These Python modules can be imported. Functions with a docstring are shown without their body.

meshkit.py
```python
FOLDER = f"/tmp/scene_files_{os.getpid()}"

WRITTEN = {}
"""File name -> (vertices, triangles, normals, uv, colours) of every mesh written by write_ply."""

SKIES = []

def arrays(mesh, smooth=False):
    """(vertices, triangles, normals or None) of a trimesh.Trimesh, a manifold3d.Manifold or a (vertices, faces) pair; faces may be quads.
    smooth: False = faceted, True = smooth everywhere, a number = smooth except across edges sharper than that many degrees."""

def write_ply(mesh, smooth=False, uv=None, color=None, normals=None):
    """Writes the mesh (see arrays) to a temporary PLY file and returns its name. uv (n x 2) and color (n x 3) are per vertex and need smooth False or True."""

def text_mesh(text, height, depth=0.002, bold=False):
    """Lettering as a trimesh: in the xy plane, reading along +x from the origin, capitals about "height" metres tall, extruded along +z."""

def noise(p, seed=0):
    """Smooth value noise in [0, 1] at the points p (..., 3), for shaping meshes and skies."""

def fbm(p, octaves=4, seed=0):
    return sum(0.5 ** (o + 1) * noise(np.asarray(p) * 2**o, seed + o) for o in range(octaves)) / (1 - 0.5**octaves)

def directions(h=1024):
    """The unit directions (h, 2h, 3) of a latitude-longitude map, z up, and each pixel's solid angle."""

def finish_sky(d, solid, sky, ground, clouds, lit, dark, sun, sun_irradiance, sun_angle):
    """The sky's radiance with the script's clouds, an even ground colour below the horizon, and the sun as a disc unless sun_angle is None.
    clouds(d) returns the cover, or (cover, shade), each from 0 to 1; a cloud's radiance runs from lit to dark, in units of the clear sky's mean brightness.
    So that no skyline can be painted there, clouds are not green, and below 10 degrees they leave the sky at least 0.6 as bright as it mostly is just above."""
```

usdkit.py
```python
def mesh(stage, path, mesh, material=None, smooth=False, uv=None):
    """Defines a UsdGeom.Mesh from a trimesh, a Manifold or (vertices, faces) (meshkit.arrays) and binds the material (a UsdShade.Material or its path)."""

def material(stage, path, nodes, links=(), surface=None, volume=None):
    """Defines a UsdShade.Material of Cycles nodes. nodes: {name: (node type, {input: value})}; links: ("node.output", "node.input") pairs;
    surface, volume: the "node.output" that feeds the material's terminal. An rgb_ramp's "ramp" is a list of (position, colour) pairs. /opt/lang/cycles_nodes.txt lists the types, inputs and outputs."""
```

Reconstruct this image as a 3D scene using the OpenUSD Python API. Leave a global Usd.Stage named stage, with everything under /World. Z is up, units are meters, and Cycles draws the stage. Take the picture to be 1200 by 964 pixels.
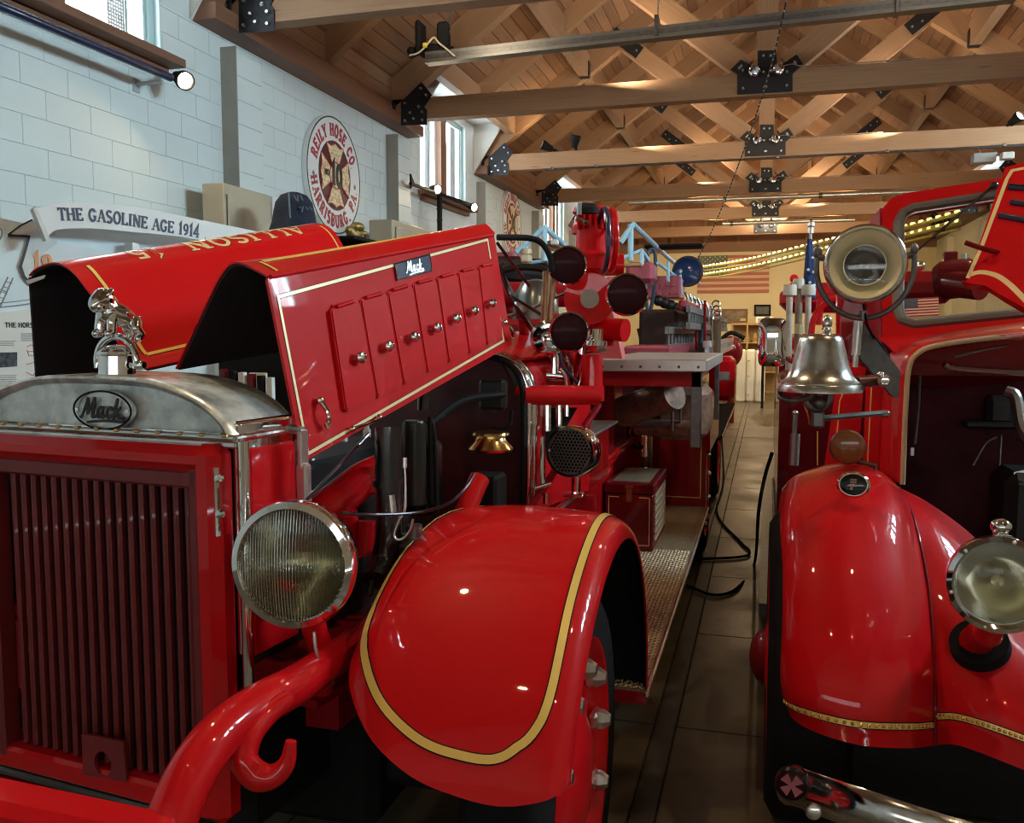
import math, random
import numpy as np, trimesh, usdkit, meshkit
from shapely.geometry import Polygon, LineString, Point, box as sbox, MultiPolygon
from shapely.ops import unary_union
from shapely import affinity
from pxr import Usd, UsdGeom, UsdLux, UsdShade, Gf, Sdf, Vt

stage = Usd.Stage.CreateInMemory()
UsdGeom.SetStageUpAxis(stage, 'Z'); UsdGeom.SetStageMetersPerUnit(stage, 1.0)
UsdGeom.Xform.Define(stage, '/World'); UsdGeom.Scope.Define(stage, '/World/Looks')
stage.SetDefaultPrim(stage.GetPrimAtPath('/World'))
rng = np.random.default_rng(7); random.seed(7)
A = np.array

# ---------------------------------------------------------------- camera
FPX, IW, IH = 1045.0, 1200, 964
YAW, PITCH = math.radians(15.83), math.radians(4.98)
EYE = A([0, 0, 1.65])
CF = A([-math.sin(YAW)*math.cos(PITCH), math.cos(YAW)*math.cos(PITCH), -math.sin(PITCH)])
CR = A([math.cos(YAW), math.sin(YAW), 0.0]); CU = np.cross(CR, CF)
cam = UsdGeom.Camera.Define(stage, '/World/camera')
cam.CreateHorizontalApertureAttr(36.0); cam.CreateVerticalApertureAttr(36.0*IH/IW)
cam.CreateFocalLengthAttr(36.0*FPX/IW); cam.CreateClippingRangeAttr(Gf.Vec2f(0.05, 500))
M4 = np.eye(4); M4[0, :3] = CR; M4[1, :3] = CU; M4[2, :3] = -CF; M4[3, :3] = EYE
cam.AddTransformOp().Set(Gf.Matrix4d(*M4.ravel().tolist()))
cam.CreateExposureAttr(0.4)

# ---------------------------------------------------------------- sky and fill light added inside the closed bay door behind the camera
def material(name, nodes, links, surface='p.BSDF', volume=None):
    return usdkit.material(stage, '/World/Looks/'+name, nodes, links, surface=surface, volume=volume)
dome = UsdLux.DomeLight.Define(stage, '/World/sky'); dome.CreateIntensityAttr(1.0)
dome.CreateColorAttr(Gf.Vec3f(0.80, 0.92, 1.0)); dome.CreateExposureAttr(2.2)
def rect_light(name, pos, target, w, h, color, power, spread=None):
    l = UsdLux.RectLight.Define(stage, '/World/'+name)
    l.CreateWidthAttr(w); l.CreateHeightAttr(h); l.CreateColorAttr(Gf.Vec3f(*color)); l.CreateIntensityAttr(power)
    pos, target = A(pos, float), A(target, float)
    z = (pos-target)/np.linalg.norm(pos-target); x = np.cross([0, 0, 1.0], z)
    x = A([1.0, 0, 0]) if np.linalg.norm(x) < 1e-6 else x/np.linalg.norm(x); y = np.cross(z, x)
    m = np.eye(4); m[0, :3] = x; m[1, :3] = y; m[2, :3] = z; m[3, :3] = pos
    l.AddTransformOp().Set(Gf.Matrix4d(*m.ravel().tolist())); return l
def spot_light(name, pos, target, color, power, r=0.05, cone=40, soft=0.5):
    l = UsdLux.DiskLight.Define(stage, '/World/'+name)
    l.CreateRadiusAttr(r); l.CreateColorAttr(Gf.Vec3f(*color)); l.CreateIntensityAttr(power)
    sh = UsdLux.ShapingAPI.Apply(l.GetPrim()); sh.CreateShapingConeAngleAttr(cone); sh.CreateShapingConeSoftnessAttr(soft)
    pos, target = A(pos, float), A(target, float)
    z = (pos-target)/np.linalg.norm(pos-target); x = np.cross([0, 1.0, 0.01], z); x /= np.linalg.norm(x); y = np.cross(z, x)
    m = np.eye(4); m[0, :3] = x; m[1, :3] = y; m[2, :3] = z; m[3, :3] = pos
    l.AddTransformOp().Set(Gf.Matrix4d(*m.ravel().tolist())); return l
DAY = (0.58, 0.86, 1.0); WARM = (1.0, 0.74, 0.42)
rect_light('bay_door_fill', (0.4, -3.32, 2.15), (0.4, 0, 1.9), 6.0, .7, (1.0, .97, .88), 1.5)  # added fill just inside the closed door, for front light and reflections
# daylight at the clerestory windows of the right wall (near, middle, far) and of the left wall
for k, (y, p) in enumerate(((5.05, 85), (12.5, 34))):
    rect_light('window_daylight_r%d' % k, (4.78, y, 4.5), (-4.4, y-.6, 2.2), 2.0, 1.2, DAY, p)
# warm overhead fill spots, added without any fittings
for k, (x, y, tx, ty, p) in enumerate(((1.6, 6.9, -.5, 4.6, 330), (-1.2, 6.9, -1.6, 9.5, 200), (-1.7, 2.5, -.7, 2.2, 520), (1.3, 2.1, .35, 2.7, 420), (-1.6, 14.0, -1.8, 18, 500), (1.8, 14.0, .2, 17, 700), (-1.5, 17.5, -.3, 20.5, 1500), (1.6, 17.5, .3, 20, 1500), (-1.2, 21.1, -.8, 26.5, 1700), (1.4, 21.1, .6, 26.5, 1700), (0, 24.6, 0, 23, 900), (.3, 10.6, -.1, 13.5, 900), (-.8, .1, -.9, -3.3, 380), (1.6, .1, 1.8, -3.3, 380))):
    spot_light('overhead_fill_%d' % k, (x, y, 4.12), (tx, ty, 0.6), WARM, p, .06, 62)
for k, (x, y) in enumerate(((-2.2, 10.7), (1.2, 10.7), (3.2, 11.0))):
    spot_light('beam_wash_%d' % k, (x, y, 4.5), (x+.3, 14.05, 4.35), (1, .84, .62), 300, .06, 50)
for k, (x, y, p) in enumerate(((-2.9, 8.2, 26), (-1.0, 4.4, 22), (1.6, 6.9, 26), (-1.6, 10.4, 26), (1.8, 10.6, 22), (1.6, 14.0, 26), (-1.8, 14.0, 22), (-1.2, 17.6, 26), (1.0, 21.1, 34), (0, 24.2, 90))):
    spot_light('bounce_fill_%d' % k, (x, y-.3, 4.62), (x*.7, y+1.6, 7.4), (1, .82, .58), p, .26, 88)  # added soft uplights standing in for daylight bounced onto the boards

# ---------------------------------------------------------------- pixel -> point, at a depth known from the room's measure
def ray(x, y): return CF + CR*((x-600)/FPX) + CU*((482-y)/FPX)
def PD(x, y, d): return EYE + ray(x, y)*d
def PX(x, y, X): r = ray(x, y); return EYE + r*((X-EYE[0])/r[0])
def PY(x, y, Y): r = ray(x, y); return EYE + r*((Y-EYE[1])/r[1])
def PZ(x, y, Z): r = ray(x, y); return EYE + r*((Z-EYE[2])/r[2])
def PP(x, y, p0, n): r = ray(x, y); return EYE + r*(np.dot(A(p0)-EYE, n)/np.dot(r, n))
def proj(P):
    v = np.asarray(P, float)-EYE; z = v@CF
    return A([600+FPX*(v@CR)/z, 482-FPX*(v@CU)/z, z])
def unit(v): v = np.asarray(v, float); return v/np.linalg.norm(v)

# ---------------------------------------------------------------- prims
USED = {}
class T:
    def __init__(s, path, loc): s.path, s.loc = path, A(loc, float)
def numbered(parent, name):
    k = (parent, name); i = USED.get(k, 0); USED[k] = i+1
    return f'{parent}/{name}' if i == 0 else f'{parent}/{name}_{i:03d}'
def tag(prim, label=None, cat=None, group=None, kind=None):
    for k, v in (('label', label), ('category', cat), ('group', group), ('kind', kind)):
        if v: prim.SetCustomDataByKey(k, v)
def thing(name, label, cat, loc=(0, 0, 0), group=None, kind=None):
    p = numbered('/World', name); x = UsdGeom.Xform.Define(stage, p)
    x.AddTranslateOp().Set(Gf.Vec3d(*map(float, loc))); tag(x.GetPrim(), label, cat, group, kind)
    return T(p, loc)
def ob(name, mesh, mat, parent=None, label=None, smooth=35, kind=None, cat=None, group=None, uv=None):
    pp = parent.path if parent else '/World'
    p = numbered(pp, name)
    if isinstance(mesh, (list,)): mesh = trimesh.util.concatenate([tm(m) for m in mesh])
    if parent and kind is None and getattr(mesh, 'pieces', None) and (gs := separate(mesh.pieces)):
        rs = [ob(name, trimesh.util.concatenate(g), mat, parent, label, smooth) for g in gs]; return rs[0]
    if hasattr(mesh, 'uvx'): uv = mesh.uvx; smooth = False
    mesh = tm(mesh)
    loc = parent.loc if parent else A([0, 0, 0.])
    v = np.asarray(mesh.vertices)-loc
    g = usdkit.mesh(stage, p, (v, np.asarray(mesh.faces)), mat, smooth if uv is None else False, uv=uv)
    tag(g.GetPrim(), label, cat, group, kind)
    return T(p, loc)
def single(name, mesh, mat, label, cat, group=None, smooth=35):
    m = tm(mesh) if not isinstance(mesh, list) else trimesh.util.concatenate([tm(k) for k in mesh])
    lo, hi = m.bounds; base = A([(lo[0]+hi[0])/2, (lo[1]+hi[1])/2, lo[2]])
    p = numbered('/World', name)
    g = usdkit.mesh(stage, p, (np.asarray(m.vertices)-base, np.asarray(m.faces)), mat, smooth)
    UsdGeom.Xformable(g).AddTranslateOp().Set(Gf.Vec3d(*base.tolist())); tag(g.GetPrim(), label, cat, group)
    return T(p, base)
def copy(src, loc, label=None, group=None):
    pr = stage.GetPrimAtPath(src.path); name = src.path.split('/')[-1]
    p = numbered('/World', name); x = UsdGeom.Xform.Define(stage, p)
    cd = pr.GetCustomData(); x.GetPrim().GetReferences().AddInternalReference(src.path); x.GetPrim().SetInstanceable(True)
    UsdGeom.Xformable(x).ClearXformOpOrder(); x.AddTranslateOp().Set(Gf.Vec3d(*map(float, loc)))
    tag(x.GetPrim(), label or cd['label'], cd['category'], group or cd.get('group')); return T(p, loc)

# ---------------------------------------------------------------- shapes
def tm(m):
    if isinstance(m, trimesh.Trimesh): return m
    v, f, _ = meshkit.arrays(m); return trimesh.Trimesh(v, f, process=False)
def cat(*ms):
    ps = [tm(m) for m in ms]; r = trimesh.util.concatenate(ps); r.pieces = [q for p in ps for q in getattr(p, 'pieces', None) or [p]]; return r
def separate(ps, gap=.004):
    """The pieces that stand clear of one another, as groups, if each is large enough in the picture to be told apart."""
    if not 2 <= len(ps) <= 24: return None
    n = len(ps); bs = [p.bounds for p in ps]; g = list(range(n))
    def f(i):
        while g[i] != i: i = g[i]
        return i
    for i in range(n):
        for j in range(i):
            if np.all(bs[i][0]-gap <= bs[j][1]) and np.all(bs[j][0]-gap <= bs[i][1]): g[f(i)] = f(j)
    out = {}
    for i in range(n): out.setdefault(f(i), []).append(ps[i])
    out = list(out.values())
    if len(out) < 2: return None
    for q in out:
        v = np.vstack([p.bounds for p in q]); d = (v.mean(0)-EYE)@CF
        if d < .3 or np.linalg.norm(v.max(0)-v.min(0))/d*FPX < 9: return None
    return out
def bx(p0, p1):
    p0, p1 = np.minimum(p0, p1), np.maximum(p0, p1)
    m = trimesh.creation.box(extents=p1-p0); m.apply_translation((p0+p1)/2); return m
def frame_box(c, ex, ey, ez, s, b=0.0):
    """A box about c along the axes ex, ey, ez with size s; b chamfers its edges."""
    h = A(s, float)/2; pts = []
    if b <= 0:
        m = trimesh.creation.box(extents=s); v = m.vertices; f = m.faces
    else:
        b = min(b, h.min()*0.9)
        for sx in (-1, 1):
            for sy in (-1, 1):
                for sz in (-1, 1):
                    for k in range(3):
                        q = h.copy(); q -= b; q[k] = h[k]; pts.append(q*A([sx, sy, sz]))
        m = trimesh.convex.convex_hull(A(pts)); v = m.vertices; f = m.faces
    v = A(c) + v[:, :1]*A(ex) + v[:, 1:2]*A(ey) + v[:, 2:3]*A(ez)
    r = trimesh.Trimesh(v, f, process=False)
    if np.dot(np.cross(ex, ey), ez) < 0: r.invert()
    return r
def rb(c, s, b=0.01): return frame_box(c, [1, 0, 0], [0, 1, 0], [0, 0, 1], s, b)
def beam(a, b, w, h, up=(0, 0, 1), uvseed=None):
    """A bar from a to b, w wide and h high; up chooses the height's side. Its uv runs along the grain."""
    a, b = A(a, float), A(b, float); L = np.linalg.norm(b-a); x = (b-a)/L
    y = np.cross(up, x); y /= np.linalg.norm(y); z = np.cross(x, y)
    v, uv = [], []
    k = (uvseed if uvseed is not None else rng.integers(0, 900))*50.0
    for i in (0, 1):
        for j in (-1, 1):
            for l in (-1, 1):
                v.append(a+x*L*i+y*w/2*j+z*h/2*l); uv.append((k+L*i, 3+j*w/2+l*h/2*1.7))
    f = [(0, 1, 3), (0, 3, 2), (4, 6, 7), (4, 7, 5), (0, 4, 5), (0, 5, 1), (2, 3, 7), (2, 7, 6), (0, 2, 6), (0, 6, 4), (1, 5, 7), (1, 7, 3)]
    m = trimesh.Trimesh(v, f, process=False); m.fix_normals(); m.uvx = A(uv); return m
def uvcat(ms):
    m = trimesh.util.concatenate(ms); m.uvx = np.vstack([k.uvx for k in ms]); return m
def curve(pts, n=8, closed=False):
    """A Catmull-Rom curve through the points."""
    p = A(pts, float)
    if len(p) < 3: return p
    q = np.vstack([p[-1:], p, p[:2]]) if closed else np.vstack([2*p[0]-p[1], p, 2*p[-1]-p[-2]])
    out = []
    for i in range(1, len(q)-2):
        for t in np.linspace(0, 1, n, endpoint=False):
            out.append(0.5*(2*q[i]+(q[i+1]-q[i-1])*t+(2*q[i-1]-5*q[i]+4*q[i+1]-q[i+2])*t*t+(3*q[i]-q[i-1]-3*q[i+1]+q[i+2])*t**3))
    if not closed: out.append(q[-2])
    return A(out)
def tube(pts, r, n=10, closed=False, flat=None):
    """A swept tube; r a number or one per point; flat=(axis, ratio) squashes it along an axis."""
    p = A(pts, float); N = len(p); r = np.broadcast_to(r, N)
    t = (np.roll(p, -1, 0)-np.roll(p, 1, 0)) if closed else np.gradient(p, axis=0)
    t /= np.linalg.norm(t, axis=1, keepdims=True)+1e-12
    ref = A([0, 0, 1.0]) if abs(t[0][2]) < 0.9 else A([1.0, 0, 0])
    a = np.cross(t[0], ref); a /= np.linalg.norm(a); rings = []
    for i in range(N):
        a = a-t[i]*np.dot(a, t[i]); a /= np.linalg.norm(a)+1e-12; b = np.cross(t[i], a)
        an = np.arange(n)*2*np.pi/n
        off = r[i]*(np.cos(an)[:, None]*a+np.sin(an)[:, None]*b)
        if flat is not None: off = off-np.outer(off@flat[0], flat[0])*(1-flat[1])
        rings.append(p[i]+off)
    v = np.vstack(rings); f = []
    M = N if closed else N-1
    for i in range(M):
        i2 = (i+1) % N
        for j in range(n):
            k = (j+1) % n
            f += [(i*n+j, i*n+k, i2*n+k), (i*n+j, i2*n+k, i2*n+j)]
    if not closed:
        v = np.vstack([v, p[0], p[-1]]); c0, c1 = N*n, N*n+1
        for j in range(n):
            k = (j+1) % n; f += [(c0, k, j), (c1, (N-1)*n+j, (N-1)*n+k)]
    return trimesh.Trimesh(v, f, process=False)
def cyl(a, b, r, r2=None, n=20): return tube([a, b], [r, r if r2 is None else r2], n)
def basis(ax):
    ax = unit(ax); u = np.cross(ax, [0, 0, 1.0])
    u = A([1.0, 0, 0]) if np.linalg.norm(u) < 1e-6 else unit(u)
    return u, np.cross(ax, u), ax
def lathe(prof, o, ax, n=32, sx=1.0, arc=None, u=None):
    """Revolves (radius, height) about the axis ax through o."""
    if u is None: u, w, ax = basis(ax)
    else: ax = unit(ax); u = unit(u); w = np.cross(ax, u)
    prof = A(prof, float); N = len(prof)
    full = arc is None
    an = np.arange(n)*2*np.pi/n if full else np.linspace(arc[0], arc[1], n)
    v = np.vstack([A(o)+ax*h+r*(np.cos(an)[:, None]*u*sx+np.sin(an)[:, None]*w) for r, h in prof]); f = []
    for i in range(N-1):
        for j in range(n if full else n-1):
            k = (j+1) % n
            f += [(i*n+j, i*n+k, (i+1)*n+k), (i*n+j, (i+1)*n+k, (i+1)*n+j)]
    m = trimesh.Trimesh(v, f, process=True); m.update_faces(m.nondegenerate_faces()); return m
def disk(o, ax, r, t, n=32): return lathe([(0, 0), (r, 0), (r, t), (0, t)], o, ax, n)
def sphere(c, r, s=(1, 1, 1), sub=2):
    m = trimesh.creation.icosphere(sub, 1.0); m.apply_scale(A(s)*r); m.apply_translation(c); return m
def prism(poly, o, ex, ey, d):
    """A flat polygon in the plane (o, ex, ey), d thick along ex x ey."""
    gs = getattr(poly, 'geoms', [poly]); ms = []
    ex, ey = A(ex, float), A(ey, float); ez = np.cross(ex, ey)
    for g in gs:
        if g.geom_type != 'Polygon' or g.area < 1e-9: continue
        m = trimesh.creation.extrude_polygon(g, abs(d), engine='earcut'); v = m.vertices
        k = v[:, 2:3] if d > 0 else v[:, 2:3]-abs(d)
        ms.append(trimesh.Trimesh(A(o)+v[:, :1]*ex+v[:, 1:2]*ey+k*ez, m.faces, process=False))
    return trimesh.util.concatenate(ms)
def poly3(pts, th, n=None):
    """A sheet from 3D corner points (near a plane), th thick to both sides."""
    p = A(pts, float); c = p.mean(0)
    if n is None:
        n = A([0., 0, 0])
        for i in range(len(p)): n += np.cross(p[i]-c, p[(i+1) % len(p)]-c)
    n = unit(n); ex = unit(p[1]-p[0]-n*np.dot(p[1]-p[0], n)); ey = np.cross(n, ex)
    g = Polygon([((q-p[0])@ex, (q-p[0])@ey) for q in p]).buffer(0)
    return prism(g, p[0]-n*th/2, ex, ey, th)
def sheet(g, th=0.004):
    """A curved sheet over a grid of points (m, n, 3), with thickness."""
    g = A(g, float); m, n, _ = g.shape
    du = np.gradient(g, axis=0); dv = np.gradient(g, axis=1); nn = np.cross(du, dv); nn /= np.linalg.norm(nn, axis=2, keepdims=True)+1e-12
    v = np.vstack([(g+nn*th/2).reshape(-1, 3), (g-nn*th/2).reshape(-1, 3)]); K = m*n; f = []
    for i in range(m-1):
        for j in range(n-1):
            a, b, c, d = i*n+j, (i+1)*n+j, (i+1)*n+j+1, i*n+j+1
            f += [(a, b, c), (a, c, d), (K+a, K+c, K+b), (K+a, K+d, K+c)]
    rim = [(0, j) for j in range(n)]+[(i, n-1) for i in range(1, m)]+[(m-1, j) for j in range(n-2, -1, -1)]+[(i, 0) for i in range(m-2, 0, -1)]
    for q in range(len(rim)):
        a = rim[q][0]*n+rim[q][1]; b = rim[(q+1) % len(rim)]; b = b[0]*n+b[1]
        f += [(a, b, K+b), (a, K+b, K+a)]
    r = trimesh.Trimesh(v, f, process=False); return r
def resample(pts, k):
    p = A(pts, float); s = np.r_[0, np.cumsum(np.linalg.norm(np.diff(p, axis=0), axis=1))]; t = np.linspace(0, s[-1], k)
    return np.stack([np.interp(t, s, p[:, i]) for i in range(p.shape[1])], 1)

# ---------------------------------------------------------------- lettering: a slab-serif stroke alphabet
def _arc(cx, cy, rx, ry, a0, a1, n=14): return [(cx+rx*math.cos(math.radians(t)), cy+ry*math.sin(math.radians(t))) for t in np.linspace(a0, a1, n)]
_L = {  # letter: (advance, [(points, thick)], [serif spots (x, y)])
 'A': (.80, [([(.08, 0), (.40, 1)], 0), ([(.40, 1), (.72, 0)], 1), ([(.20, .35), (.60, .35)], 0)], [(.08, 0), (.72, 0)]),
 'B': (.70, [([(.14, 0), (.14, 1)], 1), ([(.14, .95)]+_arc(.38, .74, .2, .21, 90, -90)+[(.14, .53)], .6), ([(.14, .5)]+_arc(.40, .28, .22, .23, 90, -90)+[(.14, .05)], .7)], [(.14, 0), (.14, 1)]),
 'C': (.74, [(_arc(.40, .5, .30, .46, 45, 315, 22), .9)], [(.62, .84)]),
 'E': (.66, [([(.14, 0), (.14, 1)], 1), ([(.1, .95), (.58, .95), (.58, .78)], .45), ([(.14, .52), (.44, .52), (.44, .62), (.44, .42)], .45), ([(.1, .05), (.60, .05), (.60, .24)], .45)], [(.14, 0), (.14, 1)]),
 'G': (.80, [(_arc(.40, .5, .30, .46, 45, 315, 22)+[(.62, .2), (.62, .42)], .9), ([(.48, .42), (.74, .42)], .4)], [(.62, .84)]),
 'H': (.84, [([(.15, 0), (.15, 1)], 1), ([(.69, 0), (.69, 1)], 1), ([(.15, .52), (.69, .52)], .4)], [(.15, 0), (.15, 1), (.69, 0), (.69, 1)]),
 'I': (.40, [([(.2, 0), (.2, 1)], 1)], [(.2, 0), (.2, 1)]),
 'L': (.64, [([(.14, 0), (.14, 1)], 1), ([(.1, .05), (.58, .05), (.58, .26)], .45)], [(.14, 0), (.14, 1)]),
 'N': (.84, [([(.15, 0), (.15, 1)], .5), ([(.15, 1), (.69, 0)], 1), ([(.69, 0), (.69, 1)], .5)], [(.15, 0), (.15, 1), (.69, 1)]),
 'O': (.80, [(_arc(.40, .5, .30, .46, 0, 360, 30), .9)], []),
 'P': (.68, [([(.14, 0), (.14, 1)], 1), ([(.14, .95)]+_arc(.38, .72, .22, .23, 90, -90)+[(.14, .49)], .7)], [(.14, 0), (.14, 1)]),
 'R': (.78, [([(.14, 0), (.14, 1)], 1), ([(.14, .95)]+_arc(.38, .73, .21, .22, 90, -90)+[(.14, .51)], .7), ([(.38, .51), (.66, 0)], .9)], [(.14, 0), (.14, 1), (.67, 0)]),
 'S': (.64, [(_arc(.32, .74, .22, .22, 30, 270, 14)+_arc(.32, .26, .23, .23, 90, -150, 14), .85)], []),
 'T': (.74, [([(.37, 0), (.37, 1)], 1), ([(.06, .78), (.06, .95), (.68, .95), (.68, .78)], .45)], [(.37, 0)]),
 'U': (.82, [([(.15, 1), (.15, .3)]+_arc(.41, .3, .26, .27, 180, 360)+[(.67, 1)], .8)], [(.15, 1), (.67, 1)]),
 'Y': (.78, [([(.08, 1), (.39, .45)], .9), ([(.70, 1), (.39, .45)], .5), ([(.39, 0), (.39, .45)], .9)], [(.08, 1), (.70, 1), (.39, 0)]),
 '0': (.66, [(_arc(.33, .5, .22, .46, 0, 360, 26), .9)], []),
 '1': (.46, [([(.25, 0), (.25, 1), (.10, .82)], .9)], [(.25, 0)]),
 '4': (.70, [([(.46, 0), (.46, 1), (.06, .30), (.64, .30)], .7)], [(.46, 0)]),
 '5': (.62, [([(.52, .95), (.16, .95), (.14, .55)]+_arc(.31, .32, .21, .28, 110, -150, 16), .75)], []),
 '9': (.64, [(_arc(.32, .68, .20, .27, 0, 360, 20), .75), ([(.52, .68), (.46, .25), (.20, .05)], .75)], []),
 '.': (.30, [([(.12, .06), (.16, .06)], 1)], []), ',': (.30, [([(.16, .06), (.12, -.14)], 1)], []), ' ': (.42, [], []),
}
def letter(ch, wt=0.2, serif=0.34):
    adv, st, se = _L[ch]; g = []
    for pts, k in st: g.append(LineString(pts).buffer(wt/2*(0.35+0.65*k), cap_style=2, join_style=2, quad_segs=3))
    for x, y in se: g.append(sbox(x-serif/2, y if y < .5 else y-.085, x+serif/2, (y if y < .5 else y-.085)+.085))
    return (unary_union(g).simplify(.008) if g else Polygon()), adv
def text(s, h, wt=.2, serif=.34, gap=.03):
    x = 0; g = []
    for ch in s:
        p, a = letter(ch, wt, serif)
        if not p.is_empty: g.append(affinity.translate(p, x, 0))
        x += a+gap
    return affinity.scale(unary_union(g), h, h, origin=(0, 0)), x*h
MACK = [  # a brush script: M a c k with a tail
 ([(.00, .04), (.10, .02), (.26, .40), (.52, 1.18)], .12), ([(.52, 1.18), (.60, .30)], .20), ([(.60, .28), (1.08, 1.20)], .10), ([(1.08, 1.20), (1.04, .5), (1.06, .10), (1.26, .10)], .20),
 ([(1.84, .62), (1.66, .70), (1.48, .52), (1.44, .22), (1.56, .04), (1.72, .14), (1.86, .56)], .13), ([(1.88, .68), (1.84, .20), (1.92, .04), (2.08, .16)], .15),
 ([(2.62, .58), (2.48, .70), (2.28, .56), (2.22, .26), (2.34, .06), (2.52, .06), (2.68, .20)], .14),
 ([(2.82, .02), (3.02, 1.20)], .17), ([(2.90, .34), (3.10, .50), (3.32, .70)], .12), ([(3.02, .42), (3.20, .10), (3.38, .03), (3.66, .06)], .15), ([(3.66, .06), (3.70, -.10), (3.5, -.20), (2.4, -.16), (1.3, -.22), (.70, -.30)], .13)]
def mack_script(w):
    g = unary_union([LineString(curve([(a, b) for a, b in p], 5)[:, :2] if len(p) > 2 else p).buffer(k*.68, quad_segs=4) for p, k in MACK]); g = affinity.skew(g, xs=10)
    b = g.bounds; s = w/(b[2]-b[0])
    return affinity.scale(affinity.translate(g, -(b[0]+b[2])/2, -(b[1]+b[3])/2), s, s, origin=(0, 0)).simplify(.0004)

# ---------------------------------------------------------------- materials
def pm(name, col, rough=.5, metal=0., coat=0., var=0., scale=20., bump=0., emit=None, es=0., spec=.5, coat_rough=.03, rvar=0., **kw):
    n = {'p': ('principled_bsdf', dict(base_color=col, roughness=rough, metallic=metal, coat_weight=coat, coat_roughness=coat_rough, specular_ior_level=spec, **kw))}
    l = []
    if emit is not None: n['p'][1].update(emission_color=emit, emission_strength=es)
    if var or bump or rvar:
        n['c'] = ('texture_coordinate', {}); n['n'] = ('noise_texture', {'scale': scale, 'detail': 5., 'roughness': .6}); l += [('c.object', 'n.vector')]
    if var:
        c = A(col); n['r'] = ('rgb_ramp', {'ramp': [(.3, tuple(c*(1-var))), (.7, tuple(np.minimum(c*(1+var), 1)))]}); l += [('n.fac', 'r.fac'), ('r.color', 'p.base_color')]
    if rvar:
        n['m'] = ('map_range', dict(from_min=.3, from_max=.7, to_min=max(rough-rvar, .02), to_max=rough+rvar, clamp=True)); l += [('n.fac', 'm.value'), ('m.result', 'p.roughness')]
    if bump:
        n['b'] = ('bump', dict(strength=bump, distance=.004)); l += [('n.fac', 'b.height'), ('b.normal', 'p.normal')]
    return material(name, n, l)
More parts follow.
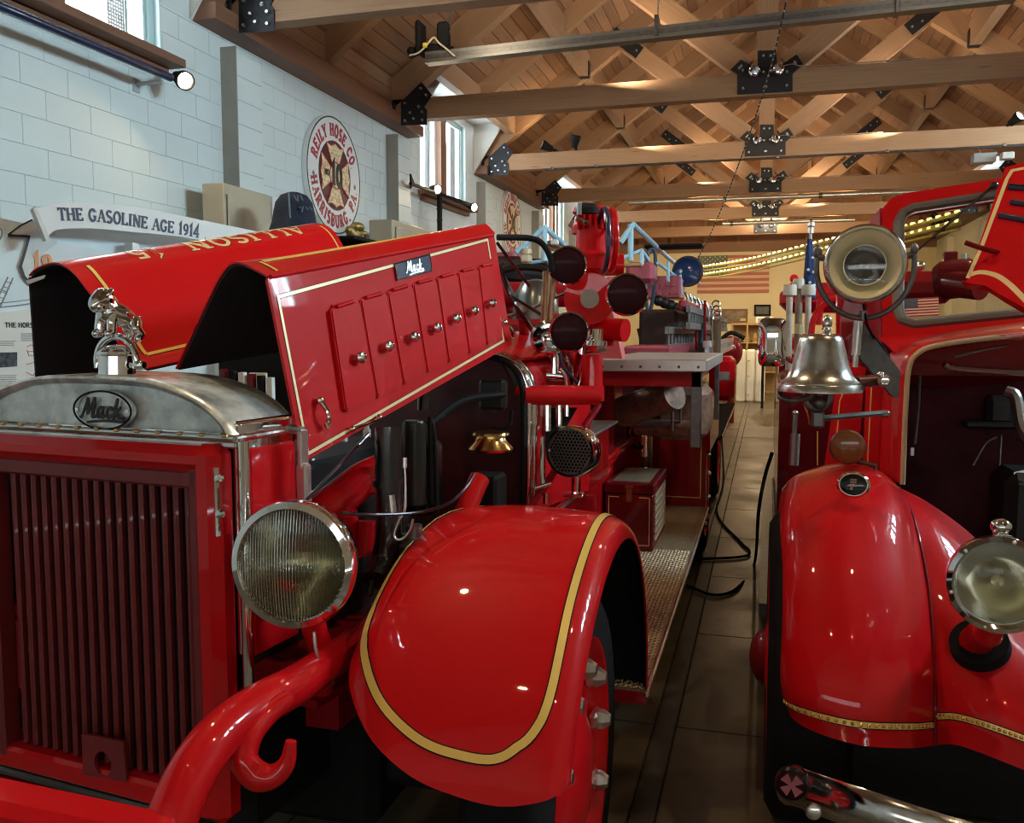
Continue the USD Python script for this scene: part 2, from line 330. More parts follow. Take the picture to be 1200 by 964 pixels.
def wood(name, dark, light, rough=.6, board=True):
    """Grain along the uv's first axis; each board (uv block) gets its own tone."""
    n = {'uv': ('uvmap', {'attribute': 'st'}), 'map': ('mapping', {'scale': (1.6, 34., 1.)}), 'n': ('noise_texture', {'scale': 1., 'detail': 6., 'roughness': .62, 'distortion': .7}),
         'sx': ('separate_xyz', {}), 'dv': ('math', {'math_type': 'divide', 'value2': 50.}), 'fl': ('math', {'math_type': 'floor'}), 'wn': ('white_noise_texture', {'dimensions': '1D'}),
         'tone': ('math', {'math_type': 'multiply_add', 'value2': .36, 'value3': .09}), 'sum': ('math', {'math_type': 'multiply_add', 'value2': .62}),
         'r': ('rgb_ramp', {'ramp': [(.15, dark), (.85, light)]}), 'p': ('principled_bsdf', {'roughness': rough}),
         'kn': ('mapping', {'scale': (1.1, 7., 1.)}), 'vo': ('voronoi_texture', {'scale': 1.}), 'km': ('map_range', dict(from_min=.03, from_max=.10, to_min=.45, to_max=1., clamp=True)),
         'mx': ('mix', {'mix_type': 'multiply', 'fac': 1.}), 'b': ('bump', {'strength': .15, 'distance': .003})}
    l = [('uv.UV', 'map.vector'), ('map.vector', 'n.vector'), ('uv.UV', 'sx.vector'), ('sx.x', 'dv.value1'), ('dv.value', 'fl.value1'), ('fl.value', 'wn.w'), ('wn.value', 'tone.value1'),
         ('n.fac', 'sum.value1'), ('tone.value', 'sum.value3'), ('sum.value', 'r.fac'), ('uv.UV', 'kn.vector'), ('kn.vector', 'vo.vector'), ('vo.distance', 'km.value'),
         ('r.color', 'mx.color1'), ('km.result', 'mx.color2'), ('mx.color', 'p.base_color'), ('n.fac', 'b.height'), ('b.normal', 'p.normal')]
    return material(name, n, l)
RED = pm('red_paint', (.56, .0045, .008), .45, 0, .75, var=.06, scale=3, spec=.08)
RED_B = pm('dull_red_paint', (.30, .006, .012), .5, 0, .4, var=.12, scale=6, spec=.1)
GRILLE_RED = pm('grille_red', (.16, .012, .014), .5, 0, .2, var=.15, scale=30)
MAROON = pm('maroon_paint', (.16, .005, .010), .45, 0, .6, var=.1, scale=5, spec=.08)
CHROME = pm('chrome', (.82, .83, .84), .06, 1.0)
OLD_CHROME = pm('worn_chrome', (.70, .70, .68), .16, 1.0, var=.25, scale=14, rvar=.10)
STEEL = pm('brushed_steel', (.62, .62, .60), .32, 1.0, var=.08, scale=30)
DARK_STEEL = pm('dark_metal', (.16, .155, .15), .42, .9, var=.2, scale=25)
BRASS = pm('brass', (.72, .50, .20), .2, 1.0)
COPPER = pm('copper_nickel', (.75, .45, .33), .16, 1.0)
GOLD = pm('gold_leaf', (.88, .60, .15), .34, .15, .4)
GOLD_LT = pm('pale_gold', (.86, .66, .34), .35, .1, .5)
BLACK = pm('black_paint', (.009, .009, .010), .7, spec=.2, var=.2, scale=15)
GLOSS_BLACK = pm('gloss_black', (.01, .01, .012), .18, 0, .6)
HOOD_IN = pm('hood_inner_black', (.018, .016, .022), .62, var=.3, scale=9)
RUBBER = pm('rubber', (.010, .010, .011), .9, spec=.15, var=.2, scale=40, bump=.2)
NAVY = pm('navy_enamel', (.02, .03, .075), .25, 0, .5)
WHITE = pm('white_paint', (.80, .80, .78), .5)
PALE = pm('display_board', (.74, .75, .75), .55, var=.03, scale=3)
PALE_G = pm('display_ribbon', (.62, .62, .60), .5, var=.03, scale=4)
BEIGE = pm('beige_locker', (.50, .43, .31), .5, var=.05, scale=3)
CLOTH_NAVY = pm('navy_wool', (.012, .018, .038), .85, var=.4, scale=60, bump=.5)
INK = pm('navy_ink', (.035, .045, .10), .5)
INK_B = pm('black_ink', (.02, .02, .022), .5)
INK_G = pm('grey_print', (.22, .22, .23), .6, var=.5, scale=160)
ORANGE = pm('orange_print', (.75, .30, .12), .5)
SEAL_RED = pm('sign_red', (.42, .03, .045), .45)
SEAL_MAROON = pm('sign_maroon', (.10, .008, .018), .4)
BLUE_RAIL = pm('pale_blue_enamel', (.36, .62, .78), .35, 0, .3)
ALUM = pm('aluminium', (.66, .66, .64), .38, .9, var=.06, scale=30)
LENS_RED = pm('dark_red_lens', (.030, .002, .006), .5, 0, .06, spec=.15)
AMBER = pm('amber_lens', (.22, .075, .018), .22, 0, .6)
WOOD_PLANK = wood('ceiling_boards', (.115, .050, .024), (.36, .185, .090), .6)
WOOD_BEAM = wood('timber', (.17, .085, .042), (.40, .225, .115), .6)
WOOD_TRIM = wood('wood_trim', (.13, .055, .030), (.25, .115, .060), .55)
GLASS_HL = material('headlamp_glass', {'p': ('principled_bsdf', {'base_color': (.93, .95, .90), 'roughness': .08, 'transmission_weight': 1., 'ior': 1.3})}, [])
def pane(name, tint=(1, 1, 1), rough=.0):
    return material(name, {'t': ('transparent_bsdf', {'color': tint}), 'g': ('glossy_bsdf', {'color': (1, 1, 1), 'roughness': rough}), 'w': ('layer_weight', {'blend': .5}), 'q': ('math', {'math_type': 'power', 'value2': 4.}), 'f': ('math', {'math_type': 'multiply_add', 'value2': .6, 'value3': .035}), 'm': ('mix_closure', {})},
                    [('w.facing', 'q.value1'), ('q.value', 'f.value1'), ('f.value', 'm.fac'), ('t.BSDF', 'm.closure1'), ('g.BSDF', 'm.closure2')], surface='m.closure')
PANE = pane('window_pane'); TINTED = pane('tinted_pane', (.22, .24, .26)); SHIELD = pane('windscreen_glass', (.80, .80, .74))
def lamp_mat(name, col, e): return pm(name, (.8, .8, .8), .4, emit=col, es=e)
LAMP = lamp_mat('lit_lamp', (1.0, .80, .50), 18.)
BULB = lamp_mat('fairy_bulb', (1.0, .88, .30), 1.7)
def wall_paint(name, col, warm=None):
    return material(name, {'c': ('texture_coordinate', {}), 'n': ('noise_texture', {'scale': 130., 'detail': 4., 'roughness': .7}), 'n2': ('noise_texture', {'scale': 1.1, 'detail': 3.}),
        'r': ('rgb_ramp', {'ramp': [(.3, tuple(A(col)*.93)), (.7, col)]}), 'b': ('bump', {'strength': .55, 'distance': .004}), 'p': ('principled_bsdf', {'roughness': .55})},
        [('c.object', 'n.vector'), ('c.object', 'n2.vector'), ('n2.fac', 'r.fac'), ('r.color', 'p.base_color'), ('n.fac', 'b.height'), ('b.normal', 'p.normal')])
BLOCK = wall_paint('painted_block', (.70, .78, .78)); MORTAR = wall_paint('painted_joint', (.66, .73, .73))
WARM_WALL = wall_paint('warm_lit_wall', (.70, .58, .34)); BEIGE_WALL = wall_paint('beige_block', (.66, .60, .48))  # the far wall's yellow holds the warm lamplight in its colour
SPOT_DISH = pm('spot_dish', (.92, .80, .46), .36, .15)
SHELL = pm('worn_shell', (.64, .68, .68), .30, .6, var=.35, scale=11, rvar=.12)
SLAB = material('floor_concrete', {'c': ('texture_coordinate', {}), 'n': ('noise_texture', {'scale': 1.7, 'detail': 7., 'roughness': .6}), 'r': ('rgb_ramp', {'ramp': [(.3, (.085, .065, .040)), (.7, (.165, .128, .080))]}),
        'n2': ('noise_texture', {'scale': 60., 'detail': 3.}), 'b': ('bump', {'strength': .12, 'distance': .003}), 'm': ('map_range', dict(from_min=.3, from_max=.7, to_min=.28, to_max=.5, clamp=True)), 'p': ('principled_bsdf', {})},
        [('c.object', 'n.vector'), ('n.fac', 'r.fac'), ('r.color', 'p.base_color'), ('c.object', 'n2.vector'), ('n2.fac', 'b.height'), ('b.normal', 'p.normal'), ('n.fac', 'm.value'), ('m.result', 'p.roughness')])
MESH_SCREEN = material('perforated_screen', {'c': ('texture_coordinate', {}), 'mp': ('mapping', {'scale': (1., 38., 38.)}), 'v': ('voronoi_texture', {'scale': 1., 'randomness': 0.}), 'l': ('math', {'math_type': 'less_than', 'value2': .42}),
        't': ('transparent_bsdf', {}), 'p': ('principled_bsdf', {'base_color': (.35, .34, .33), 'roughness': .5}), 'm': ('mix_closure', {})},
        [('c.object', 'mp.vector'), ('mp.vector', 'v.vector'), ('v.distance', 'l.value1'), ('l.value', 'm.fac'), ('p.BSDF', 'm.closure1'), ('t.BSDF', 'm.closure2')], surface='m.closure')

# ================================================================ THE SETTING
XL, XR, Y0, Y1 = -4.57, 4.45, -3.4, 27.0
ZT = 4.25                                   # underside of the tie beams
SL = .714                                   # roof slope
XC = (XL+XR)/2
def zdeck(x): return 4.69+SL*(4.51-abs(x-XC))
TRY = [3.45, 6.97, 10.47, 14.05, 17.60, 21.15, 24.65]
def visible(p, m=40):
    q = proj(p); return q[2] > .3 and -m < q[0] < IW+m and -m < q[1] < IH+m

fl = ob('floor', bx([XL-.3, Y0, -.20], [XR+.3, Y1+.3, -.012]), pm('floor_joint', (.03, .026, .02), .8), kind='structure')
xs = [XL, -3.92, -2.72, -1.52, -.415, -.325, .86, 2.06, 3.26, XR]
yseams = [Y0]+[.0+1.22*k+.02 for k in range(-2, 22)]+[Y1]
STRIP = pm('floor_strip', (.075, .065, .052), .5, var=.2, scale=8)
for i in range(len(xs)-1):
    for j in range(len(yseams)-1):
        if i == 4: continue
        dz = rng.uniform(-.0012, .0012)
        ob('slab', bx([xs[i]+.005, yseams[j]+.005, -.012], [xs[i+1]-.005, yseams[j+1]-.005, dz]), SLAB, fl, smooth=False)
ob('trench_cover', bx([-.41, Y0, -.012], [-.33, 7.4, -.001]), STRIP, fl, label='dark metal trench strip set in the floor', smooth=False)
ob('floor_band', bx([-.41, 7.4, -.012], [-.33, Y1, -.001]), SLAB, fl, smooth=False)

def block_wall(wall, X, side, windows, zmax, ymax, parts):
    """Painted concrete blocks in running bond, joints recessed, gaps left for the windows."""
    items = []; c, L = .190, .4064
    for r in range(int(zmax/c)+1):
        z0, z1 = r*c, min((r+1)*c, zmax)
        if z1-z0 < .02: continue
        y = Y0+(0 if r % 2 else -L/2)
        while y < ymax:
            segs = [(max(y, Y0), min(y+L, ymax))]
            for (a, b, lo, hi) in windows:
                if z1 > lo+.02 and z0 < hi-.02:
                    out = []
                    for s in segs:
                        if s[1] <= a or s[0] >= b: out.append(s)
                        else:
                            if s[0] < a: out.append((s[0], a))
                            if s[1] > b: out.append((b, s[1]))
                    segs = out
            for s in segs:
                if s[1]-s[0] > .03:
                    lo, hi = z0, z1
                    items.append((s[0], s[1], lo, hi))
            y += L
    def mk(it):
        t = rng.uniform(-.0006, .0006); g = .0012
        p0, p1 = [X-side*.02, it[0]+g, it[2]+g], [X+t, it[1]-g, it[3]-g]
        c_ = (A(p0)+A(p1))/2; s_ = np.abs(A(p1)-A(p0)); return rb(c_, s_, .0025)
    items.sort(key=lambda it: (not visible([X, (it[0]+it[1])/2, (it[2]+it[3])/2], 10), it[0]+.2*abs(it[2]-3)))
    if parts:
        for it in items[:285]: ob('block', mk(it), BLOCK, wall, smooth=False)
        rest = items[285:]
        ob('blockwork', cat(*[bx([X-side*.02, a+.0035, lo+.0035], [X, b-.0035, hi-.0035]) for a, b, lo, hi in rest]), BLOCK, wall, kind='stuff', smooth=False)
    else:
        ob('blockwork', cat(*[bx([X-side*.02, a+.0035, lo+.0035], [X, b-.0035, hi-.0035]) for a, b, lo, hi in items]), BEIGE_WALL, wall, kind='stuff', smooth=False)
WIN = [(4.02, 6.12, 3.76, 4.84), (11.55, 13.45, 3.60, 4.84), (18.55, 20.55, 3.60, 4.84)]
ZW = 4.20
def wall_shell(X, side, wins):
    """The wall body with window openings, up to the plate, and up the dormers beside the windows."""
    x0, x1 = X-side*.007-side*.27, X-side*.007
    ms = []; ys = [Y0]
    for a, b, lo, hi in wins:
        ms += [bx([x0, ys[-1], 0], [x1, a, ZW]), bx([x0, a, 0], [x1, b, lo]), bx([x0, a, hi], [x1, b, 4.96])]
        ms += [bx([x0, a-.45, ZW], [x1, a, 4.96]), bx([x0, b, ZW], [x1, b+.45, 4.96])]
        ys.append(b)
    ms.append(bx([x0, ys[-1], 0], [x1, Y1+.3, ZW])); return cat(*ms)
wl = ob('wall_left', wall_shell(XL, 1, WIN), MORTAR, kind='structure', smooth=False)
block_wall(wl, XL, 1, WIN, ZW, Y1, True)
wr = ob('wall_right', wall_shell(XR, -1, WIN), BEIGE_WALL, kind='structure', smooth=False)
block_wall(wr, XR, -1, WIN, ZW, Y1, False)
wf = ob('wall_far', bx([XL-.3, Y1, 0], [XR+.3, Y1+.25, 4.28]), WARM_WALL, kind='structure', smooth=False)
ob('wall_band', bx([XL, Y1-.03, 4.02], [XR, Y1, 4.28]), wood('band_wood', (.16, .07, .03), (.30, .15, .07)), wf)
gable = Polygon([(XL-.3, 4.28), (XR+.3, 4.28), (XR+.3, 4.6), (XC, 8.4), (XL-.3, 4.6)])
wg = ob('wall_gable', prism(gable, [0, Y1+.2, 0], [1, 0, 0], [0, 0, 1], .1), pm('gable_wood', (.30, .13, .05), .6, var=.2, scale=5), kind='structure', smooth=False)
for k in range(9):
    x = XL+.9+k*.95; ob('stud', beam([x, Y1+.05, 4.28], [x, Y1+.05, zdeck(x)-.02], .1, .14, (0, 1, 0)), WOOD_BEAM, wg)
# the wall behind the camera, with a closed bay door added to curb the daylight
wb = ob('wall_near', cat(bx([XL-.3, Y0-.25, 0], [-3.0, Y0, 4.28]), bx([3.8, Y0-.25, 0], [XR+.3, Y0, 4.28]), bx([-3.0, Y0-.25, 3.6], [3.8, Y0, 4.28]), prism(gable, [0, Y0-.05, 0], [1, 0, 0], [0, 0, 1], .1)), BLOCK, kind='structure', smooth=False)

dr = ob('added_door_3', cat(bx([-3.0, Y0-.12, 0], [3.8, Y0-.07, 1.8]), bx([-3.0, Y0-.12, 2.5], [3.8, Y0-.07, 3.6]), *[bx([x-.04, Y0-.12, 1.8], [x+.04, Y0-.07, 2.5]) for x in np.linspace(-3.0, 3.8, 8)]), pm('bay_door_tan', (.46, .40, .30), .6), kind='structure', smooth=False)  # unseen door added to curb the daylight, tan for warm reflections
ob('added_door_glass', bx([-3.0, Y0-.10, 1.8], [3.8, Y0-.095, 2.5]), TINTED, dr, smooth=False)  # added window strip, tinted to dim the sky
# pilasters under every truss
PIL_SHADE = pm('pilaster_shade_strip', (.34, .32, .28), .6, var=.08, scale=4)  # darker strip for camera-facing sides, their shade put into the colour
for y in TRY:
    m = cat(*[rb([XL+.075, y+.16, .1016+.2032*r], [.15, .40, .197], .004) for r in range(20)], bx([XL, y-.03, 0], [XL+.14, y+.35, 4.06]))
    pl_ = ob('wall_pilaster', m, BLOCK, kind='structure', smooth=False); ob('pilaster_shade_strip', bx([XL, y-.052, 0], [XL+.155, y-.042, 4.10]), PIL_SHADE, pl_, smooth=False)
    ob('wall_pilaster', cat(bx([XR-.15, y-.04, 0], [XR, y+.36, 4.06])), BEIGE_WALL, kind='structure', smooth=False)

# timber plate along the wall tops, broken at the dormers
def wall_plate(X, side, nm):
    ys = [Y0]+[v for w in WIN for v in (w[0]-.42, w[1]+.42)]+[Y1]
    tr = [beam([X+side*.09, ys[i], 4.265], [X+side*.09, ys[i+1], 4.265], .26, .13) for i in range(0, len(ys), 2)]
    up = [beam([X+side*.05, ys[i], 4.405+.145*j], [X+side*.05, ys[i+1], 4.405+.145*j], .10, .14) for j in range(3) for i in range(0, len(ys), 2)]
    W = ob(nm, uvcat(tr), WOOD_TRIM, kind='structure')
    for m in up: ob('frieze_board', m, WOOD_PLANK, W)
wall_plate(XL, 1, 'trim_1'); wall_plate(XR, -1, 'trim_2')

# windows, each in its dormer
SKYW = pm('window_frame_metal', (.46, .60, .60), .4, .3)
def frame_beam(X, s, m, lo, hi): return beam([X-s*.05, m, lo], [X-s*.05, m, hi], .22, .12, (1, 0, 0))
def window(n, X, s, w):
    a, b, lo, hi = w
    W = ob(f'window_{n}', cat(*[frame_box([X-s*.10, y, (lo+hi)/2], [1, 0, 0], [0, 1, 0], [0, 0, 1], [.10, .07, hi-lo], .008) for y in (a+.035, b-.035)], frame_box([X-s*.10, (a+b)/2, hi-.035], [1, 0, 0], [0, 1, 0], [0, 0, 1], [.10, b-a, .07], .008), frame_box([X-s*.10, (a+b)/2, lo+.03], [1, 0, 0], [0, 1, 0], [0, 0, 1], [.10, b-a, .06], .008)), SKYW, kind='structure')
    m = (a+b)/2-.05
    ob('mullion', frame_beam(X, s, m, lo, hi), WOOD_TRIM, W)
    for (p, q) in ((a+.07, m-.13), (m+.13, b-.07)):
        ob('pane', bx([X-s*.105, p, lo+.06], [X-s*.099, q, hi-.07]), PANE, W, smooth=False)
        for y in (p+.02, q-.02, q-.22): ob('glazing_bar', rb([X-s*.085, y, (lo+hi)/2], [.035, .03, hi-lo-.1], .006), SKYW, W)
        ob('perforated_screen', bx([X-s*.075, q-.42, lo+.06], [X-s*.072, q-.24, hi-.08]), MESH_SCREEN, W, smooth=False)
    ob('window_sill', uvcat([beam([X+s*.06, a-.10, lo-.035], [X+s*.06, b+.02, lo-.035], .30, .06), beam([X+s*.02, a-.02, lo-.11], [X+s*.02, b+.0, lo-.09], .10, .06)]), WOOD_TRIM, W)
    ob('jamb', cat(bx([X-s*.28, b-.001, lo], [X, b+.02, hi]), bx([X-s*.28, a-.02, lo], [X, a+.001, hi])), pm('pale_jamb', (.62, .78, .82), .5) if n == 1 else stage.GetPrimAtPath('/World/Looks/pale_jamb') and UsdShade.Material.Get(stage, '/World/Looks/pale_jamb'), W, smooth=False)
for k, w in enumerate(WIN):
    window(k+1, XL, 1, w); window(k+4, XR, -1, w)

# ---- the boarded ceiling, both slopes, opened over the dormers
ce_l = ob('ceiling', cat(prism(Polygon([(Y0, 0), (Y1+.3, 0), (Y1+.3, .08), (Y0, .08)]), [XC, 0, zdeck(XC)+.17], [0, 1, 0], [0, 0, 1], .05)), BLACK, kind='structure', smooth=False)
ez = {1: unit([1, 0, SL]), -1: unit([-1, 0, SL])}
SLEN = 4.51*math.sqrt(1+SL*SL); BW = .152
DORM_U = (.52)*math.sqrt(1+SL*SL)         # the dormers cut the slope this far up
boards = []
for s in (1, -1):
    o = A([XL if s == 1 else XR, 0, 4.69]); e = ez[s]; nrm = A([-s*SL, 0, 1])/math.sqrt(1+SL*SL)
    for k in range(int(SLEN/BW)+1):
        u0 = k*BW; u1 = min(u0+BW, SLEN+.01)
        y = Y0-rng.uniform(0, 2)
        while y < Y1+.2:
            L = rng.uniform(2.2, 4.4); seg = [(max(y, Y0-.05), min(y+L, Y1+.3))]; y += L
            if u0 < DORM_U:
                for a, b, lo, hi in WIN:
                    out = []
                    for q in seg:
                        if q[1] <= a-.42 or q[0] >= b+.42: out.append(q)
                        else:
                            if q[0] < a-.42: out.append((q[0], a-.42))
                            if q[1] > b+.42: out.append((b+.42, q[1]))
                    seg = out
            for q in seg:
                if q[1]-q[0] > .05: boards.append((s, u0, u1, q[0], q[1]))
def board_mesh(it):
    s, u0, u1, a, b = it; o = A([XL if s == 1 else XR, 0, 4.69]); e = ez[s]; nrm = A([-s*SL, 0, 1])/math.sqrt(1+SL*SL)
    c = o+e*(u0+u1)/2+nrm*(.02+rng.uniform(-.0015, .0015))
    return beam(c+[0, a+.002, 0], c+[0, b-.002, 0], u1-u0-.007, .04, nrm)
def bkey(it):
    s, u0, u1, a, b = it; c = A([XL if s == 1 else XR, 0, 4.69])+ez[s]*u0
    vis = any(visible(c+[0, y, 0], 20) for y in np.linspace(a, b, 5)); return (not vis, a)
boards.sort(key=bkey)
for it in boards[:290]: ob('board', board_mesh(it), WOOD_PLANK, ce_l)
ob('boarding', uvcat([board_mesh(it) for it in boards[290:]]), WOOD_PLANK, ce_l, kind='stuff')
ROOFTOP = pm('roof_underlay', (.03, .025, .02), .9)
def roof_skin(s):
    o = A([XL if s == 1 else XR, 0, 4.69]); e = ez[s]; nrm = A([-s*SL, 0, 1])/math.sqrt(1+SL*SL); ms = []
    ys = [Y0-.1]+[v for w in WIN for v in (w[0]-.42, w[1]+.42)]+[Y1+.4]
    for i in range(len(ys)-1):
        u0 = -.45 if i % 2 == 0 else DORM_U
        c = o+e*(u0+SLEN+.1)/2+nrm*.06
        ms.append(frame_box(c+[0, (ys[i]+ys[i+1])/2, 0], e, [0, 1, 0], np.cross(e, [0, 1, 0]), [SLEN+.1-u0, ys[i+1]-ys[i], .03]))
    return cat(*ms)
ob('roof_underlay', cat(roof_skin(1), roof_skin(-1)), ROOFTOP, ce_l, smooth=False)
DORMW = pm('dormer_white', (.66, .66, .63), .6)
for n, (X, s) in enumerate(((XL, 1), (XR, -1))):
    for a, b, lo, hi in WIN:
        tri = Polygon([(0, 4.25), (.0, 4.60), (.56, 4.69+SL*.56+.04), (.40, 5.06), (0, 5.02), (-.02, 4.9)]) if False else Polygon([(0, 4.20), (.62, 4.69+SL*.62), (.50, 5.10), (0, 5.02)])
        ms = [prism(tri, [X, y, 0], [s, 0, 0], [0, 0, 1], .03) for y in (a-.42, b+.42)]
        ms.append(bx([X-s*.28, a-.45, 4.96], [X+s*.56, b+.45, 5.02]))
        ob('wall_dormer', cat(*ms), DORMW, kind='structure', smooth=False)

# ---- roof trusses
BOLT = pm('bolt_zinc', (.60, .62, .64), .35, 1.0)
PLATE = pm('black_gusset_steel', (.013, .013, .017), .5, .3, var=.2, scale=20)
def mirror_poly(pts): return [(2*XC-x, z) for x, z in reversed(pts)]
Yh = 10.47
heel_px = [(470, 147), (470, 119), (494, 96), (506, 111), (497, 125), (500, 129), (500, 146)]
HEEL = [tuple(PY(x, y, Yh-.1)[[0, 2]]) for x, y in heel_px]
hb = [(186+470-182+0, 0)]
Yc = 14.05
cpx = [(250, 565), (250, 475), (220, 455), (265, 412), (325, 445), (340, 445), (340, 375), (420, 375), (425, 440), (440, 440), (510, 395), (537, 437), (492, 480), (492, 555)]
CEN = [tuple(PY(820+x/5.07, 80+y/5.08, Yc-.1)[[0, 2]]) for x, y in cpx]
cx = sum(p[0] for p in CEN)/len(CEN); CEN = [(x-cx+XC, z-min(q[1] for q in CEN)+ZT+.015) for x, z in CEN]
BX = 2.13                                    # where the diagonals meet the top chords
def gusset(name, parent, pts, y, bolts, lab=None):
    g = ob(name, prism(Polygon(pts), [0, y, 0], [1, 0, 0], [0, 0, 1], .012), PLATE, parent, smooth=False)
    m = cat(*[cyl([x, y-.011, z], [x, y-.040, z], .017, .014, 6) for x, z in bolts])
    ob('bolts', m, BOLT, g); return g
def inset(pts, d, extra=()):
    g = Polygon(pts).buffer(-d, join_style=2); r = list(g.exterior.coords)[:-1]; r += [((a[0]+b[0])/2, (a[1]+b[1])/2) for a, b in zip(r, r[1:]+r[:1]) if math.hypot(a[0]-b[0], a[1]-b[1]) > .28]
    return [(x, z) for x, z in r]+list(extra)
ordn = ['roof truss nearest the camera, its tie beam cut by the top of the picture', 'timber truss spanning just past the first wall pilaster, heel plate at the top of the picture', 'timber truss whose long tie beam runs just above the hanging metal spot line and first big black centre plate', 'timber truss with a conduit under its pale tie beam, second black centre plate', 'timber truss with the third black centre plate down the hall', 'timber truss with the fourth, smallest clear centre plate', 'farthest timber truss just before the flag wall']
for k, y in enumerate(TRY):
    t = thing('roof_truss', ordn[k], 'roof truss', (XC, y, ZT), kind='structure')
    zc = ZT+.125
    ob('tie_beam', uvcat([beam([XL+.02, y, zc], [XC, y, zc], .17, .25), beam([XC, y, zc], [XR-.02, y, zc], .17, .25)]), WOOD_BEAM, t)
    nd = .185                                # half the vertical depth of a chord
    for s in (1, -1):
        X = XL if s == 1 else XR
        a = A([X+s*.03, y, zdeck(X+s*.03)-nd]); b = A([XC, y, zdeck(XC)-nd]); ob('top_chord', beam(a, b, .17, .30), WOOD_BEAM, t)
        x = XC-s*BX; d0 = A([XC-s*.22, y, ZT+.30]); d1 = A([x, y, zdeck(x)-.30]); ob('diagonal', beam(d0, d1, .165, .24), WOOD_BEAM, t)
        dd = unit(d1-d0); e = A([dd[0], dd[2]]); f = A([-e[1], e[0]]); c = A([d1[0], d1[2]])-e*.05
        pts = [tuple(c+e*i*.27+f*j*.095) for i, j in ((-1, -1), (1, -1), (1, 1), (-1, 1))]
        gusset('splice_plate', t, pts, y-.103, [tuple(c+e*.21), tuple(c-e*.21), tuple(c+e*.07+f*.03), tuple(c-e*.07-f*.03)])
        x2 = XC-s*3.35; 
    ob('king_post', beam([XC, y, ZT+.25], [XC, y, zdeck(XC)-.3], .17, .22, (1, 0, 0)), WOOD_BEAM, t)
    H = HEEL; hx = [p for p in H]
    cI = inset(H, .055, [(np.mean([p[0] for p in H]), np.mean([p[1] for p in H])), ((H[0][0]+H[6][0])/2, H[0][1]+.07), ((H[1][0]+H[0][0])/2+.12, (H[0][1]+H[1][1])/2)])
    gusset('heel_plate', t, H, y-.087, cI); gusset('heel_plate', t, mirror_poly(H), y-.087, [(2*XC-x, z) for x, z in cI])
    cc = inset(CEN, .06, [(XC, ZT+.08)])
    gusset('centre_plate', t, CEN, y-.087, cc)
    for s in (-1, 1):                        # small hangers bolted to the wall plate at the heel
        X = XL if s == -1 else XR
        g = ob('hanger', rb([X-s*.10, y-.093, 4.375], [.10, .014, .18], .004), PLATE, t)
        ob('bolts', cat(*[cyl([X-s*.10, y-.10, z], [X-s*.10, y-.118, z], .014, n=6) for z in (4.33, 4.42)]), BOLT, g)
    # twin lamps under the centre plate
    for s in (-1, 1):
        o = A([XC+s*.085, y-.10, ZT+.27]); ax = unit([s*.35, -1, -.35])
        lp = ob('lamp_head', lathe([(0, 0), (.035, 0), (.055, .08), (.062, .13), (.05, .135), (0, .12)], o, ax, 18), CHROME, t, label='small chrome lamp on the centre plate')
    ob('lamp_wire', tube(curve([[XC+.08, y-.1, ZT+.25], [XC+.25, y-.10, ZT+.30], [XC+.5, y-.095, ZT+.262], [XC+1.6, y-.095, ZT+.262]], 6), .006, 6), ALUM, t)
# rafters between the trusses, purlins and ridge
for k in range(len(TRY)-1):
    y = (TRY[k]+TRY[k+1])/2; nd = .15
    t = thing('rafter_pair', ['pair of plain rafters between the first two trusses', 'pair of plain rafters over the hanging metal rail', 'pair of plain rafters behind the first big centre plate', 'pair of plain rafters behind the second centre plate', 'pair of plain rafters behind the third centre plate', 'pair of plain rafters before the last truss'][k], 'rafters', (XC, y, ZT), kind='structure')
    for s in (1, -1):
        X = XL if s == 1 else XR; x0 = X+s*(.60 if k in (0, 2, 4) else .05)
        ob('rafter', beam([x0, y, zdeck(x0)-nd], [XC, y, zdeck(XC)-nd], .12, .245), WOOD_BEAM, t)
        if k in (0, 2, 4): ob('dormer_header', beam([x0, TRY[k]+.08, zdeck(x0)-.17], [x0, TRY[k+1]-.08, zdeck(x0)-.17], .12, .28), WOOD_BEAM, t)
for s in (1, -1):
    x = XC-s*2.72; z = zdeck(x)-.22
    t = thing('purlin', 'long timber purlin along the %s roof slope through all trusses' % ('left' if s == 1 else 'right'), 'purlin', (x, 10, z), kind='structure')
    for k in range(len(TRY)-1):
        p = ob('purlin_length', beam([x, TRY[k]+.09, z], [x, TRY[k+1]-.09, z], .14, .34), WOOD_BEAM, t)
        g = ob('hanger', cat(rb([x+s*.075, TRY[k+1]-.17, z-.05], [.012, .13, .22], .003), rb([x, TRY[k+1]-.17, z-.17], [.15, .13, .012], .003)), PLATE, p)
t = thing('ridge_beam', 'timber ridge beam at the peak of the ceiling', 'beam', (XC, 10, zdeck(XC)-.3), kind='structure')
ob('ridge_length', beam([XC, Y0, zdeck(XC)-.14], [XC, Y1, zdeck(XC)-.14], .16, .28), WOOD_BEAM, t)

# ================================================================ THE OPEN-HOODED FIRE ENGINE ON THE LEFT
TA = math.radians(6.9)                       # its nose is turned a little from the hall's axis
tr_, ta_ = A([math.cos(TA), -math.sin(TA), 0]), A([math.sin(TA), math.cos(TA), 0])
TO = PD(107, 510, 2.05); TO[2] = 0
def tt(u, v, z): return TO+tr_*u+ta_*v+A([0, 0, z])
def pv(x, y, v):                             # pixel -> point on the engine's cross plane at depth v behind the radiator face
    return PP(x, y, TO+ta_*v, ta_)
def uv_(p): d = A(p)-TO; return A([d@tr_, d@ta_, d[2]])
E1 = thing('fire_engine', 'red vintage fire engine with its hood sides raised and chrome radiator, left of the aisle', 'fire engine', (TO[0], 3.5, 0))
Zup = A([0, 0, 1.0])

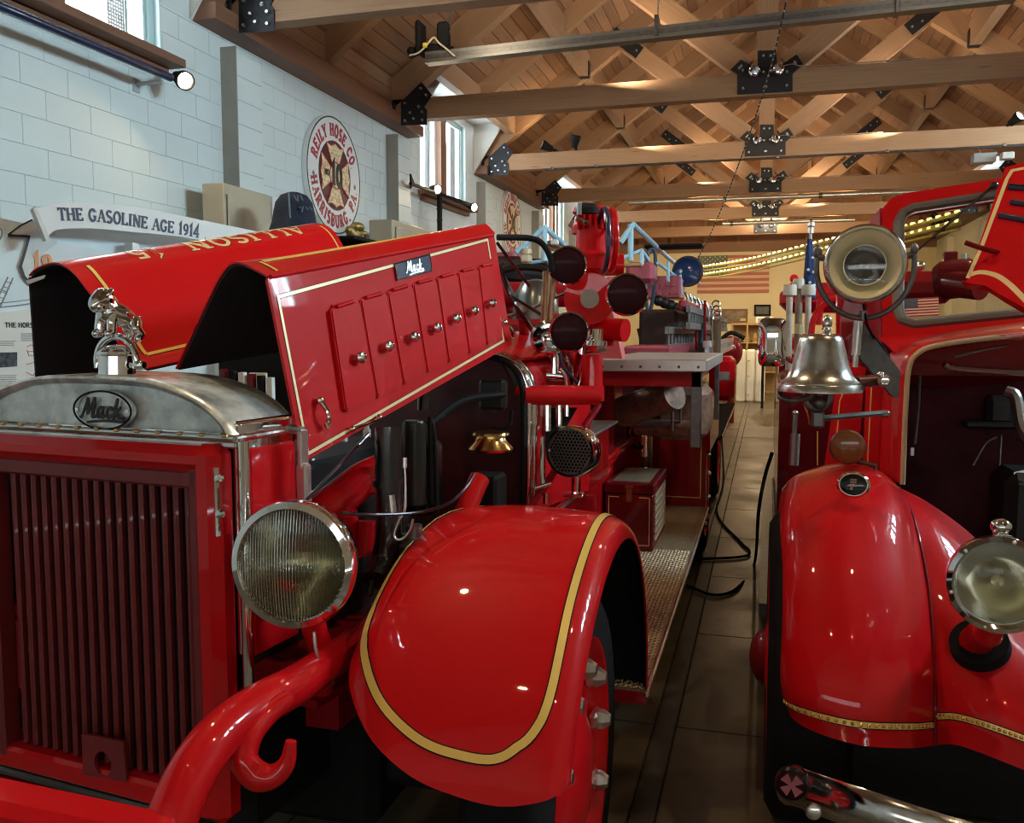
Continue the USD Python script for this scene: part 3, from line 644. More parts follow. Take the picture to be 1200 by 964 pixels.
# radiator: chrome shell top
lip_z = uv_(pv(123, 508, 0))[2]
arch = [uv_(pv(x, y, 0))[[0, 2]] for x, y in [(276, 517), (262, 492), (235, 469), (200, 453), (165, 444), (135, 441)]]
arch = [tuple(p) for p in arch]; half = arch[0][0]
right = arch[:-1]+[(0.0, arch[-1][1])]
full = right+[(-x, z) for x, z in reversed(right[:-1])]
fc = curve([(x, z, 0) for x, z in full], 6)[:, :2]
def ring(inset_, v, n=None):
    out = []
    c = A([0, lip_z]);
    for x, z in fc: out.append(tt(x*(1-inset_/half), v, lip_z+(z-lip_z)*(1-inset_*3.2) if inset_ else z))
    return out
front_poly = Polygon([(x, z) for x, z in fc]+[(-half, lip_z), (half, lip_z)]).buffer(0)
inner_poly = front_poly.buffer(-.018)
sh = ob('radiator_shell', cat(prism(inner_poly.buffer(.004), tt(0, .014, 0), tr_, Zup, -.012),
        sheet([[tt(x*k, v, lip_z+(z-lip_z)*k2) for x, z in fc] for k, k2, v in ((.935, .87, .012), (.95, .90, .002), (.975, .95, -.004), (.995, .99, .004), (1, 1, .02), (1.0, 1.0, .21), (.985, .985, .225), (.96, .96, .225))], .004)), SHELL, E1, label='worn chrome arched top of the radiator', smooth=50)
ob('shell_side', cat(frame_box(tt(half-.015, .115, lip_z-.22), tr_, ta_, Zup, [.03, .20, .52], .010), frame_box(tt(-half+.015, .115, lip_z-.22), tr_, ta_, Zup, [.03, .20, .52], .010)), CHROME, sh, smooth=50)
# piano-hinge lip under the arch
ob('shell_lip', cat(tube([tt(-half-.004, -.006, lip_z+.006), tt(half+.004, -.006, lip_z+.006)], .008, 10), tube([tt(half+.004, -.006, lip_z+.006), tt(half+.006, .21, lip_z+.006)], .008, 10), frame_box(tt(0, 0, lip_z-.008), tr_, ta_, Zup, [2*half+.01, .014, .016], .004)), OLD_CHROME, sh)
ob('lip_bolts', cat(*[frame_box(tt(-half+.02+i*(2*half-.04)/13, -.010, lip_z+.012), tr_, ta_, Zup, [.014, .012, .008], .002) for i in range(14)]), BRASS, sh)
# oval badge with a brush-script name
bc = uv_(pv(124, 480, 0)); bw, bh = .062*1.43, .0225*2.0
bo = tt(bc[0], -.004, bc[2])
badge = ob('badge', prism(affinity.scale(Point(0, 0).buffer(1, 24), bw, bh), bo, tr_, Zup, -.006), SHELL, E1, label='oval maker badge on the chrome radiator top')
oval = affinity.scale(Point(0, 0).buffer(1, 24), bw, bh)
ob('badge_rim', prism(oval.difference(oval.buffer(-.004)), bo-ta_*.006, tr_, Zup, .002), BLACK, badge)
ob('badge_script', prism(affinity.translate(mack_script(bw*1.55), 0, -.001), bo-ta_*.0065, tr_, Zup, .0025), INK_B, badge)
ob('badge_screws', cat(*[disk(bo+tr_*(s*bw*.86)-ta_*.006, -ta_, .004, .003, 10) for s in (-1, 1)]), CHROME, badge)
# filler cap and bulldog mascot
co = tt(uv_(pv(136, 441, .08))[0]+.004, .08, arch[-1][1]-.022); k_ = 2.12/1045
cap = ob('radiator_cap', lathe([(0, 0), (.046, 0), (.042, .012), (.040, .066), (.043, .070), (.043, .076), (.034, .086), (.015, .092), (0, .093)], co, Zup, 48), CHROME, E1)
hoop = [co+Zup*.052+tr_*math.cos(t)*.062+Zup*math.sin(t)*.060 for t in np.linspace(-.25, math.pi+.25, 40)]
ob('cap_hoop', tube(hoop, .0085, 12, flat=(tr_*0+ta_, 1.0)), CHROME, cap, smooth=60)
ob('cap_ears', cat(sphere(co+tr_*.070+Zup*.045, .015, (1, .8, .8)), tube([co+tr_*.045+Zup*.045, co+tr_*.085+Zup*.045], .008, 10)), CHROME, cap)
import manifold3d as mf
def limb(chain):
    """One surface hulled from a chain of (point, radius) spheres."""
    out = mf.Manifold()
    for (a, ra), (b, rb_) in zip(chain[:-1], chain[1:]):
        sp = [mf.Manifold.sphere(r, 16).translate(tuple(map(float, p))) for p, r in ((a, ra), (b, rb_))]
        out = out+mf.Manifold.batch_hull(sp)
    return out
dt = co+Zup*.118; DS = .86                              # the dog stands leaning out over the radiator: head low left, rump right and behind
def dg(a, b, c): return dt+tr_*(a*DS*.82+.004)+ta_*b*DS+Zup*c*DS
dog = limb([(dg(-.010, -.012, .058), .030), (dg(.008, .010, .048), .027), (dg(.024, .034, .030), .021)])
dog += limb([(dg(-.010, -.012, .062), .028), (dg(-.014, -.028, .084), .026)])
dog += limb([(dg(-.014, -.032, .092), .027), (dg(-.016, -.048, .084), .021), (dg(-.016, -.056, .076), .016)])
for s in (-1, 1):
    dog += limb([(dg(-.014+s*.022, -.016, .056), .017), (dg(-.018+s*.026, -.022, .030), .012), (dg(-.018+s*.028, -.026, .002), .011), (dg(-.018+s*.028, -.036, .000), .010)])
    dog += limb([(dg(.024+s*.014, .034, .030), .018), (dg(.034+s*.018, .026, .014), .013), (dg(.038+s*.020, .040, -.002), .010), (dg(.038+s*.020, .028, -.014), .010)])
    dog += limb([(dg(-.013+s*.022, -.026, .108), .010), (dg(-.013+s*.028, -.024, .117), .005)])
    dog += limb([(dg(-.016+s*.014, -.052, .072), .011), (dg(-.016+s*.015, -.050, .066), .008)])
dog += limb([(dg(.030, .050, .038), .007), (dg(.034, .058, .044), .004)])
dog = tm(dog.refine_to_length(.004)); trimesh.smoothing.filter_taubin(dog, iterations=6)
ob('mascot', dog, CHROME, cap, label='chrome bulldog mascot', smooth=60)

# grille: red frame, upright bars, crank plate
gz0 = uv_(pv(122, 925, -.01))[2]; gz1 = lip_z-.006
gl, gr = -.222, .222
gh = uv_(pv(250, 620, 0))[0]
gl2 = gh
gpost = []
for s in (-1, 1):
    m = frame_box(tt(s*(gh+.008), -.004, (gz0+gz1)/2+.0), tr_, ta_, Zup, [.072, .075, gz1-gz0], .022); gpost.append(m)
gf = ob('grille_frame', cat(*gpost, frame_box(tt(0, -.006, gz1-.034), tr_, ta_, Zup, [2*gh+.05, .07, .058], .02), frame_box(tt(0, .002, gz0+.026), tr_, ta_, Zup, [2*gh+.03, .05, .056], .008)), RED, E1, label='glossy red frame round the grille bars')
inn = gh-.030
ob('grille_inner_frame', cat(frame_box(tt(0, -.002, gz1-.080), tr_, ta_, Zup, [2*inn+.02, .05, .040], .006), *[frame_box(tt(s*inn, -.002, (gz0+gz1)/2), tr_, ta_, Zup, [.026, .05, gz1-gz0-.06], .005) for s in (-1, 1)]), GRILLE_RED, gf)
NB = 17; step = 2*(inn-.012)/(NB+1)
for i in range(NB):
    u = -(inn-.012)+step*(i+1); ob('grille_bar', frame_box(tt(u, .012, (gz0+gz1)/2-.01), tr_, ta_, Zup, [step*.47, .020, gz1-gz0-.13], .005), GRILLE_RED, gf)
ob('radiator_core', frame_box(tt(0, .10, (gz0+gz1)/2), tr_, ta_, Zup, [2*inn, .06, gz1-gz0-.04]), BLACK, E1, smooth=False)
cp = [uv_(pv(x, y, -.022))[[0, 2]] for x, y in ((97, 859), (146, 868), (150, 915), (99, 907))]
chole = uv_(pv(122, 894, -.022))
cpl = Polygon([tuple(p) for p in cp]).difference(affinity.scale(Point(chole[0], chole[2]).buffer(1, 20), .026, .030))
ob('crank_plate', prism(cpl, tt(0, -.026, 0), tr_, Zup, -.008), pm('crank_plate_red', (.20, .016, .018), .5, 0, .2, var=.15, scale=20), gf, label='red crank plate with a round hole')

# side of the radiator: red cheek, chrome post, strap bolts
ob('radiator_cheek', frame_box(tt(half+.004, .115, lip_z-.25), tr_, ta_, Zup, [.012, .16, .46], .004), RED, E1)
cs = ob('corner_strip', cat(tube([tt(half+.014, .006, lip_z), tt(half+.014, .006, gz0+.16)], .013, 12), tube([tt(half-.03, -.028, lip_z-.055), tt(half-.03, -.028, lip_z-.20)], .007, 8)), CHROME, E1)
ob('strip_bolts', cat(*[lathe([(0, 0), (.010, 0), (.008, .010), (0, .012)], tt(half-.012, -.036, lip_z-.075-k*.075), -ta_, 10) for k in range(2)]), CHROME, cs)
ob('lamp_strap', cat(frame_box(tt(half+.055, .16, lip_z-.035), tr_, ta_, Zup, [.012, .030, .09], .003), frame_box(tt(half+.056, .16, lip_z-.125), tr_, ta_, Zup, [.030, .026, .12], .006), tube([tt(half+.01, .17, lip_z+.01), tt(half+.055, .165, lip_z+.008)], .010, 8)), STEEL, E1)

# the hood: each side is a top leaf tipped up on the centre hinge with the side leaf hanging from it
VF, VR = .20, 1.30
def hood_leaf(front, rear, n=40):
    f = resample(curve([tuple(p) for p in front], 8), n); r = resample(curve([tuple(p) for p in rear], 8), n)
    return f, r
# right side
RT_f = [pv(206, 432, VF), pv(224, 393, VF), pv(246, 346, VF), pv(257, 325, VF), pv(268, 311, VF), pv(280, 308, VF), pv(297, 315, VF), pv(313, 324, VF)]
RT_r = [pv(500, 380, VR), pv(530, 330, VR), pv(548, 292, VR), pv(556, 276, VR), pv(562, 266, VR), pv(568, 262, VR), pv(574, 267, VR), pv(580, 274, VR)]
f_, r_ = hood_leaf(RT_f, RT_r)
HR = ob('hood_top_leaf', sheet([f_+(r_-f_)*t for t in np.linspace(0, 1, 10)], .004), RED, E1, label='raised right top leaf of the hood, black beneath')
def offs(g, d):
    g = A(g); du = np.gradient(g, axis=0); dv = np.gradient(g, axis=1); n = np.cross(du, dv); n /= np.linalg.norm(n, axis=2, keepdims=True)+1e-12; return g+n*d
def lining(f, r, side_pt, d=.005):
    g = A([f+(r-f)*t for t in np.linspace(.004, .996, 10)]); n = offs(g, d); c = A(side_pt)
    if np.linalg.norm(n[5, 20]-c) > np.linalg.norm(g[5, 20]-c): n = offs(g, -d)
    return n
ob('hood_lining', sheet(lining(f_, r_, (RT_f[0]+RT_r[0]+pv(354, 540, VF)+pv(599, 404, VR))/4), .003), HOOD_IN, HR)
def ribbon_on(fr, pa, w, lift, nrm):
    """A flat stripe along 3D points pa, w wide, in the plane with normal nrm."""
    pa = A(pa); t = np.gradient(pa, axis=0); t /= np.linalg.norm(t, axis=1, keepdims=True)
    n = np.broadcast_to(nrm, pa.shape); s = np.cross(n, t); s /= np.linalg.norm(s, axis=1, keepdims=True)
    return sheet([pa+s*w/2+n*lift, pa-s*w/2+n*lift], .0012)
def shoulder_line(f, r, i, t0, t1, n=12): return [f[i]*(1-t)+r[i]*t for t in np.linspace(t0, t1, n)]
ia = 33
mid_n = unit(np.cross(r_[ia]-f_[ia], f_[ia+2]-f_[ia-2])); mid_n = mid_n if mid_n@(EYE-f_[ia]) > 0 else -mid_n
ob('hood_stripe', cat(ribbon_on(None, shoulder_line(f_, r_, ia, .05, .99), .011, .004, mid_n), ribbon_on(None, [f_[k]*(.96)+r_[k]*.04+0*mid_n for k in range(ia, 39)], .008, .004, mid_n)), GOLD, HR)
# right side leaf: a flat red panel hanging from the shoulder
sp_v = [VF, VF, VR, VR]
SLf0, SLf1, SLr1, SLr0 = pv(313, 325, VF), pv(354, 540, VF), pv(599, 404, VR), pv(579, 275, VR)
so = SLf0; sx = unit(SLr0-SLf0); sn = unit(np.cross(sx, SLf1-SLf0)); sn = sn if sn@(EYE-so) > 0 else -sn
sy = np.cross(sn, sx)                        # up the panel
def sq(x, y): p = PP(x, y, so, sn)-so; return A([p@sx, p@sy])
PNL = Polygon([sq(*p) for p in ((313, 325), (579, 275), (600, 404), (356, 541))]).buffer(-.01).buffer(.01)
SLF = ob('hood_side_leaf', prism(PNL, so-sn*.008, sx, sy, .008), RED, E1, label='raised red side leaf with vent doors and a maker plate')
ob('hood_side_lining', prism(PNL.buffer(-.004), so-sn*.011, sx, sy, .003), HOOD_IN, SLF)
def on_panel(p, lift=0): return so+sx*p[0]+sy*p[1]+sn*lift
inner = Polygon([sq(*p) for p in ((326, 348), (571, 281), (590, 399), (361, 531))])
o1, o2 = inner.buffer(.006, join_style=2), inner.buffer(-.005, join_style=2)
ob('panel_stripe', prism(inner.buffer(.0045, join_style=2).difference(inner.buffer(-.0035, join_style=2)), so, sx, sy, .0012), GOLD_LT, SLF)
ob('panel_stripe_edge', prism(o1.difference(o2), so, sx, sy, .0007), BLACK, SLF)
hinge = ob('hood_hinge', tube([SLf0+sx*.01+sn*.001, SLr0-sx*.01+sn*.001], .006, 8), RED, SLF)
knobs = [(413, 421), (446, 408), (476, 397), (503, 386), (526, 375), (547, 366), (568, 357)]
ktop = [(383, 363), (418, 352), (450, 343), (480, 334), (508, 327), (533, 320), (557, 314), (577, 309)]
kbot = [(401, 484), (438, 468), (469, 452), (497, 438), (522, 426), (546, 415), (567, 405), (586, 396)]
for i in range(7):
    q = Polygon([sq(*ktop[i])+A([.001, 0]), sq(*ktop[i+1])-A([.001, 0]), sq(*kbot[i+1])-A([.001, 0]), sq(*kbot[i])+A([.001, 0])]).buffer(-.012).buffer(.012, quad_segs=5)
    lo = ob('vent_door', cat(prism(q, so, sx, sy, .010), prism(q.buffer(-.004), so+sn*.010, sx, sy, .003)), RED, SLF)
    kp = on_panel(sq(*knobs[i]), .012); ob('door_knob', lathe([(.008, 0), (.008, .008), (.015, .012), (.016, .019), (.011, .027), (0, .029)], kp, sn, 16), CHROME, lo)
    a, b = sq(*ktop[i]), sq(*ktop[i+1])
    ob('door_hinge', tube([on_panel(a*.8+b*.2, .012), on_panel(a*.25+b*.75, .012)], .006, 8), RED, lo)
ob('panel_back_row', prism(Polygon([sq(*p) for p in ((388, 357), (575, 303), (578, 312), (388, 366))]), so, sx, sy, .005), RED, SLF)
npq = Polygon([sq(*p) for p in ((461, 309), (502, 298), (505, 318), (464, 329))])
npl = ob('name_plate', prism(npq, so, sx, sy, .005), NAVY, SLF, label='dark navy maker plate with script lettering')
ob('plate_rim', prism(npq.difference(npq.buffer(-.003)), so+sn*.005, sx, sy, .0015), CHROME, npl)
nc = np.mean([sq(*p) for p in ((461, 309), (502, 298), (505, 318), (464, 329))], axis=0)
ob('plate_script', prism(affinity.translate(affinity.skew(mack_script(.095), xs=8), *nc), so+sn*.005, sx, sy, .002), ALUM, npl)
for (x, y), (x2, y2) in (((371, 470), (379, 502)), ((588, 378), (596, 398))):
    a, b = on_panel(sq(x, y), .012), on_panel(sq(x2, y2), .016)
    hh = ob('hood_latch', cat(sphere(a, .010, sub=2), tube(curve([a, (a+b)/2+sn*.012, b]), .006, 8), tube([b-unit(b-a)*.012, b], .008, 8)), CHROME, SLF)
a, b = on_panel(sq(409, 503), .010), on_panel(sq(441, 489), .010)
ob('grab_handle', cat(tube(curve([a, a+sn*.012+(b-a)*.2, (a+b)/2+sn*.016, b+sn*.012-(b-a)*.2, b]), .004, 8), sphere(a, .008), sphere(b, .008)), CHROME, SLF)
ob('leaf_corner', poly3([pv(349, 528, VF+.012), pv(357, 541, VF+.012), pv(366, 549, VF+.012), pv(352, 557, VF+.012)], .004), DARK_STEEL, SLF)
# left side
LT_f = [pv(172, 432, VF), pv(150, 420, VF), pv(134, 394, VF), pv(119, 364, VF), pv(100, 337, VF), pv(83, 317, VF), pv(64, 308, VF), pv(42, 315, VF), pv(34, 323, VF)]
LT_r = [pv(452, 372, VR), pv(440, 352, VR), pv(424, 328, VR), pv(408, 300, VR), pv(396, 278, VR), pv(386, 267, VR), pv(372, 262, VR), pv(352, 265, VR), pv(344, 272, VR)]
f_, r_ = hood_leaf(LT_f, LT_r)
HL = ob('hood_top_leaf', sheet([f_+(r_-f_)*t for t in np.linspace(0, 1, 10)], .004), RED, E1, label='raised left top leaf lettered in gold')
ob('hood_lining', sheet(lining(f_, r_, (LT_f[0]+LT_r[0]+pv(47, 452, VF)+pv(344, 400, VR))/4), .003), HOOD_IN, HL)
L0, L1 = pv(34, 325, VF), pv(47, 452, VF); L2, L3 = pv(344, 400, VR), pv(342, 272, VR)
ob('hood_side_leaf', poly3([L0, L1, L2, L3], .006), HOOD_IN, E1, label='left side leaf hanging behind the lettered leaf, black inside')
ob('leaf_tongue', poly3([pv(30, 329, VF-.01), pv(53, 322, VF), pv(52, 326, VF), pv(33, 333, VF-.01)], .003), WHITE, HL)
# stripes and gold letters lie on the curved leaf
LFg = lambda t, s: (lambda i, fr: (f_[i]*(1-fr)+f_[min(i+1, 39)]*fr)*(1-t)+(r_[i]*(1-fr)+r_[min(i+1, 39)]*fr)*t)(int(min(s*39, 38.999)), s*39-int(min(s*39, 38.999)))
def leaf_n(t, s):
    a = LFg(min(t+.02, 1), s)-LFg(max(t-.02, 0), s); b = LFg(t, min(s+.02, 1))-LFg(t, max(s-.02, 0)); n = unit(np.cross(a, b)); return n if n@(EYE-LFg(t, s)) > 0 else -n
def leaf_strip(path, w, lift=.003):
    p = A([LFg(t, s)+leaf_n(t, s)*lift for t, s in path]); tg = np.gradient(p, axis=0); tg /= np.linalg.norm(tg, axis=1, keepdims=True)
    n = A([leaf_n(t, s) for t, s in path]); q = np.cross(n, tg); return sheet([p+q*w/2, p-q*w/2], .001)
ob('leaf_stripe', cat(leaf_strip([(.05, s) for s in np.linspace(.12, .70, 24)], .011), leaf_strip([(.97, s) for s in np.linspace(.12, .74, 24)], .008), leaf_strip([(t, .12) for t in np.linspace(.05, .97, 20)], .011)), GOLD, HL)
ob('leaf_stripe_edge', cat(leaf_strip([(.05, s) for s in np.linspace(.12, .70, 24)], .015, .0022), leaf_strip([(t, .12) for t in np.linspace(.05, .97, 20)], .015, .0022)), BLACK, HL)
def leaf_px(x, y):
    best = None
    for t in np.linspace(0, 1, 60):
        for s in np.linspace(.1, .8, 60):
            d = np.hypot(*(proj(LFg(t, s))[:2]-A([x, y])))
            if best is None or d < best[0]: best = (d, t, s)
    return best[1:]
def leaf_text(s_, t_a, t_b, s_base, s_top):
    """Letters laid on the leaf, feet toward the side (s_base), running from the rear to the front."""
    g, adv = text(s_, 1.0, .17, .30, .10); ms = []; eg = []
    for lift, grow, acc in ((.0035, 0, ms), (.0022, .03, eg)):
        for pg in getattr(g.buffer(grow), 'geoms', [g.buffer(grow)]):
            m = trimesh.creation.extrude_polygon(pg.segmentize(.12), .01, engine='earcut'); v = m.vertices
            w = []
            for x, y, z in v:
                t = t_a+(t_b-t_a)*x/adv; s = s_base+(s_top-s_base)*y
                s = min(max(s, .02), .98); w.append(LFg(t, s)+leaf_n(t, s)*(lift if z > .005 else .0005))
            acc.append(trimesh.Trimesh(w, m.faces, process=False))
    return cat(*ms), cat(*eg)
rdg = int(np.argmin([proj(f_[i])[1] for i in range(40)]))/39.0; SB, ST = rdg-.022, rdg-.135
TXT = [leaf_px(353, 268)[0], leaf_px(218, 290)[0], leaf_px(193, 297)[0], leaf_px(151, 303)[0]]
m1, e1 = leaf_text('ALLISON', TXT[0], TXT[1], SB, ST); m2, e2 = leaf_text('15', TXT[2], TXT[3], SB, ST)
ob('leaf_lettering', cat(m1, m2), GOLD_LT, HL, label='gold lettering on the raised leaf'); ob('lettering_edge', cat(e1, e2), BLACK, HL)  # black painted outline round the gold letters

# headlamp
hd = PD(340, 663, 1.86); hr = 75/1045*1.86; hax = unit(A([.10, -1, .03])*1.0); hu, hw, _ = basis(hax)
hl = ob('headlamp', cat(lathe([(hr*.90, .0), (hr, -.004), (hr*1.03, -.016), (hr*1.02, -.034), (hr*.97, -.04), (hr*.93, -.07), (hr*.72, -.14), (hr*.35, -.18), (0, -.19)], hd, hax, 56),
        lathe([(hr*.90, 0), (hr*.865, -.006), (hr*.865, -.016)], hd, hax, 56)), CHROME, E1, label='big round chrome headlamp with ribbed glass', smooth=50)
ob('reflector', lathe([(0, -.11), (hr*.3, -.10), (hr*.6, -.072), (hr*.86, -.022)], hd, hax, 40), pm('lamp_reflector', (.34, .31, .21), .18, 1.0), hl, smooth=60)
gx, gy = np.meshgrid(np.linspace(-1, 1, 97), np.linspace(-1, 1, 30)); rr = hr*.88
xx_ = np.linspace(-.995, .995, 217); gx = np.repeat(xx_[:, None], 16, 1); gy = np.linspace(-1, 1, 16)[None]*np.sqrt(1-xx_**2)[:, None]
flutes = .0022*np.abs(np.sin(gx*np.pi*18))
upv = unit(Zup-hax*np.dot(Zup, hax)); rtv = np.cross(upv, hax)
dome_ = .014*(1-gx**2-gy**2)-.006
top = hd+rtv*(gx*rr)[..., None]+upv*(gy*rr)[..., None]+hax*(dome_+flutes)[..., None]
ob('ribbed_lens', sheet(top, .003), GLASS_HL, hl, smooth=60)
ob('lamp_bulb', sphere(hd-hax*.07, .016), pm('bulb_glass', (.8, .7, .4), .1, .3), hl)
ob('lamp_bracket', cat(tube(curve([hd-hax*.10-Zup*.10, hd-hax*.12-Zup*.17, hd-hax*.16-Zup*.24, hd-hax*.2-Zup*.34-tr_*.02]), .028, 12), tube([hd-hax*.12+tr_*-.06, tt(half+.03, .15, lip_z-.26)], .014, 10)), RED, E1)
cbl = curve([PD(400, 601, 1.95), PD(440, 603, 2.05), PD(490, 600, 2.15), PD(525, 590, 2.2), PD(545, 572, 2.25), PD(556, 555, 2.3)])
ob('wire', tube(cbl, .004, 8), GLOSS_BLACK, E1); ob('wire', tube([PD(357, 588, 1.95), PD(395, 548, 2.1), PD(432, 508, 2.3)], .004, 8), GLOSS_BLACK, E1)
ob('lamp_wire', tube(curve([PD(368, 740, 1.9), PD(371, 765, 1.9), PD(381, 787, 1.92), PD(391, 800, 1.95)]), .004, 8), STEEL, E1)

# frame horns, tow hook, front cross beam
horn = curve([PD(186, 1010, 1.47), PD(205, 950, 1.50), PD(230, 896, 1.55), PD(262, 856, 1.62), PD(305, 825, 1.72), PD(350, 800, 1.85), PD(400, 765, 2.08), PD(440, 735, 2.35)])
ob('frame_horn', tube(horn, np.interp(np.linspace(0, 1, len(horn)), [0, .25, .6, 1], [.044, .043, .042, .04]), 18), RED, E1, label='curved red frame horn', smooth=60)
hm = curve([A([2*TO[0], 0, 0])*0+p-2*tr_*((p-TO)@tr_) for p in horn[::8]])
ob('frame_horn', tube(hm, .043, 16), RED, E1, smooth=60)
hk = [PD(338, 818, 1.72), PD(312, 838, 1.68), PD(292, 862, 1.64), PD(286, 890, 1.62), PD(300, 908, 1.62), PD(320, 909, 1.62), PD(336, 894, 1.62), PD(341, 868, 1.62)]
hc = curve(hk, 8); ob('tow_hook', tube(hc, np.interp(np.linspace(0, 1, len(hc)), [0, .3, .6, .85, 1], [.018, .025, .027, .016, .010]), 16), RED, E1, label='red tow hook', smooth=60)
ob('front_beam', frame_box((PD(-60, 920, 1.44)+PD(186, 972, 1.44))/2-Zup*.015, unit(PD(186, 972, 1.44)-PD(-60, 920, 1.44)), unit(np.cross(Zup, PD(186, 972, 1.44)-PD(-60, 920, 1.44))), np.cross(unit(PD(186, 972, 1.44)-PD(-60, 920, 1.44)), unit(np.cross(Zup, PD(186, 972, 1.44)-PD(-60, 920, 1.44)))), [.40, .09, .055], .016), RED, E1, label='red beam across the front')
ob('axle_shield', cat(frame_box(tt(-.10, .02, gz0-.028), tr_, ta_, Zup, [.56, .05, .02], .006), prism(affinity.scale(Point(0, 0).buffer(1, 16), .115, .06), tt(-.085, -.03, gz0-.065), tr_, ta_, .02)), DARK_STEEL, E1)

# chassis, engine bay
RF = lambda y, z: A([-.99, y, z])
ob('chassis_rail', cat(beam([-1.02, 1.9, .78], [-.95, 7.0, .62], .09, .18), beam([-1.95, 1.9, .78], [-1.90, 7.0, .62], .09, .18)), RED_B, E1)
eng = thing  # (named parts follow)
def pxt(pts, r, n=10, k=6): return tube(curve([PD(*p) for p in pts], k) if len(pts) > 2 else [PD(*p) for p in pts], r, n)
ob('intake_pipe', pxt([(360, 610, 2.25), (395, 585, 2.3), (425, 562, 2.35), (446, 552, 2.4)], .048, 18), RED, E1, label='fat red pipe in the engine bay', smooth=60)
ob('intake_flange', cat(pxt([(438, 545, 2.36), (440, 575, 2.36)], .050, 16), pxt([(405, 600, 2.3), (412, 650, 2.35)], .030, 12), pxt([(430, 610, 2.3), (428, 650, 2.3)], .022, 12)), RED, E1)
ob('black_pipe', cat(pxt([(455, 500, 2.25), (455, 560, 2.25), (456, 620, 2.25), (450, 655, 2.25), (440, 680, 2.2)], .034, 16), pxt([(455, 562, 2.25), (455, 570, 2.25)], .040, 16), pxt([(436, 680, 2.2), (432, 698, 2.18)], .010, 8)), GLOSS_BLACK, E1)
ob('hose_clamp', cat(pxt([(447, 553, 2.24), (468, 555, 2.24)], .006, 8), pxt([(458, 580, 2.2), (460, 600, 2.2)], .010, 10)), STEEL, E1)
ob('exhaust_pipe', pxt([(562, 560, 2.55), (548, 592, 2.5), (532, 628, 2.45), (528, 650, 2.42)], .030, 14), RED, E1, label='slanting red pipe', smooth=60)
ob('copper_line', cat(pxt([(474, 540, 2.2), (475, 575, 2.2), (474, 598, 2.2), (466, 612, 2.2), (462, 628, 2.2), (470, 632, 2.2), (480, 622, 2.2), (484, 608, 2.2)], .0035, 8), pxt([(474, 536, 2.2), (474, 548, 2.2)], .007, 8)), STEEL, E1)
ob('oil_filler', cat(lathe([(0, 0), (.065, 0), (.07, .008), (.05, .03), (.045, .045), (.058, .05), (.055, .058), (0, .06)], PD(575, 528, 2.75), [0, 0, 1], 26)), BRASS, E1, label='flat brass filler cap')
ob('carburettor', cat(rb(PD(490, 645, 2.3), (.10, .12, .10), .02), lathe([(0, 0), (.04, 0), (.04, .06), (.02, .08), (.02, .11), (0, .11)], PD(486, 665, 2.25), [0, 0, 1], 16), rb(PD(478, 690, 2.2), (.05, .08, .05), .01)), DARK_STEEL, E1)
ob('magneto', cat(lathe([(0, 0), (.055, 0), (.055, .20), (.035, .22), (.03, .26), (0, .26)], PD(497, 600, 2.6), [0, 0, 1], 18), lathe([(0, 0), (.02, 0), (.02, .05), (0, .05)], PD(497, 480, 2.6), [0, 0, 1], 12)), GLOSS_BLACK, E1)
ob('coil_can', cat(lathe([(0, 0), (.032, 0), (.032, .22), (.025, .23), (0, .23)], PD(486, 590, 2.45), [0, 0, 1], 16), rb(PD(578, 462, 2.95), (.09, .05, .10), .01)), pm('smoked_green_steel', (.03, .035, .032), .3, .5), E1)
for k, pts in enumerate(([(505, 490, 2.5), (510, 520, 2.5), (512, 600, 2.5)], [(492, 492, 2.5), (490, 530, 2.5), (500, 600, 2.5)], [(600, 480, 2.9), (596, 500, 2.9), (575, 500, 2.9)])):
    ob('ignition_lead', pxt(pts, .006, 6), BLACK, E1)
ob('engine_block', cat(frame_box(tt(.02, .72, .98), tr_, ta_, Zup, [.40, 1.0, .42], .03), frame_box(tt(.02, .72, 1.24), tr_, ta_, Zup, [.24, .9, .14], .03), *[frame_box(tt(.24, .34+.2*k, 1.02), tr_, ta_, Zup, [.08, .12, .18], .02) for k in range(4)]), pm('engine_black', (.02, .017, .017), .5, 0, .3, var=.3, scale=14), E1)
ob('engine_rods', cat(*[pxt([(462+i*14, 500-4*i, 2.5), (464+i*14, 590, 2.5)], .008, 8) for i in range(4)], pxt([(500, 500, 2.6), (540, 470, 2.7), (590, 462, 2.8)], .012, 8)), BLACK, E1)
ob('spark_plug', cat(*[lathe([(0, 0), (.014, 0), (.014, .02), (.007, .03), (.007, .05), (0, .05)], tt(.10, .32+.14*k, 1.31), [0, 0, 1], 8) for k in range(6)]), WHITE, E1)
fwp = [(585, 418), (604, 428), (614, 450), (616, 602), (520, 640), (440, 640), (440, 470), (500, 430)]
ob('firewall', cat(poly3([tt(-.46, VR+.10, .75), tt(.50, VR+.10, .75), tt(.50, VR+.10, 1.40), tt(.40, VR+.10, 1.60), tt(-.36, VR+.10, 1.60), tt(-.46, VR+.10, 1.40)], .02)), pm('firewall_maroon', (.085, .012, .016), .45, 0, .3, var=.25, scale=10), E1)
ob('bay_floor', cat(frame_box(tt(.35, .75, .80), tr_, ta_, Zup, [.30, 1.2, .02]), frame_box(tt(-.3, .75, .80), tr_, ta_, Zup, [.4, 1.2, .02])), RED_B, E1)
ob('underbody_blocker', cat(rb([-1.45, 4.6, .52], (.95, 5.0, .42), .03), frame_box(tt(.02, .45, .62), tr_, ta_, Zup, [.62, .7, .36], .04)), BLACK, E1)  # added black boxes that keep the space under the engine dark
ob('fuel_box', rb(PD(570, 585, 2.75), (.10, .12, .16), .01), BLACK, E1)
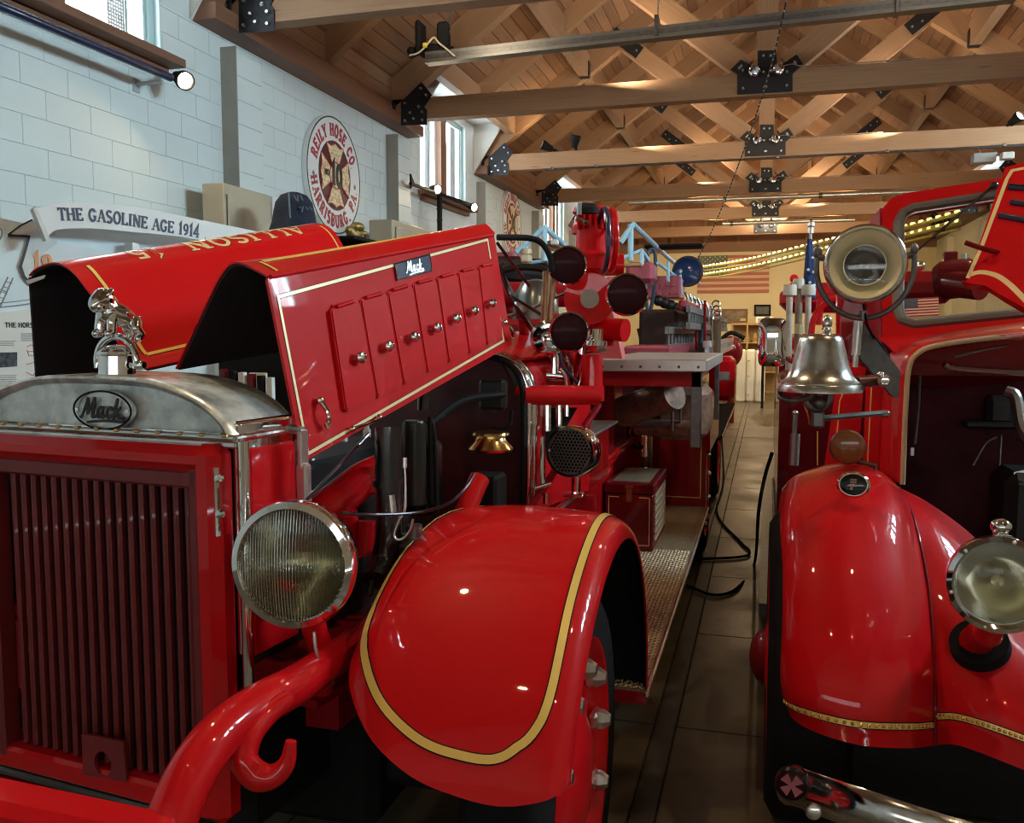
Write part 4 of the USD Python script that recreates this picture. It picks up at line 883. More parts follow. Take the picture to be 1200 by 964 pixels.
# apron between the frame and the fender
# front fender: a crowned sheet over the wheel
WY, WZ = 2.22, .45
def fpt(a, s, d=0.0):
    """a: 0 front bottom .. 1 behind; s: 0 inner .. 1 outer lip."""
    f0 = math.radians(np.interp(s, [0, .12, .3, .5, .75, .9, 1], [53, 42, 32, 27, 25, 27, 30]))
    f1 = math.radians(179)
    ph = f0+(f1-f0)*a
    x = np.interp(s, [0, .07, .16, .3, .5, .7, .84, .92, .97, 1], [-.875, -.857, -.825, -.75, -.63, -.50, -.41, -.365, -.345, -.345])
    r = np.interp(s, [0, .07, .16, .3, .5, .7, .84, .92, .97, 1], [.640, .695, .725, .742, .750, .745, .738, .722, .698, .668])
    st = 1-.10*max(0, (a-.62)/.38)
    back = max(0, a-.55)*1.0
    rr_ = (r+d)*st
    fwd = .03*max(0, .35-a)
    return A([x, WY-rr_*math.cos(ph)*(1.0-.12*(a > .5)*0)-fwd, WZ+rr_*math.sin(ph)*(.985)])
SG = A([[fpt(a, s) for s in np.concatenate([np.linspace(0, .2, 9), np.linspace(.2, .8, 16)[1:], np.linspace(.8, 1, 14)[1:]])] for a in np.linspace(0, 1, 60)])
from scipy.ndimage import gaussian_filter1d
SGs = gaussian_filter1d(SG, 1.4, axis=1, mode='nearest')
FN = ob('front_fender', sheet(SGs, .005), RED, E1, label='broad red front fender with a gold stripe', smooth=70)
ob('fender_underside', sheet(offs(SGs, .006 if np.linalg.norm(offs(SGs, .006)[30, 20]-A([-.6, WY, WZ])) < np.linalg.norm(SGs[30, 20]-A([-.6, WY, WZ])) else -.006)[:, 2:-2], .003), BLACK, FN, smooth=70)
rl = resample(curve([PD(358, 778, 2.0), PD(425, 733, 2.16), PD(500, 680, 2.38), PD(590, 618, 2.75)], 6), 16); il = A([fpt(a, .0) for a in np.linspace(.0, .62, 16)])
ob('frame_apron', sheet([rl, rl*.6+il*.4+A([0, 0, -.02]), il], .004), RED, E1, smooth=60)
ML = SGs-2*tr_*((SGs-TO)@tr_)[..., None]; ob('front_fender', sheet(ML[:, ::-1], .005), RED, E1, smooth=70)
SV = np.concatenate([np.linspace(0, .2, 9), np.linspace(.2, .8, 16)[1:], np.linspace(.8, 1, 14)[1:]])
def fs(a, s, lift):
    ia_ = np.clip(a*59, 0, 58.999); js = np.clip(np.interp(s, SV, np.arange(len(SV))), 0, len(SV)-1.001)
    i, j = int(ia_), int(js); fa, fb = ia_-i, js-j
    P = lambda i, j: SGs[i, j]
    p = P(i, j)*(1-fa)*(1-fb)+P(i+1, j)*fa*(1-fb)+P(i, j+1)*(1-fa)*fb+P(i+1, j+1)*fa*fb
    n = unit(np.cross(SGs[i+1, j]-SGs[i, j], SGs[i, j+1]-SGs[i, j])); c = A([-.6, WY, WZ])
    if n@(p-c) < 0: n = -n
    return p+n*lift, n
def fender_strip(path, w, lift):
    q = [fs(a, s, lift) for a, s in path]; p = A([k[0] for k in q]); n = A([k[1] for k in q])
    t = np.gradient(p, axis=0); t /= np.linalg.norm(t, axis=1, keepdims=True); b = np.cross(n, t)
    return sheet([p+b*w/2, p, p-b*w/2], .0015)
sp = [(.52, .30), (.46, .24), (.38, .17), (.28, .135), (.19, .122), (.095, .125), (.058, .16), (.043, .27), (.036, .45), (.036, .60), (.042, .74), (.064, .83), (.11, .868), (.22, .87), (.32, .868), (.42, .86), (.55, .855)]
sp = curve([(a, s, 0) for a, s in sp], 8)[:, :2]
ob('fender_stripe', fender_strip(sp, .017, .0048), GOLD, FN); ob('stripe_edge', fender_strip(sp, .022, .0036), BLACK, FN)
# front wheel with clamp lugs
def wheel(parent, c, r, w, lug=True, side=1):
    ax = A([side, 0, 0.0]); c = A(c)
    ty = ob('tyre', lathe([(r*.70, -w/2), (r*.90, -w/2*1.05), (r*.985, -w/2*.8), (r, -w/4), (r, w/4), (r*.985, w/2*.8), (r*.90, w/2*1.05), (r*.70, w/2)], c, ax, 48), RUBBER, parent, smooth=60)
    rim = ob('wheel_disc', cat(lathe([(r*.70, w/2*.9), (r*.72, w/2*1.02), (r*.68, w/2*.98), (r*.60, w/2*.5), (r*.42, w/2*.55), (r*.3, w/2*.9), (r*.2, w/2*1.1), (0, w/2*1.15)], c, ax, 40), lathe([(r*.7, -w/2*.8), (r*.5, -w/2*.2), (0, -w/2*.1)], c, ax, 40)), RED, parent, smooth=40)
    if lug:
        for k in range(10):
            an = k*2*np.pi/10+.15; p = c+A([0, math.cos(an), math.sin(an)])*r*.56+ax*w/2*.80
            ob('lug_nut', cat(lathe([(0, 0), (.028, 0), (.028, .018), (.016, .040), (0, .042)], p, ax, 6), rb(p-ax*.006, (.026, .07, .045), .008)), STEEL, rim)
    return ty
wheel(E1, [-.52, WY-.03, .50], .50, .19)
ob('front_axle', tube([A([-2.3, WY, .45]), A([-.6, WY, .45])], .05, 12), BLACK, E1); wheel(E1, [-2.32, WY+.15, .50], .50, .19, side=-1)

# cowl with its chrome edge, body sides
ce = [(560, 414), (585, 419), (604, 428), (615, 444), (619, 470), (619, 530), (618, 602)]
cc_ = curve([pv(x, y, VR+.02) for x, y in ce], 8)
for k, (d, m_, nm) in enumerate(((0, CHROME, 'cowl_edge'), (.024, OLD_CHROME, 'cowl_edge'), (-.022, BLACK, 'cowl_seal'))):
    ob(nm, tube(cc_+tr_*d*.45+ta_*d, .012 if k < 2 else .010, 10), m_, E1, smooth=60)
cow = []
for v, g_ in ((VR+.045, 0.0), (VR+.25, .02), (VR+.55, .05)):
    cow.append([p+ta_*(v-VR-.02)+tr_*g_ for p in resample(cc_, 24)])
ob('cowl', sheet([resample(A(r), 24) for r in cow], .006), RED, E1, smooth=60)
ob('cowl_top', poly3([pv(560, 412, VR+.03), pv(604, 426, VR+.03), PD(700, 412, 3.7), PD(640, 390, 4.2), pv(470, 395, VR+.03)], .01), RED, E1)
# body side behind the cowl: sloping rail, seat box, floor step
BXo = -.82
ob('body_side', cat(bx([-.88, 3.12, .50], [BXo, 6.0, .985]), frame_box([BXo+.01, 4.6, .985], [1, 0, 0], [0, 1, 0], [0, 0, 1], [.07, 2.9, .05], .015)), RED, E1)
ob('side_box', cat(rb([-.84, 4.05, 1.08], (.22, .55, .24), .01), rb([-.84, 4.05, 1.205], (.24, .58, .018), .004)), RED, E1)
ob('box_lid', rb([-.82, 4.05, 1.218], (.26, .60, .012), .003), ALUM, E1)
ob('side_plate', poly3([PX(645, 590, BXo+.012), PX(676, 560, BXo+.012), PX(674, 584, BXo+.012), PX(648, 604, BXo+.012)], .004), ALUM, E1)
ob('side_trim', cat(tube([A([BXo+.028, 3.15, 1.0]), A([BXo+.028, 6.0, 1.0])], .012, 8), tube([A([BXo+.015, 3.15, .94]), A([BXo+.015, 6.0, .94])], .006, 8)), RED, E1)
ob('diagonal_rail', cat(tube([PD(702, 474, 3.25), PD(618, 600, 3.0)], .013, 10)), RED_B, E1)
ob('plumbing', cat(*[pxt(p, r, 10) for p, r in (([(641, 474, 3.16), (641, 505, 3.16)], .016), ([(655, 470, 3.16), (655, 500, 3.16)], .013), ([(664, 470, 3.16), (664, 488, 3.16)], .010), ([(636, 512, 3.08), (636, 575, 3.05)], .009), ([(627, 572, 3.02), (646, 566, 3.02)], .007), ([(640, 578, 3.0), (640, 590, 3.0)], .012))]), OLD_CHROME, E1)
ob('recess_shade_sheet', cat(poly3([PD(630, 478, 3.19), PD(676, 478, 3.22), PD(655, 516, 3.18), PD(630, 530, 3.17)], .006), poly3([PD(621, 545, 3.11), PD(629, 545, 3.11), PD(629, 590, 3.09), PD(621, 590, 3.09)], .006)), BLACK, E1)  # black sheets standing in for shade in the gaps behind the plumbing
# red valve post and pipe
ob('valve_pipe', cat(pxt([(612, 463, 3.05), (700, 463, 3.15)], .034, 16), pxt([(694, 416, 3.2), (694, 470, 3.2)], .038, 16), pxt([(694, 452, 3.2), (694, 470, 3.2)], .044, 16), pxt([(605, 455, 3.05), (612, 458, 3.05)], .02, 10)), RED, E1, label='red standpipe with an elbow beside the cowl')
ob('standpipe_cap', cat(pxt([(697, 386, 3.3), (697, 404, 3.3)], .030, 14), pxt([(697, 400, 3.3), (697, 406, 3.3)], .045, 14), pxt([(688, 408, 3.3), (710, 408, 3.3)], .016, 8)), CHROME, E1)
ob('chrome_bell_stand', cat(pxt([(650, 412, 3.2), (650, 438, 3.2)], .022, 14), pxt([(640, 440, 3.2), (660, 440, 3.2)], .022, 12)), CHROME, E1)
ob('chrome_funnel', cat(tube([PD(667, 400, 3.25), PD(672, 450, 3.3)], [.07, .03], 20), tube([PD(690, 418, 3.3), PD(678, 452, 3.3)], [.03, .03], 14)), CHROME, E1)
for k, p in enumerate(([(655, 413, 3.15), (662, 432, 3.15), (677, 448, 3.15)], [(656, 432, 3.15), (662, 440, 3.15), (664, 455, 3.15)])):
    ob('pull_chain', pxt(p, .006, 6), STEEL if k else NAVY, E1)
# dark red warning lamps
def red_lamp(px, py, d, rpx, ax=None, body=.10, tilt=(0, 0)):
    o = PD(px, py, d); r = rpx*d/1045; ax = unit(EYE-o+A([.1+tilt[0], 0, tilt[1]])) if ax is None else ax
    l = ob('warning_lamp', lathe([(r*.92, 0), (r, -.004), (r*1.02, -.014), (r*.98, -.024), (r*.9, -.05), (r*.6, -body*.85), (.01, -body)], o, ax, 40), CHROME, E1, label='round warning lamp with a dark red lens')
    ob('red_lens', lathe([(r*.95, -.004), (r*.7, .002), (r*.35, .005), (0, .006)], o, ax, 36), LENS_RED, l, smooth=60)
    return o
red_lamp(665, 311, 3.15, 23); red_lamp(735, 345, 3.05, 25, tilt=(.1, 0)); red_lamp(667, 389, 3.0, 23.5)
ob('clear_lamp', lathe([(.05, 0), (.062, -.01), (.06, -.05), (.03, -.1), (0, -.11)], PD(641, 396, 3.1), unit([.05, -1, 0]), 28), CHROME, E1)
ob('lamp_post', cat(pxt([(651, 300, 3.25), (648, 330, 3.25), (644, 378, 3.25)], .012, 10), pxt([(641, 318, 3.3), (638, 385, 3.3)], .016, 10)), pm('bronze_tube', (.45, .24, .14), .25, .9), E1)
# red deck gun column behind the lamps
def dz(x, y, d): return PD(x, y, d)
gun = ob('deck_gun', cat(lathe([(0, 0), (.10, 0), (.10, .02), (.075, .04), (.056, .10), (.052, .29), (.074, .305), (.078, .36), (.062, .375), (.06, .46), (.0, .47)], PD(692, 405, 3.6)-A([0, 0, .0]), [0, 0, 1], 28),
      pxt([(655, 310, 3.6), (730, 310, 3.6)], .045, 14), pxt([(690, 350, 3.45), (690, 352, 3.55)], .09, 24), pxt([(650, 380, 3.68), (733, 387, 3.5)], .046, 14)), RED, E1, label='red deck gun with a hand wheel', smooth=40)
ob('gun_flange', cat(*[lathe([(.02, 0), (.098, 0), (.098, .012), (.02, .016)], PD(691, 350, 3.42), unit(EYE-PD(691, 350, 3.42)), 28)]), RED, gun)
ob('flange_centre', lathe([(0, 0), (.036, 0), (.036, .014), (0, .016)], PD(691, 350, 3.395), unit(EYE-PD(691, 350, 3.42)), 20), pm('dull_grey', (.30, .30, .28), .6), gun)
gt = PD(692, 262, 3.6)
ob('gun_head', cat(lathe([(0, 0), (.078, 0), (.082, .025), (.07, .04), (.066, .075), (.078, .085), (.07, .105), (.0, .105)], PD(693, 274, 3.6), [0, 0, 1], 24), *[rb(PD(678+7*k, 260, 3.52), (.012, .03, .06), .004) for k in range(5)]), RED, gun)
ob('gun_cap', lathe([(0, 0), (.05, 0), (.05, .02), (.032, .04), (0, .045)], PD(689, 251, 3.55), [0, 0, 1], 20), BLACK, gun)
ob('gun_gauge_pipe', cat(pxt([(679, 238, 3.5), (679, 252, 3.5)], .011, 10), pxt([(676, 256, 3.5), (690, 262, 3.5)], .012, 8)), CHROME, gun)
wc = PD(716, 282, 3.45); wx = unit(A([1, .35, 0]))
wu, wv, _ = basis(wx)
ringp = [wc+(math.cos(t)*wu+math.sin(t)*wv)*.115 for t in np.linspace(0, 2*np.pi, 40, endpoint=False)]
ob('hand_wheel', cat(tube(ringp, .012, 10, closed=True), *[tube([wc, ringp[k]], .008, 6) for k in (0, 8, 16, 24, 32)], lathe([(0, -.02), (.025, -.02), (.025, .02), (0, .02)], wc, wx, 14)), RED, gun)
ringp2 = [wc-wx*.03+(math.cos(t)*wu+math.sin(t)*wv)*.122 for t in np.linspace(0, 2*np.pi, 40, endpoint=False)]
ob('wheel_rim', tube(ringp2, .010, 10, closed=True), NAVY, gun)
# black grab tube and steering gear left of the lamps
ob('grab_tube', pxt([(583, 278, 3.1), (620, 279, 3.15), (636, 286, 3.15), (645, 302, 3.15), (648, 318, 3.15)], .011, 10), BLACK, E1)
sw = PD(612, 360, 3.75); sax = unit([0.15, -.75, .65]); su, sv, _ = basis(sax)
swr = [sw+(math.cos(t)*su+math.sin(t)*sv)*.235 for t in np.linspace(0, 2*np.pi, 56, endpoint=False)]
stw = ob('steering_wheel', tube(swr, .015, 10, closed=True), GLOSS_BLACK, E1)
ob('wheel_spoke', cat(*[tube([sw-sax*.03, swr[k]], .008, 6) for k in (4, 18, 32, 46)], lathe([(0, -.05), (.03, -.05), (.03, .0), (0, .01)], sw, sax, 14)), DARK_STEEL, stw)
ob('steering_column', tube([sw-sax*.03, sw-sax*.9], .022, 10), RED_B, E1)
ob('windscreen_strut', cat(pxt([(583, 285, 3.1), (620, 335, 3.4)], .006, 6), pxt([(596, 345, 3.3), (640, 372, 3.4)], .006, 6), pxt([(585, 310, 3.2), (600, 350, 3.3), (632, 400, 3.5)], .009, 6)), GLOSS_BLACK, E1)
ob('seat_back', cat(rb([-1.45, 4.55, 1.42], (1.25, .14, .46), .05), rb([-1.45, 4.25, 1.18], (1.25, .55, .14), .05)), pm('black_leather', (.02, .016, .014), .45, var=.2, scale=30), E1)
ob('seat_frame', rb([-1.45, 4.72, 1.36], (1.36, .10, .74), .03), RED_B, E1)
# siren drum with a woven mesh face
so_ = PD(667, 529, 3.0); sr = 30*3.0/1045; sa = unit([-.18, -1, .06])
sir = ob('siren', cat(lathe([(sr*.90, 0), (sr, 0), (sr*1.03, -.01), (sr*1.03, -.07), (sr*.9, -.085), (sr*.5, -.14), (.02, -.15)], so_, sa, 40), tube([so_-sa*.06-Zup*sr*.9, so_-sa*.06-Zup*(sr+.06)], .018, 10), rb(so_-sa*.05-Zup*(sr+.065), (.07, .06, .012), .004)), CHROME, E1, label='chrome siren drum with a mesh face', smooth=45)
s1 = unit(np.cross(Zup, sa)); s2 = np.cross(sa, s1); grid = []
holes = Point(0, 0).buffer(sr*.93, 24); sub = []
for i in range(-7, 8):
    for j in range(-8, 9):
        x, y = (i+(j % 2)*.5)*.0125, j*.0108
        if x*x+y*y < (sr*.88)**2: sub.append(affinity.translate(sbox(-.0042, -.0042, .0042, .0042), x, y))
ob('siren_mesh', prism(holes.difference(unary_union(sub)), so_-sa*.006, s1, s2, .004), pm('dark_mesh', (.16, .15, .14), .4, .8), sir); ob('siren_inside', disk(so_-sa*.03, sa, sr*.95, .004), BLACK, sir)
# running board, tread plate with raised bars
xb0 = -.76
rbd = ob('running_board', cat(bx([xb0, 2.80, .455], [-.345, 6.02, .495])), RED_B, E1, smooth=False)
ob('board_edge', tube([A([-.343, 2.80, .49]), A([-.343, 6.02, .49])], .009, 8), ALUM, rbd)
TREAD = material('tread_plate', {'c': ('texture_coordinate', {}), 'm1': ('mapping', {'rotation': (0, 0, .785)}), 'w': ('wave_texture', {'scale': 14., 'wave_type': 'bands', 'bands_direction': 'x'}), 'w2': ('wave_texture', {'scale': 14., 'wave_type': 'bands', 'bands_direction': 'y'}),
     'mn': ('math', {'math_type': 'multiply'}), 'b': ('bump', {'strength': .8, 'distance': .006}), 'p': ('principled_bsdf', {'base_color': (.36, .30, .20), 'metallic': .7, 'roughness': .5})},
     [('c.object', 'm1.vector'), ('m1.vector', 'w.vector'), ('m1.vector', 'w2.vector'), ('w.fac', 'mn.value1'), ('w2.fac', 'mn.value2'), ('mn.value', 'b.height'), ('b.normal', 'p.normal')])
tp = ob('tread_plate', bx([xb0+.01, 2.81, .495], [-.352, 6.01, .499]), TREAD, rbd, smooth=False)
stud = cat(*[frame_box([xb0+.03+.0165*i, 2.83+.0165*j, .500], unit([1, 1 if (i+j) % 2 else -1, 0]), unit([-1 if (i+j) % 2 else 1, 1, 0]), [0, 0, 1], [.016, .0055, .003], .0012) for i in range(23) for j in range(116)])
ob('tread_ridges', stud, pm('tread_ridge', (.90, .78, .55), .42, .5), tp, kind='stuff', smooth=False)
# rear fender wall and wheel behind the tread plate
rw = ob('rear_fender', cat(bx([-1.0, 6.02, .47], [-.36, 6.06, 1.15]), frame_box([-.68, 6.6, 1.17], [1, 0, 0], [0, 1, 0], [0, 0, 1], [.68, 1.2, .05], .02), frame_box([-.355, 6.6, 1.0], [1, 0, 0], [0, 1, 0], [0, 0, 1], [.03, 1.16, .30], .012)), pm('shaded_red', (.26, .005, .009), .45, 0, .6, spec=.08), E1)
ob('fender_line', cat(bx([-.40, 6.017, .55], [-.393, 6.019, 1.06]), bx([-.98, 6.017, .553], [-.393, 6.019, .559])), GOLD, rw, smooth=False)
wheel(E1, [-.52, 6.75, .52], .52, .24)
# hose-bed frame behind the seat with a bright metal deck
dk = [PD(706, 432, 4.3), PD(806, 432, 4.45), PD(834, 412, 5.6), PD(700, 412, 5.6)]
zd = float(np.mean([p[2] for p in dk[:2]])+.03)
DK = [PZ(704, 416, zd), PZ(808, 417, zd), PZ(834, 411.5, zd), PZ(735, 409.5, zd)]
dx0, dx1, dy0, dy1 = -.80, -.26, 4.25, 5.85
dk_ = ob('metal_deck', rb([(dx0+dx1)/2, (dy0+dy1)/2, 1.50], (dx1-dx0, dy1-dy0, .06), .006), ALUM, E1, label='bright aluminium deck panel')
ob('deck_rivets', cat(*[lathe([(0, 0), (.007, 0), (.004, .004), (0, .005)], [dx0+.05+.09*k, dy0-.001, 1.495], [0, -1, 0], 8) for k in range(6)]), DARK_STEEL, dk_)
ob('deck_skirt', bx([dx0, dy0+.03, 1.40], [dx1-.03, dy0+.05, 1.47]), RED_B, dk_, smooth=False)
ob('deck_leg', cat(rb([dx1-.05, dy0+.05, 1.30], (.05, .04, .38), .004), rb([dx1-.03, dy1-.1, 1.30], (.03, .03, .38), .004), beam([dx1-.10, dy0+.06, 1.12], [dx1-.10, dy0+.06, 1.47], .015, .02)), DARK_STEEL, dk_)
ob('pump_works', cat(tube([A([-.75, 4.9, 1.22]), A([-.45, 4.7, 1.34])], .085, 18), tube([A([-.70, 5.1, 1.12]), A([-.35, 5.0, 1.12])], .05, 14), rb([-.45, 5.3, 1.2], (.3, .5, .3), .04)), pm('weathered_pump', (.22, .11, .07), .5, .3, var=.5, scale=18), E1, label='weathered pump casting under the deck')
ob('pump_pipes', cat(*[tube([A([-.48+.035*k, 4.9+.1*k, 1.12]), A([-.48+.035*k, 4.9+.1*k, 1.36-.04*(k % 3)])], .008, 8) for k in range(4)], tube([A([-.8, 5.05, 1.14]), A([-.35, 5.0, 1.15])], .018, 10)), pm('dull_pipe', (.20, .17, .16), .4, .7, var=.3, scale=20), E1)
ob('bed_wall', cat(bx([-2.2, 5.9, .6], [-.75, 5.96, 1.46]), bx([-.86, 4.3, .98], [-.83, 6.0, 1.45]), bx([-2.3, 6.0, .5], [-.95, 7.3, 1.4])), MAROON, E1, smooth=False)
ob('pylon', prism(Polygon([(-.09, 0), (.09, 0), (.03, .27), (-.03, .27)]), [-.76, 4.45, 1.53], [1, 0, 0], [0, 0, 1], .12), pm('faded_red', (.55, .10, .12), .4), E1, label='tapered pink-red bracket on the deck')

# things resting on the running board
tb = [-.62, 4.48, .50]
b0, b1 = A([-.805, 4.66, .50]), A([-.548, 5.26, .862])
TB = thing('toolbox', 'red toolbox with gold lining and a grated side on the running board', 'toolbox', ((b0[0]+b1[0])/2, (b0[1]+b1[1])/2, .50))
ob('box_body', frame_box((b0+b1)/2-A([0, 0, .03]), [1, 0, 0], [0, 1, 0], [0, 0, 1], b1-b0-A([0, 0, .06]), .006), MAROON, TB)
lid = ob('box_lid', frame_box([(b0[0]+b1[0])/2, (b0[1]+b1[1])/2, b1[2]-.028], [1, 0, 0], [0, 1, 0], [0, 0, 1], [b1[0]-b0[0]+.012, b1[1]-b0[1]+.012, .056], .008), MAROON, TB)
ob('lid_tread', bx([b0[0]+.03, b0[1]+.05, b1[2]], [b1[0]-.03, b1[1]-.06, b1[2]+.003]), TREAD, lid, smooth=False)
ob('lining_stripe', cat(*[bx([a, b0[1]-.0015, c], [b, b0[1], d]) for a, b, c, d in ((b0[0]+.018, b0[0]+.023, .53, .79), (b1[0]-.023, b1[0]-.018, .53, .79), (b0[0]+.018, b1[0]-.018, .53, .535), (b0[0]+.018, b0[0]+.075, .785, .79), (b1[0]-.075, b1[0]-.018, .785, .79))]), GOLD_LT, TB, smooth=False)
xm = (b0[0]+b1[0])/2
ob('hasp', cat(rb([xm, b0[1]-.006, .80], (.034, .010, .075), .004), lathe([(0, 0), (.013, 0), (.010, .012), (0, .014)], [xm, b0[1]-.010, .79], [0, -1, 0], 12), rb([xm, b0[1]-.008, .845], (.044, .012, .016), .003)), BRASS, TB)
gr_ = [bx([b1[0]+.001, b0[1]+.05, .545+.04*k], [b1[0]+.005, b1[1]-.05, .555+.04*k]) for k in range(7)]+[bx([b1[0]+.001, b0[1]+.05+.045*k, .545], [b1[0]+.005, b0[1]+.06+.045*k, .80]) for k in range(12)]
ob('grating', cat(*gr_), pm('pale_gold_grating', (.72, .60, .42), .4, .3), TB, smooth=False)
EX = thing('fire_extinguisher', 'copper and nickel soda acid extinguisher standing behind the toolbox', 'fire extinguisher', (-.715, 5.60, .50))
eo = A([-.715, 5.60, .50])
ob('tank', lathe([(0, 0), (.095, 0), (.10, .01), (.095, .02), (.095, .52), (.09, .56), (.06, .60), (.035, .62), (0, .62)], eo, [0, 0, 1], 30), COPPER, EX, smooth=45)
ob('tank_cap', cat(lathe([(0, .61), (.045, .61), (.045, .64), (.03, .66), (0, .66)], eo, [0, 0, 1], 20), tube([eo+A([-.06, 0, .645]), eo+A([.06, 0, .645])], .008, 8)), CHROME, EX)
ob('hose', tube(curve([eo+A([.0, -.03, .62]), eo+A([-.06, -.10, .62]), eo+A([-.09, -.14, .55]), eo+A([-.06, -.14, .46]), eo+A([.0, -.12, .45])]), .010, 8), BLACK, EX)
ob('carry_strap', lathe([(.096, .2), (.099, .2), (.099, .24), (.096, .24)], eo, [0, 0, 1], 30), BRASS, EX)

# ================================================================ THE FIRE ENGINE ON THE RIGHT
E2 = thing('fire_engine', 'red vintage fire engine with polished bell and round spotlight, right of the aisle', 'fire engine', (1.0, 4.0, 0))
def prow(rows, k=6, n=None):
    g = A([curve([PD(*p) for p in r], k) for r in rows]); return A([curve(g[:, j], k) for j in range(g.shape[1])]).transpose(1, 0, 2)
frow = [[(922, 590, 3.75), (940, 570, 3.72), (985, 560, 3.7), (1025, 566, 3.65), (1050, 585, 3.6)],
        [(918, 572, 3.32), (936, 556, 3.25), (985, 543, 3.20), (1028, 551, 3.15), (1054, 572, 3.10)],
        [(911, 612, 3.10), (926, 594, 2.95), (985, 580, 2.88), (1042, 588, 2.86), (1072, 612, 2.90)],
        [(908, 672, 2.94), (923, 665, 2.76), (985, 658, 2.67), (1052, 664, 2.68), (1086, 682, 2.76)],
        [(907, 742, 2.84), (923, 743, 2.64), (990, 745, 2.54), (1058, 748, 2.56), (1093, 757, 2.65)],
        [(908, 796, 2.78), (926, 806, 2.57), (995, 820, 2.47), (1060, 823, 2.49), (1095, 823, 2.58)],
        [(912, 818, 2.76), (938, 848, 2.56), (1000, 871, 2.46), (1060, 876, 2.48), (1095, 873, 2.57)]]
G2 = prow(frow, 8)
lipc = G2[:, :1]+A([.012, .05, -.01])                               # rolled outer lip
G2f = np.concatenate([lipc, G2], axis=1)
F2 = ob('front_fender', sheet(G2f, .006), RED, E2, label='tall red front fender with a beaded gold line', smooth=70)
arow = [[(1054, 572, 3.10), (1085, 588, 3.05), (1125, 616, 3.0), (1165, 650, 2.95), (1240, 700, 2.9)],
        [(1072, 612, 2.90), (1100, 625, 2.88), (1135, 650, 2.86), (1170, 680, 2.82), (1240, 730, 2.78)],
        [(1086, 682, 2.76), (1115, 690, 2.74), (1145, 702, 2.72), (1175, 722, 2.68), (1240, 762, 2.62)],
        [(1093, 757, 2.65), (1118, 757, 2.61), (1145, 762, 2.57), (1178, 775, 2.53), (1240, 800, 2.48)],
        [(1095, 823, 2.58), (1118, 823, 2.53), (1145, 829, 2.48), (1178, 840, 2.44), (1240, 862, 2.40)],
        [(1095, 873, 2.57), (1118, 872, 2.51), (1145, 880, 2.46), (1178, 893, 2.42), (1240, 918, 2.38)]]
G3 = prow(arow, 8)
ob('front_apron', sheet(G3, .006), RED, E2, label='red apron between fender and radiator', smooth=70)
def gstrip(G, rowf, w, lift, m, name, parent, beads=False):
    i = rowf*(G.shape[0]-1); a = int(i); fr = i-a
    p = G[a]*(1-fr)+G[a+1]*fr; dn = unit((G[a+1]-G[a]).mean(0)); tg = np.gradient(p, axis=0); n = np.cross(tg, G[a+1]-G[a]); n /= np.linalg.norm(n, axis=1, keepdims=True)
    n *= np.sign((n*(EYE-p)).sum(1))[:, None]; q = np.cross(n, tg); q /= np.linalg.norm(q, axis=1, keepdims=True)
    ob(name, sheet([p+q*w/2+n*lift, p-q*w/2+n*lift], .0012), m, parent)
    if beads:
        pp_ = resample(p+n*(lift+.001), beads); ob('gold_beads', cat(*[sphere(x, w*.34, sub=1) for x in pp_]), BRASS, parent, kind='stuff')
gstrip(G2, .915, .016, .0048, GOLD, 'gold_line', F2, 34); gstrip(G3, .86, .016, .0048, GOLD, 'gold_line', E2, 26)
gstrip(G2, .915, .022, .0038, BLACK, 'line_edge', F2); gstrip(G3, .86, .022, .0038, BLACK, 'line_edge', E2)
seam = A([PD(1054, 571, 3.09), PD(1072, 611, 2.89), PD(1087, 682, 2.75), PD(1094, 757, 2.64), PD(1096, 823, 2.57), PD(1096, 873, 2.56)])
ob('fender_welt', tube(curve(seam, 6), .005, 8), MAROON, F2)
wheel(E2, [.145, 3.18, .52], .52, .22, lug=False, side=-1); ob('hub_cap', lathe([(.10, 0), (.10, .02), (.08, .05), (.04, .07), (0, .075)], [.045, 3.18, .52], [-1, 0, 0], 28), MAROON, E2)
ob('chassis', cat(rb([.75, 3.6, .60], (.9, 1.6, .25), .02), rb([.95, 5.2, .42], (1.5, 3.2, .2), .02), rb([.9, 2.85, .42], (1.3, .25, .36), .03)), BLACK, E2)  # black blocks added so the space behind the bumper stays dark
ob('running_step', cat(bx([.0, 3.95, .42], [.5, 8.6, .48]), bx([.02, 3.98, .12], [.06, 8.5, .42])), DARK_STEEL, E2, smooth=False)
# headlamp with a crystal marker on its crown
h2 = PD(1172, 685, 2.30); r2 = 57/1045*2.30; a2 = unit(A([-.12, -1, .06]))
hl2 = ob('headlamp', cat(lathe([(r2*.84, .004), (r2*.90, .012), (r2*1.0, .006), (r2*1.03, -.014), (r2*1.0, -.035), (r2*.95, -.05), (r2*.85, -.10), (r2*.5, -.16), (0, -.18)], h2, a2, 48), lathe([(r2*.84, .004), (r2*.80, -.004), (r2*.80, -.014)], h2, a2, 48)), CHROME, E2, label='chrome headlamp on the right engine', smooth=50)
ob('reflector', lathe([(0, -.10), (r2*.35, -.09), (r2*.6, -.065), (r2*.82, -.018)], h2, a2, 36), pm('lamp_reflector_bright', (.62, .60, .54), .16, 1.0), hl2, smooth=60)
up2 = unit(Zup-a2*np.dot(Zup, a2)); rt2 = np.cross(up2, a2)
g = A([[(i/22*math.cos(j/150*2*np.pi), i/22*math.sin(j/150*2*np.pi)) for j in range(151)] for i in range(23)]); gx, gy = g[..., 0], g[..., 1]
tl = h2+rt2*(gx*r2*.82)[..., None]+up2*(gy*r2*.82)[..., None]+a2*(.022*(1-gx**2-gy**2)-.008+.0014*np.abs(np.sin(gx*np.pi*14)))[..., None]
ob('ribbed_lens', sheet(tl, .003), GLASS_HL, hl2, smooth=60)
